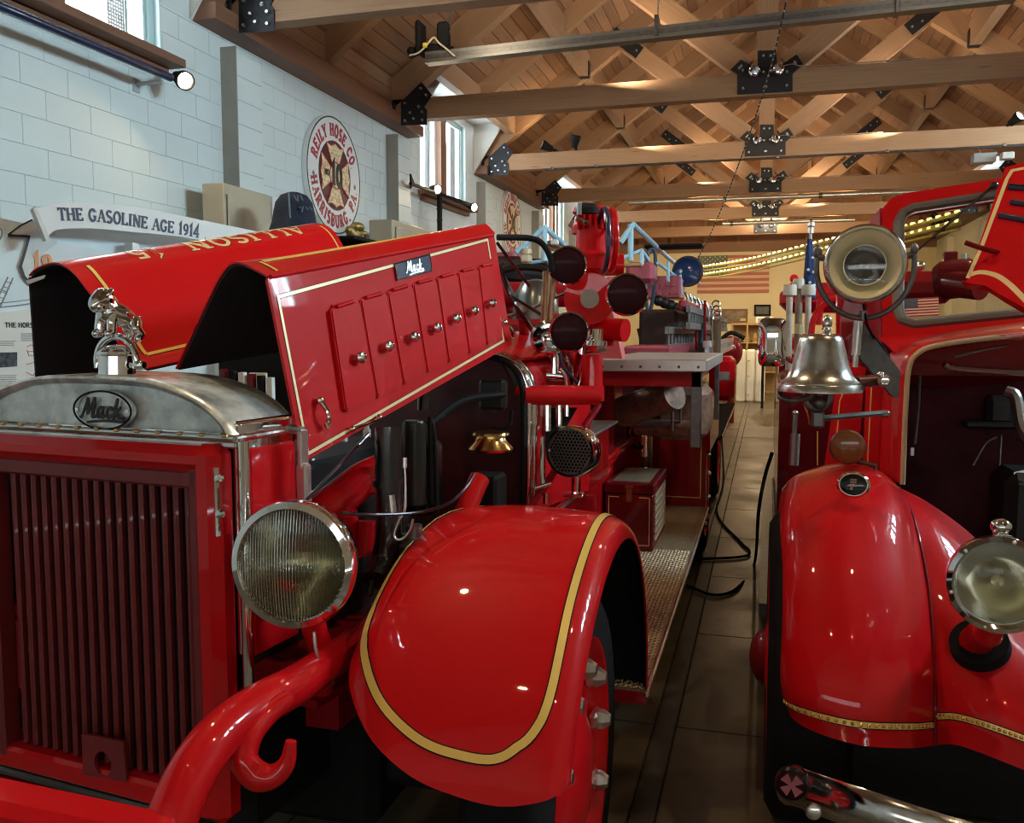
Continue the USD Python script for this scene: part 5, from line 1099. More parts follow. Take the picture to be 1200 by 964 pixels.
ob('lamp_bulb', sphere(h2-a2*.06, .016), UsdShade.Material.Get(stage, '/World/Looks/bulb_glass'), hl2)
ob('marker_crystal', cat(sphere(h2+up2*(r2+.022)-a2*.03, .026, (1, 1, .8)), tube([h2+up2*r2-a2*.03, h2+up2*(r2+.02)-a2*.03], .018, 12)), CHROME, hl2)
for t in np.linspace(.3, 6.5, 6, endpoint=False): ob('bezel_screw', lathe([(0, 0), (.006, 0), (.004, .004), (0, .005)], h2+(rt2*math.cos(t)+up2*math.sin(t))*r2*.93+a2*.010, a2, 8), STEEL, hl2)
ob('lamp_foot', cat(tube(curve([h2-up2*r2*.8-a2*.05, h2-up2*(r2+.02)-a2*.06-rt2*.015, PD(1152, 742, 2.48), PD(1146, 752, 2.56)], 5), [.03]*5+[.034]*5+[.042]*5+[.05], 16)), RED, E2, smooth=60)
gk = PD(1147, 752, 2.555); gn = unit(A([-.30, -.55, .75]))
ob('foot_gasket', lathe([(.0, -.03), (.080, -.03), (.078, .006), (0, .008)], gk, gn, 28), RUBBER, E2)
# fender marker lamp and amber lamp
mk = PD(1000, 568, 2.80); mn = unit(EYE-mk+A([0, 0, .12]))
ml = ob('marker_lamp', lathe([(.030, 0), (.040, .004), (.042, .016), (.036, .026), (.033, .026)], mk, mn, 28, sx=1.2), CHROME, E2); ob('marker_lens', lathe([(.034, .024), (.020, .030), (0, .032)], mk, mn, 24, sx=1.2), GLOSS_BLACK, ml)
ob('lens_rib', cat(*[tube([mk+mn*.031+Zup*(.005*k-.015)-CR*.010, mk+mn*.033+Zup*(.005*k-.015)+CR*.010], .0012, 6) for k in range(7)]), STEEL, ml)
am = PD(993, 524, 3.05); an_ = unit(A([-.1, -1, 0]))
al = ob('amber_lamp', lathe([(.056, 0), (.060, -.01), (.055, -.05), (.02, -.07), (0, -.07)], am, an_, 28), DARK_STEEL, E2); ob('amber_lens', lathe([(.056, 0), (.04, .010), (0, .014)], am, an_, 28), AMBER, al, label='dull amber lens')
ob('amber_arm', cat(tube([am-an_*-.0+A([.02, .05, -.05]), am+A([.10, .08, -.07]), am+A([.10, .08, -.12])], .008, 8)), DARK_STEEL, E2)
# bell
bs = 2.60/1045; bo = PD(960.5, 458, 2.60)
bprof = [(0, 66), (10, 66.5), (20, 65.5), (23, 63), (25, 58), (27.5, 48), (30, 38), (33, 27), (36.5, 18.5), (41, 13), (44.5, 10.5), (45, 8.5), (46.5, 8), (48.5, 3.5), (49, 0), (47, -.5), (44, 2), (36, 12), (28, 30), (22, 60)]
BELLM = pm('polished_bell', (.66, .65, .60), .24, 1.0, var=.06, scale=9, rvar=.05)
bl = ob('bell', lathe([(r*bs, z*bs) for r, z in bprof], bo, [0, 0, 1], 64), BELLM, E2, label='polished bell on the right engine', smooth=40)
ob('bell_finial', lathe([(9*bs, 66*bs), (5*bs, 67*bs), (4*bs, 71*bs), (6.5*bs, 72*bs), (5*bs, 74*bs), (5.2*bs, 76*bs), (6*bs, 78*bs), (5.4*bs, 83*bs), (3.2*bs, 87*bs), (0, 89*bs)], bo+A([6*bs, 0, 0]), [0, 0, 1], 24), BELLM, bl, smooth=40)
ob('clapper', cat(tube([bo+A([0, 0, .05]), bo+A([0, 0, -.03])], .008, 8), sphere(bo+A([0, 0, -.035]), .022)), DARK_STEEL, bl)
yk = curve([bo+A([-45*bs, 0, -2*bs]), bo+A([-44*bs, -.02, -8*bs]), bo+A([-30*bs, -.03, -11*bs]), bo+A([-12*bs, -.02, -7*bs])], 6)
ob('bell_bracket', cat(tube(yk, .008, 10), tube(curve([bo+A([x*bs, 0, z*bs]) for x, z in ((-8, -2), (-14, -14), (-2, -22), (10, -14), (12, -2))], 6), .010, 10), rb(bo+A([-1*bs, 0, -33*bs]), (.036, .036, .05), .006), tube([bo+A([4*bs, 0, -32*bs]), bo+A([80*bs, .18, -30*bs])], .009, 10), rb(bo+A([80*bs, .18, -31*bs]), (.03, .03, .02), .005)), DARK_STEEL, E2)
ob('bell_hinge', cat(tube([bo+A([42*bs, .02, 10*bs]), bo+A([70*bs, .05, 13*bs])], .018, 12), lathe([(0, 0), (.018, 0), (.018, .03), (0, .032)], bo+A([70*bs, .03, 13*bs]), [0, -1, 0], 12)), pm('dark_bronze', (.20, .10, .09), .3, .8), E2)
ob('bell_hinge_bolt', cat(lathe([(0, 0), (.012, 0), (.012, .02), (0, .022)], bo+A([70*bs, .0, 13*bs]), [0, -1, 0], 6), sphere(bo+A([66*bs, .0, 20*bs]), .010)), CHROME, E2)
ob('clapper_chain', tube(curve([bo+A([-18*bs, 0, -3*bs]), bo+A([-16*bs, 0, -18*bs]), bo+A([-12*bs, 0, -28*bs]), bo+A([-10*bs, 0, -40*bs])], 5), .003, 6), BRASS, E2)
# bracket plate and post under the spotlight
ob('bracket_plate', poly3([PD(1010.5, 379, 2.80), PD(1054, 435, 2.86), PD(1053, 466, 2.86), PD(1043, 464, 2.86), PD(1008.5, 420, 2.80)], .010), DARK_STEEL, E2, label='grey steel bracket plate')
ob('bracket_post', cat(tube([PD(1006, 376, 2.80), PD(1003, 416, 2.80)], .014, 12), tube([PD(1003, 416, 2.80), PD(1002, 430, 2.80)], .009, 10)), STEEL, E2)
# round spotlight in its yoke
s0 = PD(1014, 309, 2.72); rs = 46/1045*2.72; sa_ = unit(A([-.06, -1, .03])); ups = unit(Zup-sa_*np.dot(Zup, sa_)); rts = np.cross(ups, sa_)
sl_ = ob('spotlight', cat(lathe([(rs*.90, .0), (rs*.95, .008), (rs*1.0, .004), (rs*1.02, -.012), (rs*1.0, -.03), (rs*.96, -.045), (rs*.9, -.09), (rs*.6, -.15), (0, -.17)], s0, sa_, 52), lathe([(rs*.90, 0), (rs*.87, -.008), (rs*.87, -.02)], s0, sa_, 52)), OLD_CHROME, E2, label='round spotlight with clear glass', smooth=50)
ob('reflector', lathe([(.012, -.105), (rs*.25, -.10), (rs*.48, -.085), (rs*.50, -.06), (rs*.70, -.045), (rs*.89, -.018)], s0, sa_, 44), SPOT_DISH, sl_, smooth=60)
ob('spot_glass', lathe([(rs*.89, -.006), (rs*.5, .010), (0, .016), (0, .013), (rs*.5, .007), (rs*.89, -.009)], s0, sa_, 40), PANE, sl_, smooth=60)
ob('inner_bowl', cat(lathe([(0, -.075), (rs*.3, -.066), (rs*.5, -.045), (rs*.53, -.040), (rs*.5, -.037)], s0, sa_, 36)), CHROME, sl_, smooth=60)
ob('spot_bulb', cat(sphere(s0-sa_*.045, .012), tube([s0-sa_*.075, s0-sa_*.05], .010, 10)), DARK_STEEL, sl_)
yk = [s0+rts*math.sin(t)*rs*1.18-ups*math.cos(t)*rs*1.36-sa_*.04+ups*.0 for t in np.linspace(-1.75, 1.75, 30)]
ob('spot_yoke', cat(tube(yk, .0085, 10), *[tube([yk[k], s0+rts*sg*rs*.98-sa_*.04+ups*rs*.2], .010, 8) for k, sg in ((0, -1), (-1, 1))], sphere(yk[0]+ups*.015, .014, (1, 1, 1.6)), sphere(yk[-1]+ups*.015, .012, (1, 1, 1.6)), lathe([(0, 0), (.012, 0), (.012, .03), (0, .03)], s0-ups*rs*1.42-sa_*.04, [0, 0, 1], 10)), DARK_STEEL, E2)
ob('spot_cord', tube(curve([s0-ups*rs-sa_*.05, PD(1018, 385, 2.75), PD(1033, 405, 2.9), PD(1042, 418, 3.0)], 6), .004, 6), RUBBER, E2)
# windscreen: red surround, rubber gasket, tinted glass
W0, W1, W2, W3 = PD(1034, 236, 3.80), PD(1250, 200, 3.55), PD(1250, 382, 3.35), PD(1034, 402, 3.60)
wn = unit(np.cross(W1-W0, W3-W0)); wn = wn if wn@(EYE-W0) > 0 else -wn
wxv = unit(W1-W0); wyv = np.cross(wn, wxv)
def wq(x, y): p = PP(x, y, W0, wn)-W0; return (p@wxv, p@wyv)
outer = Polygon([wq(*p) for p in ((1034, 262), (1034, 246), (1044, 234), (1060, 228), (1250, 198), (1250, 384), (1034, 404))])
op = Polygon([wq(*p) for p in ((1052, 262), (1058, 250), (1070, 244), (1262, 214), (1262, 362), (1072, 381), (1056, 376), (1051, 362))]).buffer(-.012).buffer(.012)
ob('windscreen_frame', prism(outer.difference(op), W0-wn*.06, wxv, wyv, .07), RED, E2)
gasket = np.array(op.exterior.coords); gas3 = [W0+wxv*a+wyv*b+wn*.008 for a, b in gasket[:-1]]
gs = ob('windscreen_gasket', tube(A(gas3)[::1], .018, 8, closed=True), pm('gasket_grey', (.12, .11, .095), .45), E2)
gl_ = ob('windscreen_glass', prism(op.buffer(-.004), W0-wn*.022, wxv, wyv, .005), SHIELD, E2, label='clear windscreen glass')
inn_ = op.buffer(-.022); gi = np.array(inn_.exterior.coords); ob('windscreen_trim', tube([W0+wxv*a+wyv*b+wn*.0 for a, b in gi[:-1]], .006, 8, closed=True), STEEL, E2)
# flag sticker on the glass
fq = [wq(1058, 349), wq(1100, 346.5), wq(1100, 368), wq(1058, 370.5)]
fw, fh = np.linalg.norm(A(fq[1])-A(fq[0])), np.linalg.norm(A(fq[3])-A(fq[0])); fo = W0+wxv*fq[0][0]+wyv*fq[0][1]-wn*.012; fx = unit(W0+wxv*fq[1][0]+wyv*fq[1][1]-wn*.012-fo); fy = np.cross(wn, fx)
US_RED, US_WHITE, US_BLUE = pm('flag_red', (.45, .03, .04), .5), pm('flag_white', (.82, .80, .74), .5), pm('flag_blue', (.03, .05, .18), .5)
def us_flag(parent, o, x, y, w, h, mats, th=.0015, stars=True, name='flag_field'):
    n = np.cross(x, y)
    f = ob(name, prism(sbox(0, -h, w, 0), o, x, y, th), mats[1], parent, smooth=False)
    for k in range(7): ob('red_stripe', prism(sbox(0, -h*(2*k+1)/13, w, -h*2*k/13), o+n*th, x, y, th*.5), mats[0], f, smooth=False)
    ob('canton', prism(sbox(0, -h*7/13, w*.42, 0), o+n*th*1.5, x, y, th*.5), mats[2], f, smooth=False)
    st = []
    for r in range(9):
        for c in range(6 if r % 2 == 0 else 5):
            cx_ = w*.42*((c+.5+(.5 if r % 2 else 0))/6.0); cy_ = -h*7/13*((r+.7)/9.4); rr_ = h*.022
            st.append(affinity.translate(Polygon([(math.sin(k*math.pi/5)*rr_*(1 if k % 2 == 0 else .42), math.cos(k*math.pi/5)*rr_*(1 if k % 2 == 0 else .42)) for k in range(10)]), cx_, cy_))
    ob('stars', prism(unary_union(st), o+n*th*2, x, y, th*.4), mats[3] if len(mats) > 3 else mats[1], f, kind='stuff', smooth=False)
    return f
us_flag(E2, fo, fx, fy, fw, fh, (US_RED, US_WHITE, US_BLUE), name='flag_sticker')
ob('wiper', cat(tube([PD(1166, 216, 3.62), PD(1100, 272, 3.62)], .006, 8), tube([PD(1108, 265, 3.61), PD(1070, 298, 3.60)], .004, 8), sphere(PD(1165, 217, 3.6), .016), sphere(PD(1095, 277, 3.6), .009)), GLOSS_BLACK, E2)
# scuttle and nose shell round the open engine bay
ob('scuttle', cat(sheet([[PD(1030, 396, 3.62), PD(1100, 388, 3.6), PD(1250, 372, 3.5)], [PD(1040, 404, 3.45), PD(1100, 397, 3.42), PD(1250, 380, 3.3)], [PD(1048, 414, 3.3), PD(1090, 404, 3.25), PD(1250, 386, 3.1)]], .012)), RED, E2, smooth=60)
nose = curve([PD(1250, 386, 3.02), PD(1150, 396, 3.05), PD(1095, 404, 3.08), PD(1075, 412, 3.1), PD(1064, 428, 3.12), PD(1060, 470, 3.14), PD(1056, 566, 3.16)], 8)
back = [p+A([-.035, .28, .03*max(0, 1-i/len(nose)*2)]) for i, p in enumerate(nose)]
ns = ob('nose_shell', sheet([nose, [p+A([-.012, .03, .004]) for p in nose], [p*.5+q*.5+A([-.004, 0, .006]) for p, q in zip(nose, back)], back], .008), RED, E2, smooth=60)
ob('nose_welt', tube([p+A([.004, -.006, -.003]) for p in nose], .009, 8), pm('cloth_welt', (.55, .42, .24), .8), ns)
ob('side_sheet', cat(poly3([PD(1016, 440, 3.5), PD(1052, 425, 3.42), PD(1050, 570, 3.42), PD(1010, 560, 3.5)], .012), poly3([PD(985, 420, 3.9), PD(1012, 430, 3.8), PD(1005, 560, 3.8), PD(962, 560, 3.9)], .012)), RED, E2)
ob('side_beading', cat(tube([PD(1022, 440, 3.44), PD(1016, 555, 3.44)], .003, 6), tube([PD(988, 460, 3.84), PD(984, 470, 3.84), PD(980, 520, 3.84)], .003, 6), tube([PD(958, 505, 3.9), PD(958, 545, 3.9)], .003, 6)), GOLD, E2)
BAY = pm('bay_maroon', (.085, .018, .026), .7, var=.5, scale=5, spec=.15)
ob('hood_top', sheet([[PD(1066, 412, 3.16), PD(1120, 400, 3.06), PD(1260, 384, 2.98)], [PD(1060, 407, 3.7), PD(1120, 397, 3.6), PD(1260, 383, 3.5)]], .01), RED, E2, smooth=60)
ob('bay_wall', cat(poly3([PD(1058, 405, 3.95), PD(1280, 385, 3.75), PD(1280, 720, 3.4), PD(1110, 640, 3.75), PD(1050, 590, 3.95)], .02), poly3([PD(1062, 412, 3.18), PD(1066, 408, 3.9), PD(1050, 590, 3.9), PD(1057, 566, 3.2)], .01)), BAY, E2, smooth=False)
bd = lambda pts, r: tube(curve([PD(*p) for p in pts], 6) if len(pts) > 2 else [PD(*p) for p in pts], r, 8)
ob('bay_rod', cat(bd([(1106, 427, 3.3), (1125, 432, 3.3), (1250, 440, 3.2)], .011), bd([(1118, 418, 3.4), (1150, 410, 3.4), (1180, 405, 3.4)], .006)), STEEL, E2)
ob('bay_cable', cat(bd([(1173, 510, 3.6), (1170, 560, 3.55), (1167, 615, 3.5)], .006), bd([(1078, 440, 3.5), (1076, 480, 3.5), (1072, 520, 3.5)], .006), bd([(1140, 545, 3.6), (1155, 520, 3.6), (1168, 512, 3.6)], .006)), DARK_STEEL, E2)
ob('water_hose', bd([(1178, 458, 3.4), (1190, 465, 3.38), (1197, 500, 3.35), (1215, 530, 3.3)], .022), STEEL, E2)
ob('bay_gear', cat(rb(PD(1170, 480, 3.65), (.10, .1, .12), .02), rb(PD(1160, 497, 3.65), (.2, .1, .03), .01), rb(PD(1200, 610, 3.4), (.2, .3, .4), .04), sphere(PD(1105, 500, 3.85), .09, (1, .5, 1.2))), pm('oily_iron', (.03, .03, .03), .4, .5), E2)
ob('bay_tag', cat(poly3([PD(1188, 553, 3.3), PD(1212, 548, 3.28), PD(1212, 583, 3.28), PD(1187, 580, 3.3)], .006)), ALUM, E2); ob('bay_tag_hole', disk(PD(1195, 567, 3.27), unit(EYE-PD(1195, 567, 3.27)), .012, .006, 14), BLACK, E2)
ob('clip', rb(PD(1069, 529, 3.15), (.012, .008, .03), .002), ALUM, E2)
# the near hood side, swung up
hp = [(1178, 196), (1250, 176), (1260, 380), (1200, 366), (1176, 352), (1158, 340), (1130, 336), (1140, 308)]
H0 = PD(1178, 196, 2.95); H1 = PD(1250, 176, 2.85); H2 = PD(1132, 334, 2.80)
hn = unit(np.cross(H1-H0, H2-H0)); hn = hn if hn@(EYE-H0) > 0 else -hn; hx = unit(H1-H0); hy = np.cross(hn, hx)
def hq(x, y): p = PP(x, y, H0, hn)-H0; return (p@hx, p@hy)
hsd = ob('hood_side', prism(Polygon([hq(*p) for p in hp]).buffer(-.006).buffer(.006), H0-hn*.008, hx, hy, .008), RED, E2, label='raised red hood side with three louvres, cut by the right edge')
lv = lambda x0, y0, x1, y1: prism(LineString([hq(x0, y0), hq(x1, y1)]).buffer(.009, cap_style=1), H0, hx, hy, .008)
for q in ((1184, 220, 1240, 224), (1187, 238, 1240, 244), (1173, 253.5, 1240, 266)):
    v_ = ob('louvre', lv(*q), pm('louvre_blue', (.03, .035, .08), .3, .3) if q[0] == 1184 else UsdShade.Material.Get(stage, '/World/Looks/louvre_blue'), hsd); ob('louvre_lip', tube([H0+hx*hq(q[0], q[1]-2)[0]+hy*hq(q[0], q[1]-2)[1]+hn*.008, H0+hx*hq(q[2], q[3]-2)[0]+hy*hq(q[2], q[3]-2)[1]+hn*.008], .004, 6), CHROME, v_)
hs_line = [hq(*p) for p in ((1250, 188), (1186, 200), (1180, 210), (1150, 290), (1134, 326))]; hs2 = [hq(*p) for p in ((1136, 322), (1150, 319), (1168, 323), (1184, 334), (1200, 350), (1240, 392))]
ob('gold_line', cat(prism(LineString(hs_line).buffer(.006, cap_style=2), H0, hx, hy, .0015), prism(LineString(curve([(a, b, 0) for a, b in hs2], 5)[:, :2]).buffer(.008, cap_style=2), H0, hx, hy, .0015)), GOLD_LT, hsd)
ob('hood_flare', sheet([[H0+hx*hq(x, y)[0]+hy*hq(x, y)[1]+hn*o for x, y in ((1130, 336), (1158, 341), (1178, 353), (1205, 368), (1255, 395))] for y_, o in ((0, 0), (0, .012), (0, .03))], .004), RED, hsd)
ob('hood_catch', tube([PD(1131, 284, 2.8), PD(1148, 290, 2.78), PD(1170, 296, 2.8)], .008, 8), MAROON, hsd)
# cab interior seen through the glass, mirror, body side
ob('cab_dash', cat(rb([1.15, 4.35, 1.55], (1.6, .5, .25), .05), rb([1.15, 5.6, 1.35], (1.6, .25, .5), .06)), MAROON, E2)
ob('roof_siren', cat(lathe([(0, 0), (.09, 0), (.12, .04), (.12, .20), (.09, .25), (0, .26)], PD(1095, 330, 5.6), unit([.9, -.3, .1]), 24), tube([PD(1112, 332, 5.5), PD(1150, 336, 5.3)], .08, 16), rb(PD(1113, 308, 5.6), (.08, .08, .14), .01)), MAROON, E2)
ob('siren_band', cat(tube([PD(1120, 318, 5.5), PD(1130, 318, 5.5)], .05, 14), tube([PD(1130, 298, 5.5), PD(1130, 316, 5.5)], .02, 10)), STEEL, E2)
mo = PD(905, 401, 3.0); mw, mh = 31/1045*3.0, 56/1045*3.0
mp_ = sbox(-mw/2+.02, -mh/2+.02, mw/2-.02, mh/2-.02).buffer(.02, quad_segs=6)
mgx, mgz = np.meshgrid(np.linspace(-1, 1, 15), np.linspace(-1, 1, 23), indexing='ij')
mbk = np.stack([mo[0]+mgx*mw*.5*(1-.10*np.abs(mgz)**6), mo[1]-.022*(1-np.abs(mgx)**3)*(1-np.abs(mgz)**4), mo[2]+mgz*mh*.5*(1-.06*np.abs(mgx)**6)], -1)
mir = ob('side_mirror', cat(prism(mp_, mo+A([0, .03, 0]), [1, 0, 0], [0, 0, 1], .03), sheet(mbk, .003)), CHROME, E2, label='rounded chrome mirror back', smooth=60)
ob('mirror_arm', cat(tube(curve([mo+A([.0, .03, -.01]), mo+A([.06, .08, -.06]), PD(945, 428, 3.3)], 5), .010, 8), lathe([(0, 0), (.015, 0), (.012, .02), (0, .02)], mo+A([0, -.002, -.02]), [0, -1, 0], 10)), OLD_CHROME, E2)
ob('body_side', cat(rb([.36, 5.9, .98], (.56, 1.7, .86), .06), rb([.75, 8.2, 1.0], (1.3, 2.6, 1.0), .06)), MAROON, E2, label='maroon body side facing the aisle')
ob('body_moulding', cat(tube([A([.075, 5.0, .58]), A([.075, 6.8, .58])], .008, 8), bx([.10, 5.03, .575], [.6, 5.045, .585])), ALUM, E2)
ob('grab_rail', cat(tube([PD(932, 485, 4.6), PD(931, 508, 4.6)], .012, 8), tube([PD(932, 508, 4.6), PD(930, 545, 4.6)], .026, 10), sphere(PD(932, 484, 4.6), .016)), STEEL, E2)
ob('rear_frame', cat(tube([PD(958, 380, 4.6), PD(962, 350, 4.6)], .02, 8), tube([PD(985, 345, 4.4), PD(985, 410, 4.4)], .022, 8), tube(curve([PD(950, 410, 4.5), PD(953, 375, 4.5), PD(968, 355, 4.5), PD(985, 348, 4.5)], 6), .016, 8)), RED, E2)
ob('cab_pillar', cat(poly3([PY(985, 346, 4.3), PY(1036, 340, 4.3), PY(1036, 410, 4.3), PY(1012, 432, 4.3), PY(985, 428, 4.3)], .03), poly3([PD(1022, 262, 4.0), PD(1036, 244, 3.85), PD(1036, 402, 3.7), PD(1020, 400, 3.9)], .03)), RED_B, E2)
# bumper with a round emblem lamp
bp = curve([PD(919, 920, 2.42), PD(930, 921, 2.32), PD(965, 934, 2.22), (PD(1020, 953, 2.12)), PD(1100, 980, 2.04), PD(1220, 1015, 1.98)], 8)
sec = [(-.052, .006), (-.040, -.010), (-.012, -.020), (.012, -.020), (.040, -.010), (.052, .006)]
tg = np.gradient(bp, axis=0); tg /= np.linalg.norm(tg, axis=1, keepdims=True); fwdn = np.cross(tg, [0, 0, 1.0]); fwdn /= np.linalg.norm(fwdn, axis=1, keepdims=True)
fwdn *= np.sign((fwdn*(EYE-bp)).sum(1))[:, None]
bmp = ob('bumper', sheet([bp+Zup*a-fwdn*b for a, b in sec], .006), OLD_CHROME, E2, label='chrome bumper', smooth=60)
eo2 = PD(928, 919, 2.20); en = unit(A([-.15, -1, .15]))
em = ob('bumper_lamp', lathe([(0, -.05), (.036, -.05), (.042, -.01), (.042, 0), (.036, .006), (.034, .0)], eo2, en, 28), GLOSS_BLACK, E2); ob('lamp_emblem', cat(lathe([(.034, 0), (.02, .006), (0, .008)], eo2, en, 24)), LENS_RED, em)
eu, ev, _ = basis(en)
ob('emblem_cross', prism(unary_union([affinity.rotate(Polygon([(-.003, 0), (-.012, .026), (.012, .026), (.003, 0)]), k*90+45, origin=(0, 0)) for k in range(4)]), eo2+en*.006, eu, ev, .003), pm('emblem_rose', (.35, .10, .12), .4), em)
ob('bumper_bolt', lathe([(0, 0), (.020, 0), (.018, .010), (.010, .014), (0, .014)], PD(953, 950, 2.17), en, 20), OLD_CHROME, E2)

# ================================================================ LEFT SIDE DISPLAYS
def plane_tools(P0, P1, off=0.0):
    x = unit(A([(P1-P0)[0], (P1-P0)[1], 0])); n = np.cross(x, Zup); n = n if n@(EYE-P0) > 0 else -n
    o = P0+n*off; x = np.cross(Zup, n)
    return o, x, n, (lambda px, py: (lambda d: (d@x, d@Zup))(PP(px, py, o, n)-o))
S0, S1 = PD(40, 250, 4.3), PD(265, 272, 5.05)
o, x_, n_, q = plane_tools(S0, S1)
rib = thing('banner_sign', 'white ribbon-shaped sign lettered THE GASOLINE AGE behind the raised hood', 'sign', PD(150, 262, 4.7))
top = curve([q(*p)+(0,) for p in ((35, 246), (70, 238), (118, 239), (168, 245), (222, 256), (300, 272))], 6)[:, :2]
bot = curve([q(*p)+(0,) for p in ((300, 296), (216, 279), (150, 272), (102, 268), (64, 270), (50, 282))], 6)[:, :2]
ob('ribbon', prism(Polygon(list(top)+list(bot)).buffer(0), o, x_, Zup, .03), PALE, rib, smooth=False)
ob('ribbon_fold', prism(Polygon([q(*p) for p in ((35, 246), (38, 243), (55, 281), (50, 283))]), o, x_, Zup, .045), PALE_G, rib, smooth=False)
# its letters follow the ribbon's curve
base = curve([q(*p)+(0,) for p in ((66, 259), (100, 259.5), (135, 263), (172, 269), (204, 274.5), (232, 279.5), (262, 285.5))], 8)[:, :2]
bl_ = np.r_[0, np.cumsum(np.linalg.norm(np.diff(base, axis=0), axis=1))]
def along(s): return A([np.interp(s, bl_, base[:, 0]), np.interp(s, bl_, base[:, 1])])
g, adv = text('THE GASOLINE AGE 1914 . .', 1.0, .19, .30, .05)
Ltot = np.linalg.norm(A(q(231, 279))-A(q(66, 259))); k = Ltot/ (text('THE GASOLINE AGE 1914', 1.0, .19, .30, .05)[1]); hcap = .062
ms = []
for pg in g.geoms:
    m = trimesh.creation.extrude_polygon(pg, .004, engine='earcut'); v = m.vertices; w = []
    for a, b, c in v:
        p = along(a*k); t = unit(along(a*k+.02)-along(a*k-.02)); p = p+A([-t[1], t[0]])*b*hcap; w.append(o+x_*p[0]+Zup*p[1]+n_*(.03+c))
    ms.append(trimesh.Trimesh(w, m.faces, process=False))
ob('lettering', cat(*ms), INK, rib, kind='stuff', smooth=False)
ob('ribbon_post', cat(beam(o+x_*.5-n_*.06+Zup*-.1, A([o[0]+x_[0]*.5-n_[0]*.06, o[1]+x_[1]*.5-n_[1]*.06, 0.0]), .05, .05, (1, 0, 0)), beam(o+x_*1.0-n_*.06+Zup*-.1, A([o[0]+x_[0]*1.0-n_[0]*.06, o[1]+x_[1]*1.0-n_[1]*.06, 0.0]), .05, .05, (1, 0, 0))), ALUM, rib)
# display boards behind
o, x_, n_, q = plane_tools(S0, S1, -.12)
DB = thing('display_board', 'pale museum display board with line drawings at the left edge', 'display board', PD(40, 400, 4.3))
def qp(*pts): return Polygon([q(*p) for p in pts]).buffer(0)
def pl(shape, lift, th, name, mat, parent, **kw): return ob(name, prism(shape, o+n_*lift, x_, Zup, th), mat, parent, smooth=False, **kw)
def ln(pts, w): return LineString([q(*p) for p in pts]).buffer(w/2)
flo = -o[2]
pl(Polygon([q(-80, 262), q(0, 255), q(30, 262), q(120, 262), q(300, 290), (q(300, 560)[0], flo), (q(-80, 560)[0], flo)]), -.03, .03, 'backing', pm('board_ice', (.66, .76, .79), .5), DB)
tail = qp((9, 275), (22, 264), (36, 258), (62, 262), (66, 285), (46, 300), (38, 330), (34, 334), (26, 322), (23, 310), (29, 290), (33, 277))
pl(tail, 0, .012, 'ribbon_tail', PALE_G, DB); pl(ln([(9, 275), (22, 265), (36, 258)], .008).union(ln([(10, 276), (33, 277), (29, 292), (23, 312), (27, 324), (35, 333)], .012)), .012, .002, 'tail_outline', INK_B, DB)
pl(affinity.scale(Point(*q(84, 312)).buffer(1, 20), .22, .11), .0, .008, 'round_panel', PALE, DB)
g, adv = text('19', 1.0, .24, .30, .05); s_ = .085
b0_ = q(37, 318); pl(affinity.translate(affinity.scale(g, s_, s_, origin=(0, 0)), *b0_), .012, .003, 'orange_year', ORANGE, DB)
lad = unary_union([ln([(-6, 356), (9, 325)], .006), ln([(0, 360), (15, 326)], .006)]+[ln([(-4+3*i, 354-6*i), (2+3*i, 356-6*i)], .004) for i in range(5)]+[ln([(-10, 335), (8, 342)], .004), ln([(-20, 362), (20, 358), (60, 352)], .006), ln([(-20, 357), (20, 353), (60, 347)], .004)])
pl(lad, 0, .002, 'ladder_drawing', INK_G, DB)
sc_ = LineString(curve([q(-10, 288)+(0,), q(0, 280)+(0,), q(2, 270)+(0,), q(-6, 264)+(0,)], 6)[:, :2]).buffer(.003); pl(sc_, 0, .002, 'scroll_drawing', INK_G, DB)
low = qp((-80, 372), (0, 366), (30, 362), (70, 372), (110, 392), (110, 560), (-80, 560)); pl(low, .0, .010, 'text_panel', pm('text_panel_cream', (.76, .73, .68), .55), DB)
g, adv = text('THE HORSE', 1.0, .22, .34, .06); a, b = q(5, 383.5), q(38, 381.5); k = (b[0]-a[0])/(text('THE HORS', 1, .22, .34, .06)[1])
pl(affinity.translate(affinity.scale(g, k, .024, origin=(0, 0)), *a), .010, .002, 'panel_heading', INK_B, DB)
def para(x0, y0, x1, n, dy, name, mat):
    pl(unary_union([ln([(x0, y0+i*dy), (x1-rng.uniform(0, 3), y0+i*dy-.3)], .0035) for i in range(n)]), .010, .001, name, mat, DB, kind='stuff')
para(24, 391, 42, 5, 2.0, 'small_print', INK_G); para(-4, 400, 18, 3, 2.2, 'small_print', INK_G); para(-4, 440, 20, 6, 2.2, 'small_print', INK_G); para(-4, 453, 20, 8, 2.4, 'small_print', pm('rust_print', (.40, .18, .12), .6))
PH = pm('photo_print', (.06, .065, .075), .4, var=.9, scale=40)
pl(qp((-8, 413), (19, 412.5), (19, 429), (-8, 431)), .010, .003, 'photograph', PH, DB); pl(qp((30, 444), (46, 443), (46, 455), (30, 456)), .010, .003, 'photograph', PH, DB)
pl(unary_union([ln([(31, 406), (36, 404), (41, 408), (40, 416), (33, 417), (31, 410)], .003), ln([(31, 412), (41, 411)], .003), ln([(30, 427), (40, 424), (43, 432), (38, 440), (30, 436)], .003)]), .010, .001, 'red_sketch', SEAL_RED, DB)
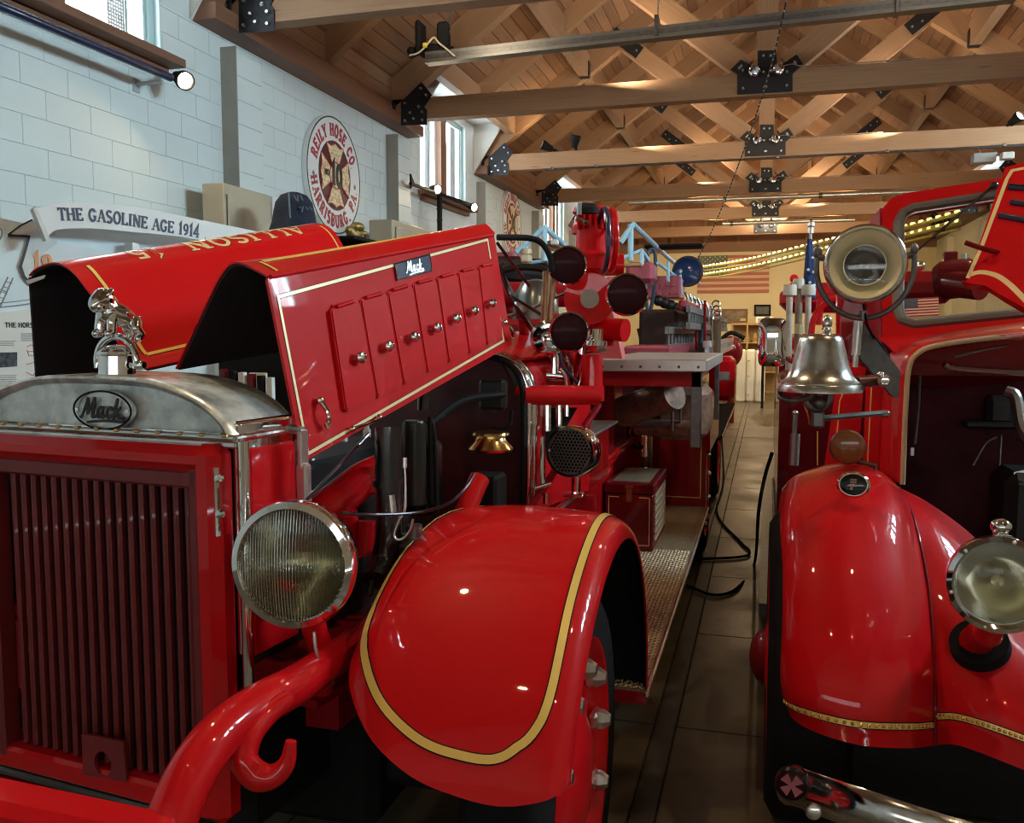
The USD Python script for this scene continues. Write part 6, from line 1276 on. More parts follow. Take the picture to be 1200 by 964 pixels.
# lockers against the wall
L0_ = PY(264, 240, 6.35); Xf = L0_[0]; zt = PY(264, 213.5, 6.35)[2]; yb = PX(318, 240, Xf)[1]
single('locker', [rb([(XL+.16+Xf)/2, (6.35+yb)/2, zt/2], (Xf-XL-.18, yb-6.35, zt), .01), rb([Xf+.006, (6.35+yb)/2-.0, zt/2], (.012, (yb-6.35)*.92, zt*.94), .004)], BEIGE, 'tall beige locker against the wall by the first pilaster', 'locker')
pf = single('partition_screen', rb([Xf-.02, yb+.42, zt*.5], (.03, .78, zt+.0), .006), PALE, 'plain white partition screen standing beside the beige locker', 'screen')
l2 = [PX(456, 270, -4.0), PX(510, 270, -4.0)]; z2 = PX(480, 264, -4.0)[2]
single('locker', [rb([-4.10, (l2[0][1]+l2[1][1])/2, z2/2], (.28, l2[1][1]-l2[0][1], z2), .01), rb([-3.945, (l2[0][1]+l2[1][1])/2, z2/2], (.012, (l2[1][1]-l2[0][1])*.9, z2*.95), .004)], BEIGE, 'low beige locker behind the raised hood under the far lamp stand', 'locker')
# hanging fire coat
cp_ = PD(345, 262, 7.2)
CT = thing('fire_coat', 'navy hooded fire coat with pale lettering standing beside the locker', 'coat', (cp_[0], cp_[1], 0))
prof = [(.34, 0), (.33, .5), (.30, 1.1), (.27, 1.5), (.245, 1.78), (.22, 1.92), (.19, 2.0), (.165, 2.06), (.155, 2.12), (.14, 2.18), (.10, 2.225), (.04, 2.245), (0, 2.25)]
zc_ = PD(345, 225, 7.2)[2]; k = zc_/2.25
m = lathe([(r*1.05, z*k) for r, z in prof], A([cp_[0], cp_[1], 0]), [0, 0, 1], 48); v = m.vertices; an = np.arctan2(v[:, 1]-cp_[1], v[:, 0]-cp_[0])
f_ = 1+.05*np.sin(an*9+v[:, 2]*3)*np.clip((zc_-v[:, 2])/.5, 0, 1); v[:, 0] = cp_[0]+(v[:, 0]-cp_[0])*f_; v[:, 1] = cp_[1]+(v[:, 1]-cp_[1])*f_
ob('coat_body', m, CLOTH_NAVY, CT, smooth=60)
cn = unit(EYE-cp_); cn[2] = 0; cn = unit(cn); cxx = np.cross(Zup, cn)
ob('coat_lettering', cat(*[tube([cp_+A([0, 0, 0])+cxx*a+cn*.185+Zup*(b), cp_+cxx*c+cn*.185+Zup*d], .005, 6) for a, b, c, d in ((.0, .20, .02, .16), (.03, .20, .03, .15), (.05, .20, .07, .16), (.04, .11, .07, .09), (.07, .115, .06, .07), (.09, .11, .11, .09), (.12, .11, .14, .085))], tube([cp_-cxx*.04+cn*.17+Zup*.22, cp_-cxx*.03+cn*.20+Zup*.02], .007, 6)), pm('dim_blue_thread', (.13, .17, .23), .8), CT, kind='stuff')
gp = PD(408, 274, 7.6)
SH = thing('wall_shelf', 'black shelf below the big round sign', 'shelf', (gp[0], gp[1], gp[2]-.06))
ob('shelf_board', rb(gp-A([0, -.22, .05]), (.30, .80, .03), .006), BLACK, SH); ob('shelf_bracket', rb(gp-A([.10, -.2, .16]), (.03, .5, .2), .006), BLACK, SH)
ob('shelf_post', cat(beam(gp-A([.1, -.2, .2]), A([gp[0]-.1, gp[1]+.2, 0]), .06, .06, (1, 0, 0))), BLACK, SH)
single('gilded_ornament', [tube(curve([gp+A([0, -.02+.045*i, .02+.02*math.sin(i*2.1)]) for i in range(9)], 5), np.interp(np.linspace(0, 1, 41), [0, .3, .6, 1], [.02, .06, .045, .012]), 10), sphere(gp+A([.03, .12, .07]), .06, (1, 1.4, .7)), sphere(gp+A([0, .27, .03]), .05, (1, 1.5, .6))], pm('old_gilt', (.45, .33, .12), .4, .8), 'gilded carved ornament lying on the black shelf', 'ornament', smooth=60)

# the round fire company signs
def round_sign(c, R, label, group):
    S = thing('round_sign', label, 'sign', tuple(c), group=group)
    o = A(c); x, y, n = A([0, 1.0, 0]), Zup, A([1.0, 0, 0])
    C_ = lambda r: Point(0, 0).buffer(r, 40)
    bd_ = ob('sign_board', prism(C_(R), o, x, y, .05), WHITE, S, smooth=False)
    ob('rim_line', prism(C_(R*.985).difference(C_(R*.96)), o+n*.05, x, y, .003), pm('sign_green', (.02, .05, .04), .4) if not stage.GetPrimAtPath('/World/Looks/sign_green') else UsdShade.Material.Get(stage, '/World/Looks/sign_green'), bd_, smooth=False)
    ob('maroon_disc', prism(C_(R*.585), o+n*.05, x, y, .004), SEAL_MAROON, bd_, smooth=False)
    arm = Polygon([(-.10*R, .16*R), (-.30*R, .50*R), (-.15*R, .47*R), (0, .53*R), (.15*R, .47*R), (.30*R, .50*R), (.10*R, .16*R)])
    cross = unary_union([affinity.rotate(arm, a, origin=(0, 0)) for a in (0, 90, 180, 270)]+[C_(.22*R)])
    ob('cross_edge', prism(cross.buffer(.018*R), o+n*.054, x, y, .004), SEAL_RED, bd_, smooth=False)
    GM = UsdShade.Material.Get(stage, '/World/Looks/sign_gold') if stage.GetPrimAtPath('/World/Looks/sign_gold') else material('sign_gold', {'c': ('texture_coordinate', {}), 'v': ('voronoi_texture', {'scale': 26., 'randomness': .6}), 'r': ('rgb_ramp', {'ramp': [(.1, (.90, .82, .55)), (.5, (.80, .64, .36)), (.8, (.52, .27, .15))]}), 'p': ('principled_bsdf', {'roughness': .4})}, [('c.object', 'v.vector'), ('v.distance', 'r.fac'), ('r.color', 'p.base_color')])
    ob('gold_cross', prism(cross, o+n*.058, x, y, .004), GM, bd_, smooth=False)
    ob('cross_centre', prism(C_(.235*R).difference(C_(.21*R)), o+n*.062, x, y, .002), SEAL_RED, bd_, smooth=False)
    g, a = text('10', .36*R, .26, .30, .02); ob('number', prism(affinity.translate(g, -a/2+.03*R, -.17*R), o+n*.063, x, y, .004), INK_B, bd_, smooth=False)
    g, a = text('NO', .10*R, .24, .2, .02); ob('number_mark', prism(affinity.translate(g, -.42*R, -.04*R), o+n*.063, x, y, .004), INK_B, bd_, smooth=False)
    g, a = text('10', .07*R, .24, .2, .02)
    def arc_text(s, r, mid, h, ccw):
        adv = [letter(ch, .27, .40)[1]*h*.80+.035*R for ch in s]; tot = sum(adv); out = []; acc = 0
        for ch, ad in zip(s, adv):
            th = (acc+ad/2-tot/2)/r; acc += ad; p = letter(ch, .27, .40)[0]
            if p.is_empty: continue
            p = affinity.translate(affinity.scale(p, h*.80, h, origin=(0, 0)), -ad/2, 0)
            if ccw: p = affinity.rotate(affinity.translate(p, 0, -r-h/2), mid+math.degrees(th), origin=(0, 0))
            else: p = affinity.rotate(affinity.translate(p, 0, r-h/2), mid-math.degrees(th), origin=(0, 0))
            out.append(p)
        return unary_union(out)
    ob('lettering', prism(arc_text('REILY HOSE CO.', .765*R, 0, .21*R, False), o+n*.05, x, y, .004), SEAL_RED, bd_, kind='stuff', smooth=False)
    ob('lettering', prism(arc_text('HARRISBURG, PA.', .765*R, 0, .21*R, True), o+n*.05, x, y, .004), SEAL_RED, bd_, kind='stuff', smooth=False)
    for a in (-1, 1): ob('star_mark', prism(affinity.translate(affinity.rotate(sbox(-.035*R, -.035*R, .035*R, .035*R), 45), a*.765*R, -.08*R), o+n*.05, x, y, .003), INK_G, bd_, smooth=False)
    return S
c1 = PX(392, 206, -4.52); R1 = .5*(PX(392, 137, -4.52)[2]-PX(392, 275, -4.52)[2])
c1[0] = -4.565
round_sign(c1, R1, 'big round white sign lettered REILY HOSE CO. 10, nearest on the left wall', None)
c2 = PX(600, 262, -4.52); c2[0] = -4.565; round_sign(c2, R1, 'second round company sign farther down the wall, half hidden by the hood', None)

# ================================================================ LIGHT FITTINGS
def lamp_head(parent, o, ax, r=.06, L=.14, lit=True):
    h = ob('lamp_head', lathe([(0, -L), (r*.6, -L), (r*.75, -L*.6), (r, -L*.2), (r*1.02, .01), (r*.9, .01), (r*.88, -.02), (0, -.03)], o, ax, 24), BLACK, parent)
    ob('lamp_face', lathe([(r*.86, -.012), (r*.5, -.004), (0, 0)], o, ax, 20), LAMP if lit else GLOSS_BLACK, h); return h
TL = thing('track_light', 'black track bar under the nearest window ending in a lit spot lamp', 'track light', (-4.30, 5.2, 3.55))
e0, e1 = PX(-70, -22, -4.30), PX(200, 91, -4.30)
ob('track_bar', tube([e0, e1], .030, 12), NAVY, TL); lo_ = PX(212, 93, -4.30)
lamp_head(TL, lo_+A([.03, .01, -.01]), unit([.75, -.45, -.35]), .070, .16)
ob('bar_bracket', cat(rb([-4.45, e1[1]-.05, e1[2]-.04], (.24, .025, .025), .006), rb([-4.565, e1[1]-.05, e1[2]-.05], (.02, .07, .10), .004)), pm('pale_bracket', (.45, .50, .50), .5), TL)
spot_light('track_lamp_beam', lo_+A([.10, -.08, -.05]), lo_+A([2.5, -1.2, -2.5]), WARM, 260, .05, 55)
XB = -4.30
p0, p1, p2 = PX(481, 215, XB), PX(515, 224, XB), PX(558, 242, XB)
TS = thing('track_light', 'black lamp stand with two lit spots below the second window', 'track light', (XB, p1[1], 0))
ob('cross_bar', tube([p0, p2], .022, 10), BLACK, TL if False else TS); ob('stand_pole', cat(tube([A([XB, p1[1], p1[2]]), A([XB, p1[1], 0])], .035, 12), tube([A([XB, p1[1], 0]), A([XB, p1[1], .02])], .2, 20)), BLACK, TS)
for px, py in ((513, 222), (556, 243)):
    lp = PX(px, py, XB+.05); lamp_head(TS, lp, unit([.75, -.6, -.25]), .065, .16)
spot_light('stand_lamp_beam', PX(513, 224, XB)+A([.12, -.1, -.03]), A([-1, 9, 0.5]), WARM, 220, .05, 60)
ob('stand_hooks', cat(*[tube([A([XB, p1[1]-.1, p1[2]-.25-.15*i]), A([XB, p1[1]+.1, p1[2]-.22-.15*i])], .010, 6) for i in range(2)], poly3([p0+A([0, 0, .12]), p0+A([0, .12, .02]), p0+A([0, 0, -.06])], .02)), BLACK, TS)
def roof_spot(label, base, head, aim, lit):
    S = thing('roof_spot', label, 'spot light', tuple(base)); ob('spot_arm', tube([base, (A(base)+head)/2+A([0, 0, .02]), head], .022, 8), BLACK, S); ob('spot_base', rb(A(base)+[0, 0, .015], (.10, .10, .03), .008), BLACK, S)
    lamp_head(S, A(head)+unit(aim)*.08, unit(aim), .075, .17, lit)
b = PY(660, 183, 14.05); roof_spot('black spot lamp on the conduit truss, left one leaning left', b, PY(641, 172, 13.95), A([-.8, -.4, .35]), True)
b = PY(676, 186, 14.05); roof_spot('black upright spot lamp on the conduit truss beside the leaning one', b, PY(674, 166, 14.0), A([.2, -.3, .9]), False)
b = PY(1172, 157, 14.05); roof_spot('lit spot lamp on the conduit truss at the right', b, PY(1190, 140, 13.9), A([.5, -.7, .4]), True)
spot_light('roof_spot_beam', PY(641, 172, 13.9)+A([-.15, -.15, .1]), A([-3.2, 14.5, 6.5]), WARM, 160, .05, 60)
# light rail hung between the first trusses
ra, rbb = PY(500, 63, 9.0), PY(1190, -14, 9.0)
HR_ = thing('hanging_rail', 'long grey steel rail hung on chains below the boarded ceiling', 'rail', tuple(ra))
rz = unit(rbb-ra); 
ob('rail_channel', cat(beam(ra, rbb, .09, .012), beam(ra+A([0, -.045, -.05]), rbb+A([0, -.045, -.05]), .008, .10), beam(ra+A([0, .045, -.05]), rbb+A([0, .045, -.05]), .008, .10), beam(ra+A([0, 0, -.105]), rbb+A([0, 0, -.105]), .13, .014)), pm('galvanised', (.20, .20, .19), .42, .7, var=.1, scale=20), HR_, smooth=False)
ob('rail_slot', beam(ra+A([0, -.051, -.05]), rbb+A([0, -.051, -.05]), .004, .045), DARK_STEEL, HR_, smooth=False)
for px in (770, 1051):
    h = PY(px, 30 if px == 770 else 2, 9.0); ob('rail_clamp', rb(h+A([0, 0, -.02]), (.04, .16, .20), .006), DARK_STEEL, HR_)
def chain(parent, a, b, m, n=None):
    L = np.linalg.norm(b-a); n = n or int(L/.035); ax = unit(b-a); u, w, _ = basis(ax); ms = []
    for i in range(n):
        c = a+(b-a)*(i+.5)/n; s = u if i % 2 else w
        ms.append(tube([c+ax*.022*math.cos(t)+s*.009*math.sin(t) for t in np.linspace(0, 2*np.pi, 8, endpoint=False)], .0035, 5, closed=True))
    ob('chain', cat(*ms), m, parent, kind='stuff')
for px in (527, 771): h = PY(px, 40 if px == 527 else 27, 9.0); chain(HR_, h+A([0, 0, .0]), A([h[0], 9.0, min(h[2]+1.0, zdeck(h[0])-.05)]), DARK_STEEL)
mo_ = PY(497, 52, 9.0)
ob('end_motor', cat(rb(PY(493, 46, 9.0), (.06, .20, .34), .02), rb(PY(520, 42, 9.0), (.12, .12, .26), .02), tube([PY(480, 63, 9.0), PY(500, 56, 9.0), PY(530, 60, 9.0)], .05, 10), sphere(PY(482, 60, 8.95), .045)), BLACK, HR_)
ob('end_cable', tube(curve([PY(480, 65, 8.9), PY(490, 62, 8.9), PY(499, 54, 8.9), PY(508, 44, 8.9), PY(514, 50, 8.9), PY(524, 58, 8.9), PY(533, 66, 8.9)], 6), .010, 8), pm('cable_cream', (.6, .55, .42), .5), HR_); ob('cable_plug', rb(PY(498, 53, 8.88), (.05, .04, .05), .01), pm('yellow_plug', (.75, .60, .08), .4), HR_)
# conduit under the pale tie beam, junction boxes, unlit tube under the next beam
CD = thing('conduit', 'thin conduit run along the pale tie beam', 'conduit', (XC, 13.95, 4.24)); ob('conduit_pipe', tube([A([-3.4, 13.93, 4.225]), A([4.2, 13.93, 4.225])], .018, 8), DARK_STEEL, CD)
ob('conduit_clip', cat(*[rb([x, 13.93, 4.235], (.05, .05, .05), .01) for x in (-3.3, -2.6, .1, 1.6, 3.1)]), DARK_STEEL, CD, kind='stuff')
jb = PY(1162, 184, 13.6)
JB = thing('junction_box', 'grey electrical boxes hanging below the pale tie beam at the right', 'junction box', tuple(jb)); ob('box', rb(jb+A([-.08, .1, .0]), (.28, .2, .13), .01), pm('box_grey', (.22, .23, .23), .5), JB); ob('box_cover', rb(PY(1180, 183, 13.55), (.15, .16, .09), .01), pm('box_pale_grey', (.38, .38, .36), .5), JB); ob('box_hanger', cat(tube([jb+A([-.1, .12, .05]), jb+A([-.1, .3, .16])], .012, 8), tube([jb+A([.1, .12, .05]), jb+A([.1, .35, .16])], .012, 8)), STEEL, JB)
for k, (y, z) in enumerate(((17.45, 4.16), (20.95, 4.12))):
    TBx = thing('tube_light', ['long unlit tube fitting below the third tie beam', 'short tube fitting below the far tie beam'][k], 'light fitting', (.4, y, z))
    ob('tube_body', cat(tube([A([-2.6+1.6*k, y, z]), A([3.2-1.4*k, y, z])], .045, 12), *[tube([A([x, y, z]), A([x, y+.12, z+.10])], .012, 6) for x in (-.9, .9)]), ALUM, TBx); ob('tube_joint', cat(*[tube([A([x-.03, y, z]), A([x+.03, y, z])], .055, 12) for x in (-.8, .9)]), DARK_STEEL, TBx)
# fine cable down from the rafters
CBL = curve([PD(924, -12, 7.0), PD(915, 30, 7.2), PD(900, 90, 7.8), PD(872, 175, 9.0), PD(838, 262, 10.4), PD(811, 316, 11.5)], 10)
CBm = thing('hanging_cable', 'thin speckled cable slanting down from the roof to the ladder engine', 'cable', tuple(CBL[-1])); ob('cable_core', tube(CBL, .0065, 6), GLOSS_BLACK, CBm)
cb = resample(CBL, 130); ob('cable_fleck', cat(*[tube([cb[i], cb[i]+(cb[i+1]-cb[i])*.45], .0072, 5) for i in range(0, 129, 2)]), ALUM, CBm, kind='stuff')
# fairy-light strings across the hall
FS = [thing('fairy_lights', 'upper string of yellow fairy lights crossing before the far flag', 'string lights', tuple(PD(812, 316, 19))), thing('fairy_lights', 'lower string of yellow fairy lights crossing before the far flag', 'string lights', tuple(PD(812, 324, 19)))]
for k, S in enumerate(FS):
    dy = 9*k
    P0, P1, P2 = PD(812, 315+dy, 19.5), PD(985, 279+dy, 13.0), PD(1125, 250+dy*1.2, 9.6)
    ln_ = resample(curve([P0, (P0+P1)/2-A([0, 0, .05]), P1, (P1+P2)/2-A([0, 0, .04]), P2], 8), 96)
    ob('light_rope', cat(tube(ln_, .022, 6), tube(ln_+A([0, 0, -.07]), .014, 6)), pm('rope_yellow', (.42, .36, .06), .5) if k == 0 else UsdShade.Material.Get(stage, '/World/Looks/rope_yellow'), S)
    for i in range(0, 95, 2): ob('bulb', tube([ln_[i]+A([0, -.02, .025]), ln_[i]*.35+ln_[i+1]*.65+A([0, -.02, .025])], .019, 6), BULB, S)

# ================================================================ FAR END
FY = 26.985
fo_, fx_ = PY(818, 300, FY), A([1.0, 0, 0])
fw_ = PY(902, 300, FY)[0]-fo_[0]; fh_ = fo_[2]-PY(818, 343.5, FY)[2]
WF = thing('wooden_flag', 'big wooden stars and stripes on the far wall', 'flag', (fo_[0]+fw_/2, FY, fo_[2]-fh_))
us_flag(WF, fo_, fx_, Zup, fw_, fh_, (pm('faded_flag_red', (.42, .12, .08), .6), pm('flag_tan', (.62, .40, .24), .6), pm('flag_olive', (.12, .13, .08), .6), pm('flag_cream', (.66, .62, .44), .6)), .03)
def far_pic(name, label, cat_, x0, y0, x1, y1, Y, mats):
    a, b = PY(x0, y0, Y), PY(x1, y1, Y); w, h = b[0]-a[0], a[2]-b[2]; P = thing(name, label, cat_, (a[0]+w/2, Y, b[2]))
    f = sbox(0, -h, w, 0); ob('frame', prism(f.difference(f.buffer(-.05)), a, fx_, Zup, .05), mats[0], P, smooth=False); ob('picture', prism(f.buffer(-.04), a, fx_, Zup, .02), mats[1], P, smooth=False); return P
MUR = pm('mural_print', (.22, .16, .09), .6, var=.9, scale=2.2); MUR2 = pm('dark_print', (.07, .07, .06), .5, var=.8, scale=5)
far_pic('framed_picture', 'dark framed picture low on the far wall right of the flag', 'picture', 884, 357, 903, 370, FY, (BLACK, MUR2))
far_pic('framed_picture', 'brown picture low on the far wall, left of the aisle end', 'picture', 846, 362, 876, 378, FY, (WOOD_TRIM, MUR))
far_pic('framed_picture', 'pale notice under the dark framed picture', 'picture', 886, 371, 906, 384, FY, (ALUM, MUR))
DC = thing('display_case', 'warm lit glass display case at the end of the aisle', 'display case', (-.6, 25.6, 0))
a, b = PY(858, 380, 25.2), PY(912, 380, 25.2); wdt = b[0]-a[0]; WD = pm('case_oak', (.42, .26, .10), .5, var=.2, scale=6)
ob('case_back', bx([a[0], 25.9, 0], [b[0], 25.94, 1.95]), WD, DC, smooth=False); ob('case_frame', cat(*[rb([x, 25.3, .98], (.05, .05, 1.95), .008) for x in np.linspace(a[0], b[0], 4)]), WD, DC)
for z in (.6, 1.0, 1.4, 1.9): ob('case_shelf', rb([(a[0]+b[0])/2, 25.6, z], (wdt, .62, .03), .006), WD, DC)
for i, (nm, ct, lab, c, z) in enumerate((('helmet', 'helmet', 'tiny dark helmet on the top shelf of the lit case', (.08, .05, .04), 1.415), ('lantern', 'lantern', 'tiny brass lantern on the top shelf of the lit case', (.5, .35, .1), 1.415), ('trophy_cup', 'trophy', 'tiny trophy cup on the top shelf of the lit case', (.55, .5, .4), 1.415),
        ('helmet', 'helmet', 'tiny red helmet on the middle shelf of the lit case', (.35, .03, .03), 1.015), ('lantern', 'lantern', 'tiny green lantern on the middle shelf of the lit case', (.06, .2, .08), 1.015), ('trophy_cup', 'trophy', 'tiny trophy cup on the middle shelf of the lit case', (.5, .45, .3), 1.015))):
    xx = a[0]+.2+(i % 3)*(wdt-.3)/2.2+(.1 if i > 2 else 0); m = {'helmet': [(.13, 0), (.10, .02), (.09, .10), (.04, .15), (0, .16)], 'lantern': [(0, 0), (.06, 0), (.06, .03), (.04, .05), (.07, .12), (.04, .2), (.02, .26), (0, .26)], 'trophy': [(0, 0), (.06, 0), (.02, .04), (.02, .08), (.08, .2), (.07, .2), (0, .1)]}[ct]
    single(nm, lathe(m, [xx, 25.55, z], [0, 0, 1], 16), pm('case_item_%d' % i, c, .4), lab, ct)
wp0, wp1 = PZ(862, 471, 0), PZ(896, 471, 0); hz = PD(876, 409, proj(wp0)[2])[2]
WB = thing('road_barrier', 'white plastic water-filled barrier standing at the end of the aisle', 'barrier', ((wp0[0]+wp1[0])/2, wp0[1], 0))
wx_ = wp1[0]-wp0[0]
ob('barrier_body', cat(*[rb([wp0[0]+wx_*(i+.5)/3, wp0[1]+.12+.06*(i % 2), hz/2], (wx_/3-.01, .25, hz), .04) for i in range(3)], rb([(wp0[0]+wp1[0])/2, wp0[1]+.2, hz*.5], (wx_*.96, .16, hz*.94), .03)), pm('white_plastic', (.78, .76, .66), .35), WB); ob('barrier_rivet', cat(*[sphere([wp0[0]+wx_*.42, wp0[1], hz*t], .03) for t in (.15, .5, .8)]), ALUM, WB)
RBX = thing('red_cart', 'small dark red hose cart far down the aisle', 'cart', tuple(PY(905, 470, 20.5)*A([1, 1, 0])))
a = PY(895, 391, 20.5); b = PY(916, 413, 20.5); ob('cart_body', rb((a+b)/2, (b[0]-a[0]+.2, .6, a[2]-b[2]), .05), MAROON, RBX); ob('cart_leg', cat(*[tube([A([x, 20.5, b[2]]), A([x, 20.5, 0])], .03, 8) for x in (a[0], b[0])]), BLACK, RBX); ob('cart_mast', cat(tube([PY(901, 391, 20.5), PY(899, 374, 20.5)], .03, 8), sphere(PY(899, 374, 20.5), .07), tube([PY(893, 380, 20.5), PY(908, 377, 20.5)], .02, 8)), DARK_STEEL, RBX)
PMP = thing('hand_pump', 'dark red hand pump with a curved handle beyond the third engine', 'pump', tuple(PY(856, 470, 17)*A([1, 1, 0])))
c = PY(856, 412, 17); ob('pump_body', cat(sphere(c, .22, (1, 1, 1.3), sub=3), tube([c, A([c[0], c[1], 0])], .09, 12)), MAROON, PMP); ob('pump_handle', tube(curve([c+A([-.2, 0, .2]), c+A([0, 0, .35]), c+A([.25, 0, .25])], 5), .04, 8), BLACK, PMP)
DR = ob('door_1', rb([PY(890, 380, 26.9)[0]-.1, 26.97, 1.05], (.0+.9, .05, 2.1), .01), pm('cream_door', (.62, .50, .28), .5), kind='structure')
# right hall things seen through the windscreen
ob('door_2', cat(rb([XR-.03, 12.6, 1.1], (.05, 1.0, 2.2), .01), *[rb([XR-.06, 12.4+.35*k, 1.6], (.02, .2, .4), .005) for k in range(2)]), WHITE, kind='structure')
single('partition_screen', rb([3.6, 9.8, 1.1], (.05, 2.2, 1.9), .01), PALE, 'white partition screen on the right side seen through the windscreen', 'screen')
RD = thing('fire_engine', 'red rounded engine bonnet standing behind the right engine, seen through its windscreen', 'fire engine', (1.3, 12.0, 0))
c = PD(1072, 334, 10.5); ob('bonnet', cat(rb(c-A([0, 0, .05]), (.75, 1.2, .36), .12), rb(A([c[0], c[1]+.8, .7]), (1.6, 2.6, 1.4), .1)), RED_B, RD); ob('bonnet_cap', sphere(c+A([0, -.3, .2]), .06), CHROME, RD)
c = PD(939, 338, 12.5); ob('cab_back', cat(rb(c-A([-.22, -.6, .12]), (1.0, 1.0, .42), .14), rb([c[0]+.62, c[1]+1.2, .825], (1.5, 2.2, 1.65), .1)), RED_B, RD); ob('cab_beacon', sphere(c+A([-.1, 0, .14]), .06), RED, RD)
# capped hose pipes standing by the right engine, with a blue flag
for k, (px, py, pb, w) in enumerate(((925.5, 337, 442, 7.5), (936.5, 330, 442, 9), (947.5, 337, 442, 7))):
    dd = 6.0+.3*(k == 1); t_, b_ = PD(px, py, dd), PD(px-.5, pb, dd)
    S = thing('hose_pipe', ['pale hard suction pipe, left of the three white-capped ones', 'brown hard suction pipe, tallest of the three white-capped ones', 'pale hard suction pipe, right of the three white-capped ones'][k], 'suction pipe', tuple(b_*A([1, 1, 0])+A([0, 0, .46])))
    bt = A([b_[0], b_[1], .46])
    ob('pipe', tube([t_, bt], w/2/1045*6.0, 14), pm('pipe_%d' % k, [(.48, .42, .33), (.25, .17, .11), (.52, .46, .38)][k], .55, var=.25, scale=12), S); ob('pipe_cap', lathe([(0, -.05), (.045, -.05), (.047, -.01), (.04, .02), (0, .022)], t_, [0, 0, 1], 20), pm('cap_white', (.62, .57, .48), .5) if k == 0 else UsdShade.Material.Get(stage, '/World/Looks/cap_white'), S)
    if k == 1: ob('pipe_tape', tube([PD(px-1, 392, 6.25), PD(px+1, 380, 6.25)], .030, 10), pm('pipe_tape', (.5, .40, .22), .6), S)
f0, f1 = PD(950.5, 263, 6.3), PD(943, 440, 6.3)
FG = thing('furled_flag', 'furled blue flag with white stars on a silver-tipped pole', 'flag', (f1[0], f1[1], .46))
ob('pole', tube([f0, A([f1[0], f1[1], .46])], .012, 10), ALUM, FG); ob('pole_tip', lathe([(0, -.06), (.022, -.06), (.018, -.02), (.026, -.01), (.022, .015), (0, .02)], f0, [0, 0, 1], 14), ALUM, FG)
fr = [(949, 280, 2.2), (949, 295, 4), (949.5, 310, 5.5), (949.5, 325, 6.5), (949.5, 338, 6.8), (949, 350, 6.5)]
g = []
for x, y, w in fr:
    c = PD(x, y, 6.28); rr_ = w/1045*6.28; g.append([c+CR*rr_*math.cos(t)*(1+.12*math.sin(5*t))+CF*rr_*.8*math.sin(t)*(1+.12*math.sin(5*t)) for t in np.linspace(0, 2*np.pi, 36)])
ob('cloth', sheet(g, .004), pm('flag_cloth_blue', (.012, .035, .13), .8), FG, smooth=60)
st = [PD(x, y, 6.235) for x, y in ((952, 302), (947, 316), (953, 319), (949, 331), (946, 336), (954, 334))]
ob('star', cat(*[sphere(p, .010, sub=1) for p in st]), WHITE, FG, kind='stuff')

# ================================================================ THE LADDER ENGINE BEHIND
E3 = thing('fire_engine', 'ladder engine with racked ladders and pale blue handrails behind the open-hooded engine', 'fire engine', (-1.4, 11.0, 0))
ob('body_lower', cat(rb([-1.45, 12.0, .85], (1.75, 7.0, .7), .05)), MAROON, E3); ob('body_side', rb([-.68, 11.8, 1.05], (.10, 6.0, .45), .03), RED_B, E3)
c = PD(848, 444, 8.9); ob('front_box', cat(rb(c+A([-.02, .3, .0]), (.25, .6, .44), .05)), RED, E3, label='glossy red box with a small bright step plate')
ob('step_plate', rb(PD(847, 441, 8.62)+A([0, .02, 0]), (.13, .03, .09), .008), STEEL, E3); ob('tread_step', poly3([PD(840, 475, 8.8), PD(861, 475, 8.8), PD(846, 512, 7.9), PD(836, 520, 7.8)], .03), BLACK, E3)
ob('step_edge', tube([PD(861, 475, 8.8), PD(846, 512, 7.9)], .012, 8), ALUM, E3); wheel(E3, [-.55, 9.2, .45], .45, .24, lug=False)
def ladder(y0, y1, x, z0, z1, mat, n):
    L = ob('rack_ladder', cat(beam([x, y0, z0], [x, y1, z0], .035, .06), beam([x, y0, z1], [x, y1, z1], .035, .06)), mat, E3, smooth=False)
    for k in range(n): y = y0+.12+(y1-y0-.24)*k/(n-1); ob('rung', tube([A([x, y, z0]), A([x, y, z1])], .014, 6), mat, L)
GREYL = pm('ladder_grey', (.16, .16, .155), .5, var=.3, scale=12)
ladder(7.6, 15.5, -.80, 1.53, 1.68, GREYL, 26); ladder(8.0, 16, -.66, 1.72, 1.87, GREYL, 26); ladder(8.6, 16, -.55, 1.42, 1.55, ALUM, 22)
ob('rack_core', rb([-.98, 12.0, 1.60], (.36, 7.0, .56), .03), pm('rack_dark_paint', (.035, .018, .018), .6, var=.5, scale=9), E3)  # dark backing that closes the gaps between the racked ladders
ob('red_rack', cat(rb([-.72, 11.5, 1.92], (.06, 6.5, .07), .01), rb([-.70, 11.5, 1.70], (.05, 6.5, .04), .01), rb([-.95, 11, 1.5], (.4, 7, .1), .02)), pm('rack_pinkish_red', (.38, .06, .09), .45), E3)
for px in (797, 816, 826): t_, b_ = PD(px, 352 if px != 816 else 358, 9.2), PD(px, 410, 9.2); ob('rack_post', tube([t_, b_], .014, 8), RED_B, E3)
ob('chrome_post', tube([PD(834, 372, 9.0), PD(834, 445, 9.0)], .014, 8), CHROME, E3)
ob('dark_post', rb(PD(821, 398, 9.3), (.10, .08, .36), .01), pm('slate_blue', (.12, .15, .19), .5), E3); ob('brown_pad', cat(rb(PD(839, 400, 9.6), (.10, .2, .50), .03)), pm('brown_leather', (.16, .10, .05), .6), E3)
ob('axe_rack', cat(*[tube(curve([PD(803+5*k, 342+2.6*k, 9.2+.1*k), PD(806+5*k, 350+3*k, 9.2+.1*k), PD(804+5*k, 362+3*k, 9.2+.1*k)], 4), .016, 8) for k in range(7)]), OLD_CHROME, E3)
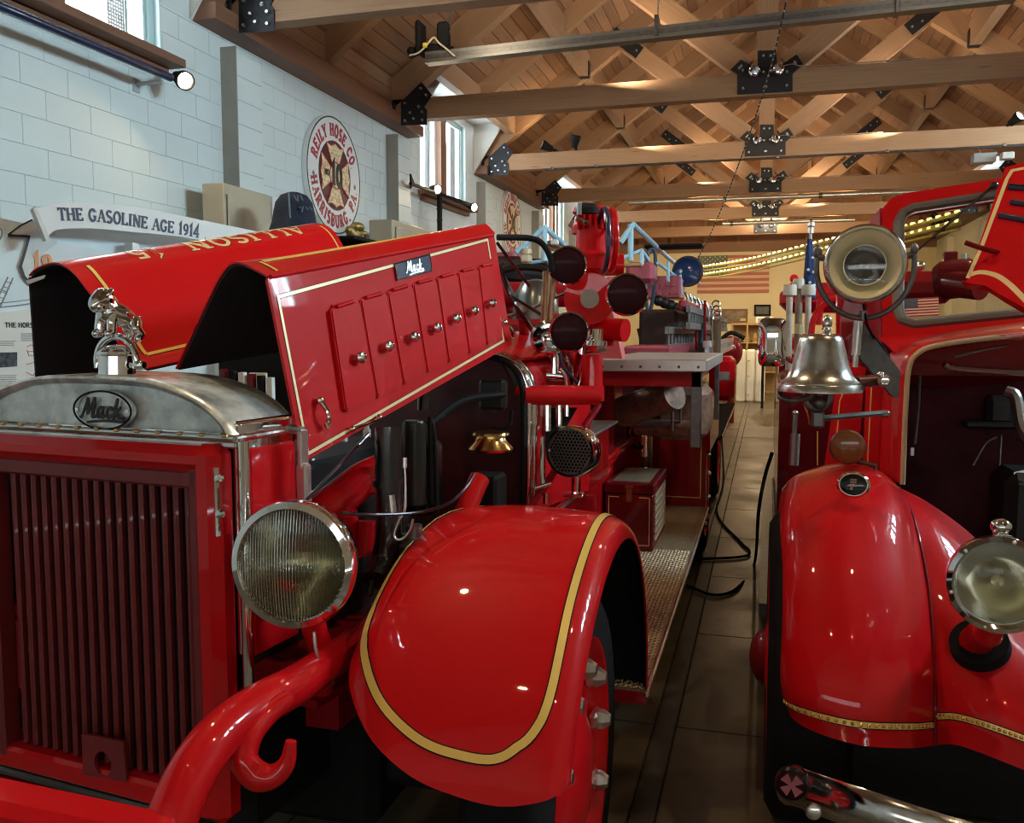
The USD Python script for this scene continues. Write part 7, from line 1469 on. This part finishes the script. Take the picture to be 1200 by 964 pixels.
for k in range(3): ob('hose_coupling', tube([PD(839+.4*k, 358+6*k, 9.1)+A([.04*math.cos(t), 0, .05*math.sin(t)]) for t in np.linspace(0, 2*np.pi, 18, endpoint=False)], .010, 6, closed=True), OLD_CHROME, E3)
ob('mid_machinery', cat(rb(PD(780, 375, 9.8), (.35, .5, .2), .04), tube([PD(750, 378, 8.6), PD(785, 378, 8.6)], .05, 12), tube([PD(752, 384, 8.6), PD(758, 410, 8.6)], .05, 10), *[sphere(PD(772+7*k, 352+3*k, 9.4), .06) for k in range(5)]), pm('grimy_black', (.03, .026, .025), .45, .3), E3)
ob('pink_panel', cat(rb(PD(778, 338, 9.6), (.40, .5, .24), .02), rb(PD(752, 320, 8.8), (.28, .3, .20), .04), rb(PD(727, 338, 8.0), (.24, .4, .2), .04)), pm('panel_pink_red', (.46, .09, .13), .4, 0, .4), E3)  # panels in a pinkish red
ob('rivets', cat(*[sphere(PD(765+4*k, 334+(k % 2)*10, 9.3), .012, sub=1) for k in range(8)]), BRASS, E3, kind='stuff')
# searchlight
sl0 = PD(806, 318, 9.6); slm = ob('searchlight', cat(lathe([(.0, -.2), (.12, -.2), (.17, 0), (.165, .03), (.14, .03), (.13, 0)], sl0, unit([-.1, -1, .15]), 30)), pm('blue_black_enamel', (.02, .03, .06), .25, .2, .6), E3, label='blue-black searchlight'); ob('searchlight_glass', lathe([(.142, .02), (.08, .04), (0, .05)], sl0, unit([-.1, -1, .15]), 26), pm('deep_blue_lens', (.010, .035, .12), .15, 0, .5), slm)
ob('searchlight_hood', rb(PD(790, 289, 9.6), (.62, .3, .04), .015), BLACK, E3)
# black hoop and pale blue handrails
hpC = PD(766, 322, 9.2); ob('ladder_hoop', tube(curve([PD(758, 350, 9.2), PD(757, 320, 9.2), PD(759, 298, 9.2), PD(765, 292, 9.2), PD(768, 300, 9.2), PD(767, 335, 9.2), PD(761, 368, 9.2), PD(757, 350, 9.2)], 6), .020, 8), pm('blue_steel', (.10, .14, .20), .3, .6), E3)
def rail(pts, r=.026): ob('handrail', tube([PD(*p) for p in pts], r, 10), BLUE_RAIL, E3)
rail([(727, 284, 8.0), (742, 263, 8.0)]); rail([(742, 263, 8.0), (782, 301, 10.4), (820, 332, 13.5)]); rail([(739, 263, 8.0), (739, 306, 8.0)]); rail([(728, 303, 8.0), (752, 293, 8.0), (760, 305, 8.2)], .018); rail([(752, 292, 8.0), (752, 310, 8.0)], .02)
rail([(771, 308, 9.0), (800, 330, 9.6)], .018); rail([(783, 306, 9.2), (783, 330, 9.2)], .018); rail([(797, 322, 9.4), (799, 345, 9.4)], .016)
rail([(605, 296, 8.0), (638, 266, 8.0)]); rail([(638, 266, 8.0), (665, 290, 8.4)]); rail([(638, 268, 8.0), (638, 306, 8.0)]); rail([(620, 308, 8.2), (645, 304, 8.2)], .016)
ob('rail_lamp', rb(PD(650, 284, 8.1), (.07, .06, .05), .01), WHITE, E3)
ob('wood_step', rb(PD(733, 311, 7.9), (.30, .1, .03), .008), pm('step_oak', (.40, .28, .12), .5), E3)
ob('white_block', cat(rb(PD(617, 303, 8.0), (.09, .1, .09), .02), tube([PD(617, 292, 8.0), PD(617, 298, 8.0)], .05, 14)), pm('tan_block', (.6, .5, .34), .5), E3)
ob('crown_frame', cat(tube([PD(584, 309, 8.6), PD(645, 309, 8.6)], .05, 8), tube([PD(590, 318, 8.4), PD(640, 324, 8.4)], .10, 10), rb(PD(592, 322, 9.0), (.3, .4, .3), .03)), pm('soot_black', (.02, .018, .018), .5), E3)
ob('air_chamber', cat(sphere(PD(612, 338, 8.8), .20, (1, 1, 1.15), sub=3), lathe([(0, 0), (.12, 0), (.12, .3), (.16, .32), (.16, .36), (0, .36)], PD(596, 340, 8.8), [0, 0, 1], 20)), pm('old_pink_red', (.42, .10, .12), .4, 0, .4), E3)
# an older pumper between it and the wall
E4 = thing('fire_engine', 'dull red pumper by the left wall glimpsed between hood and lamps', 'fire engine', (-3.0, 10.0, 0))
ob('body', cat(rb([-2.95, 10.4, 1.0], (1.0, 3.6, 1.1), .1), rb([-2.9, 9.2, 1.75], (.8, .9, .5), .12)), RED_B, E4)
ob('pump_dome', lathe([(.0, .30), (.10, .28), (.16, .18), (.17, .0), (.17, -.4)], PD(628, 375, 6.5), [0, 0, 1], 24), pm('dark_nickel', (.22, .22, .20), .25, .9), E1); ob('cross_pipe', tube([PD(590, 345, 7), PD(690, 345, 7)], .10, 14), RED_B, E1)
for k in range(2): wheel(E4, [-2.45, 9.4+2.4*k, .5], .5, .15, lug=False)
# behind the hood gap: a rack with red and black hose bands
HB = thing('hose_rack', 'rack of banded hose ends seen through the gap under the raised hood', 'rack', tuple(PD(292, 520, 4.4)*A([1, 1, 0])))
for k in range(6):
    a = PD(262+11*k, 432+2*k, 4.4); ob('hose_strip', beam(a, a*A([1, 1, 0]), .03, .03, (1, 0, 0)), [MAROON, BLACK, WHITE][k % 3], HB)
ob('rack_back', rb(PD(310, 460, 4.60)-A([0, 0, .5]), (.52, .04, 1.5), .01), BLACK, HB)
ob('rack_card', rb(PD(303, 462, 4.52), (.10, .02, .22), .004), pm('rack_cream', (.70, .64, .5), .6), HB)
# extension cord looping on the floor of the aisle
cd = curve([PZ(845, 500, .012), PZ(848, 560, .012), PZ(840, 600, .012), PZ(868, 635, .012), PZ(878, 645, .012), PZ(870, 652, .012), PZ(815, 655, .012)], 8)
single('power_cord', [tube(cd, .010, 8)], RUBBER, 'black cord trailing along the aisle floor', 'cord', smooth=60)
cd2 = curve([PZ(805, 686, .012), PZ(838, 697, .012), PZ(865, 688, .012), PZ(884, 660, .012), PD(889, 600, 5.0), PD(896, 560, 4.9), PD(905, 530, 4.85)], 8)
single('power_cord', [tube(cd2, .010, 8)], RUBBER, 'black cord looping up from the floor to the right engine', 'cord', smooth=60)
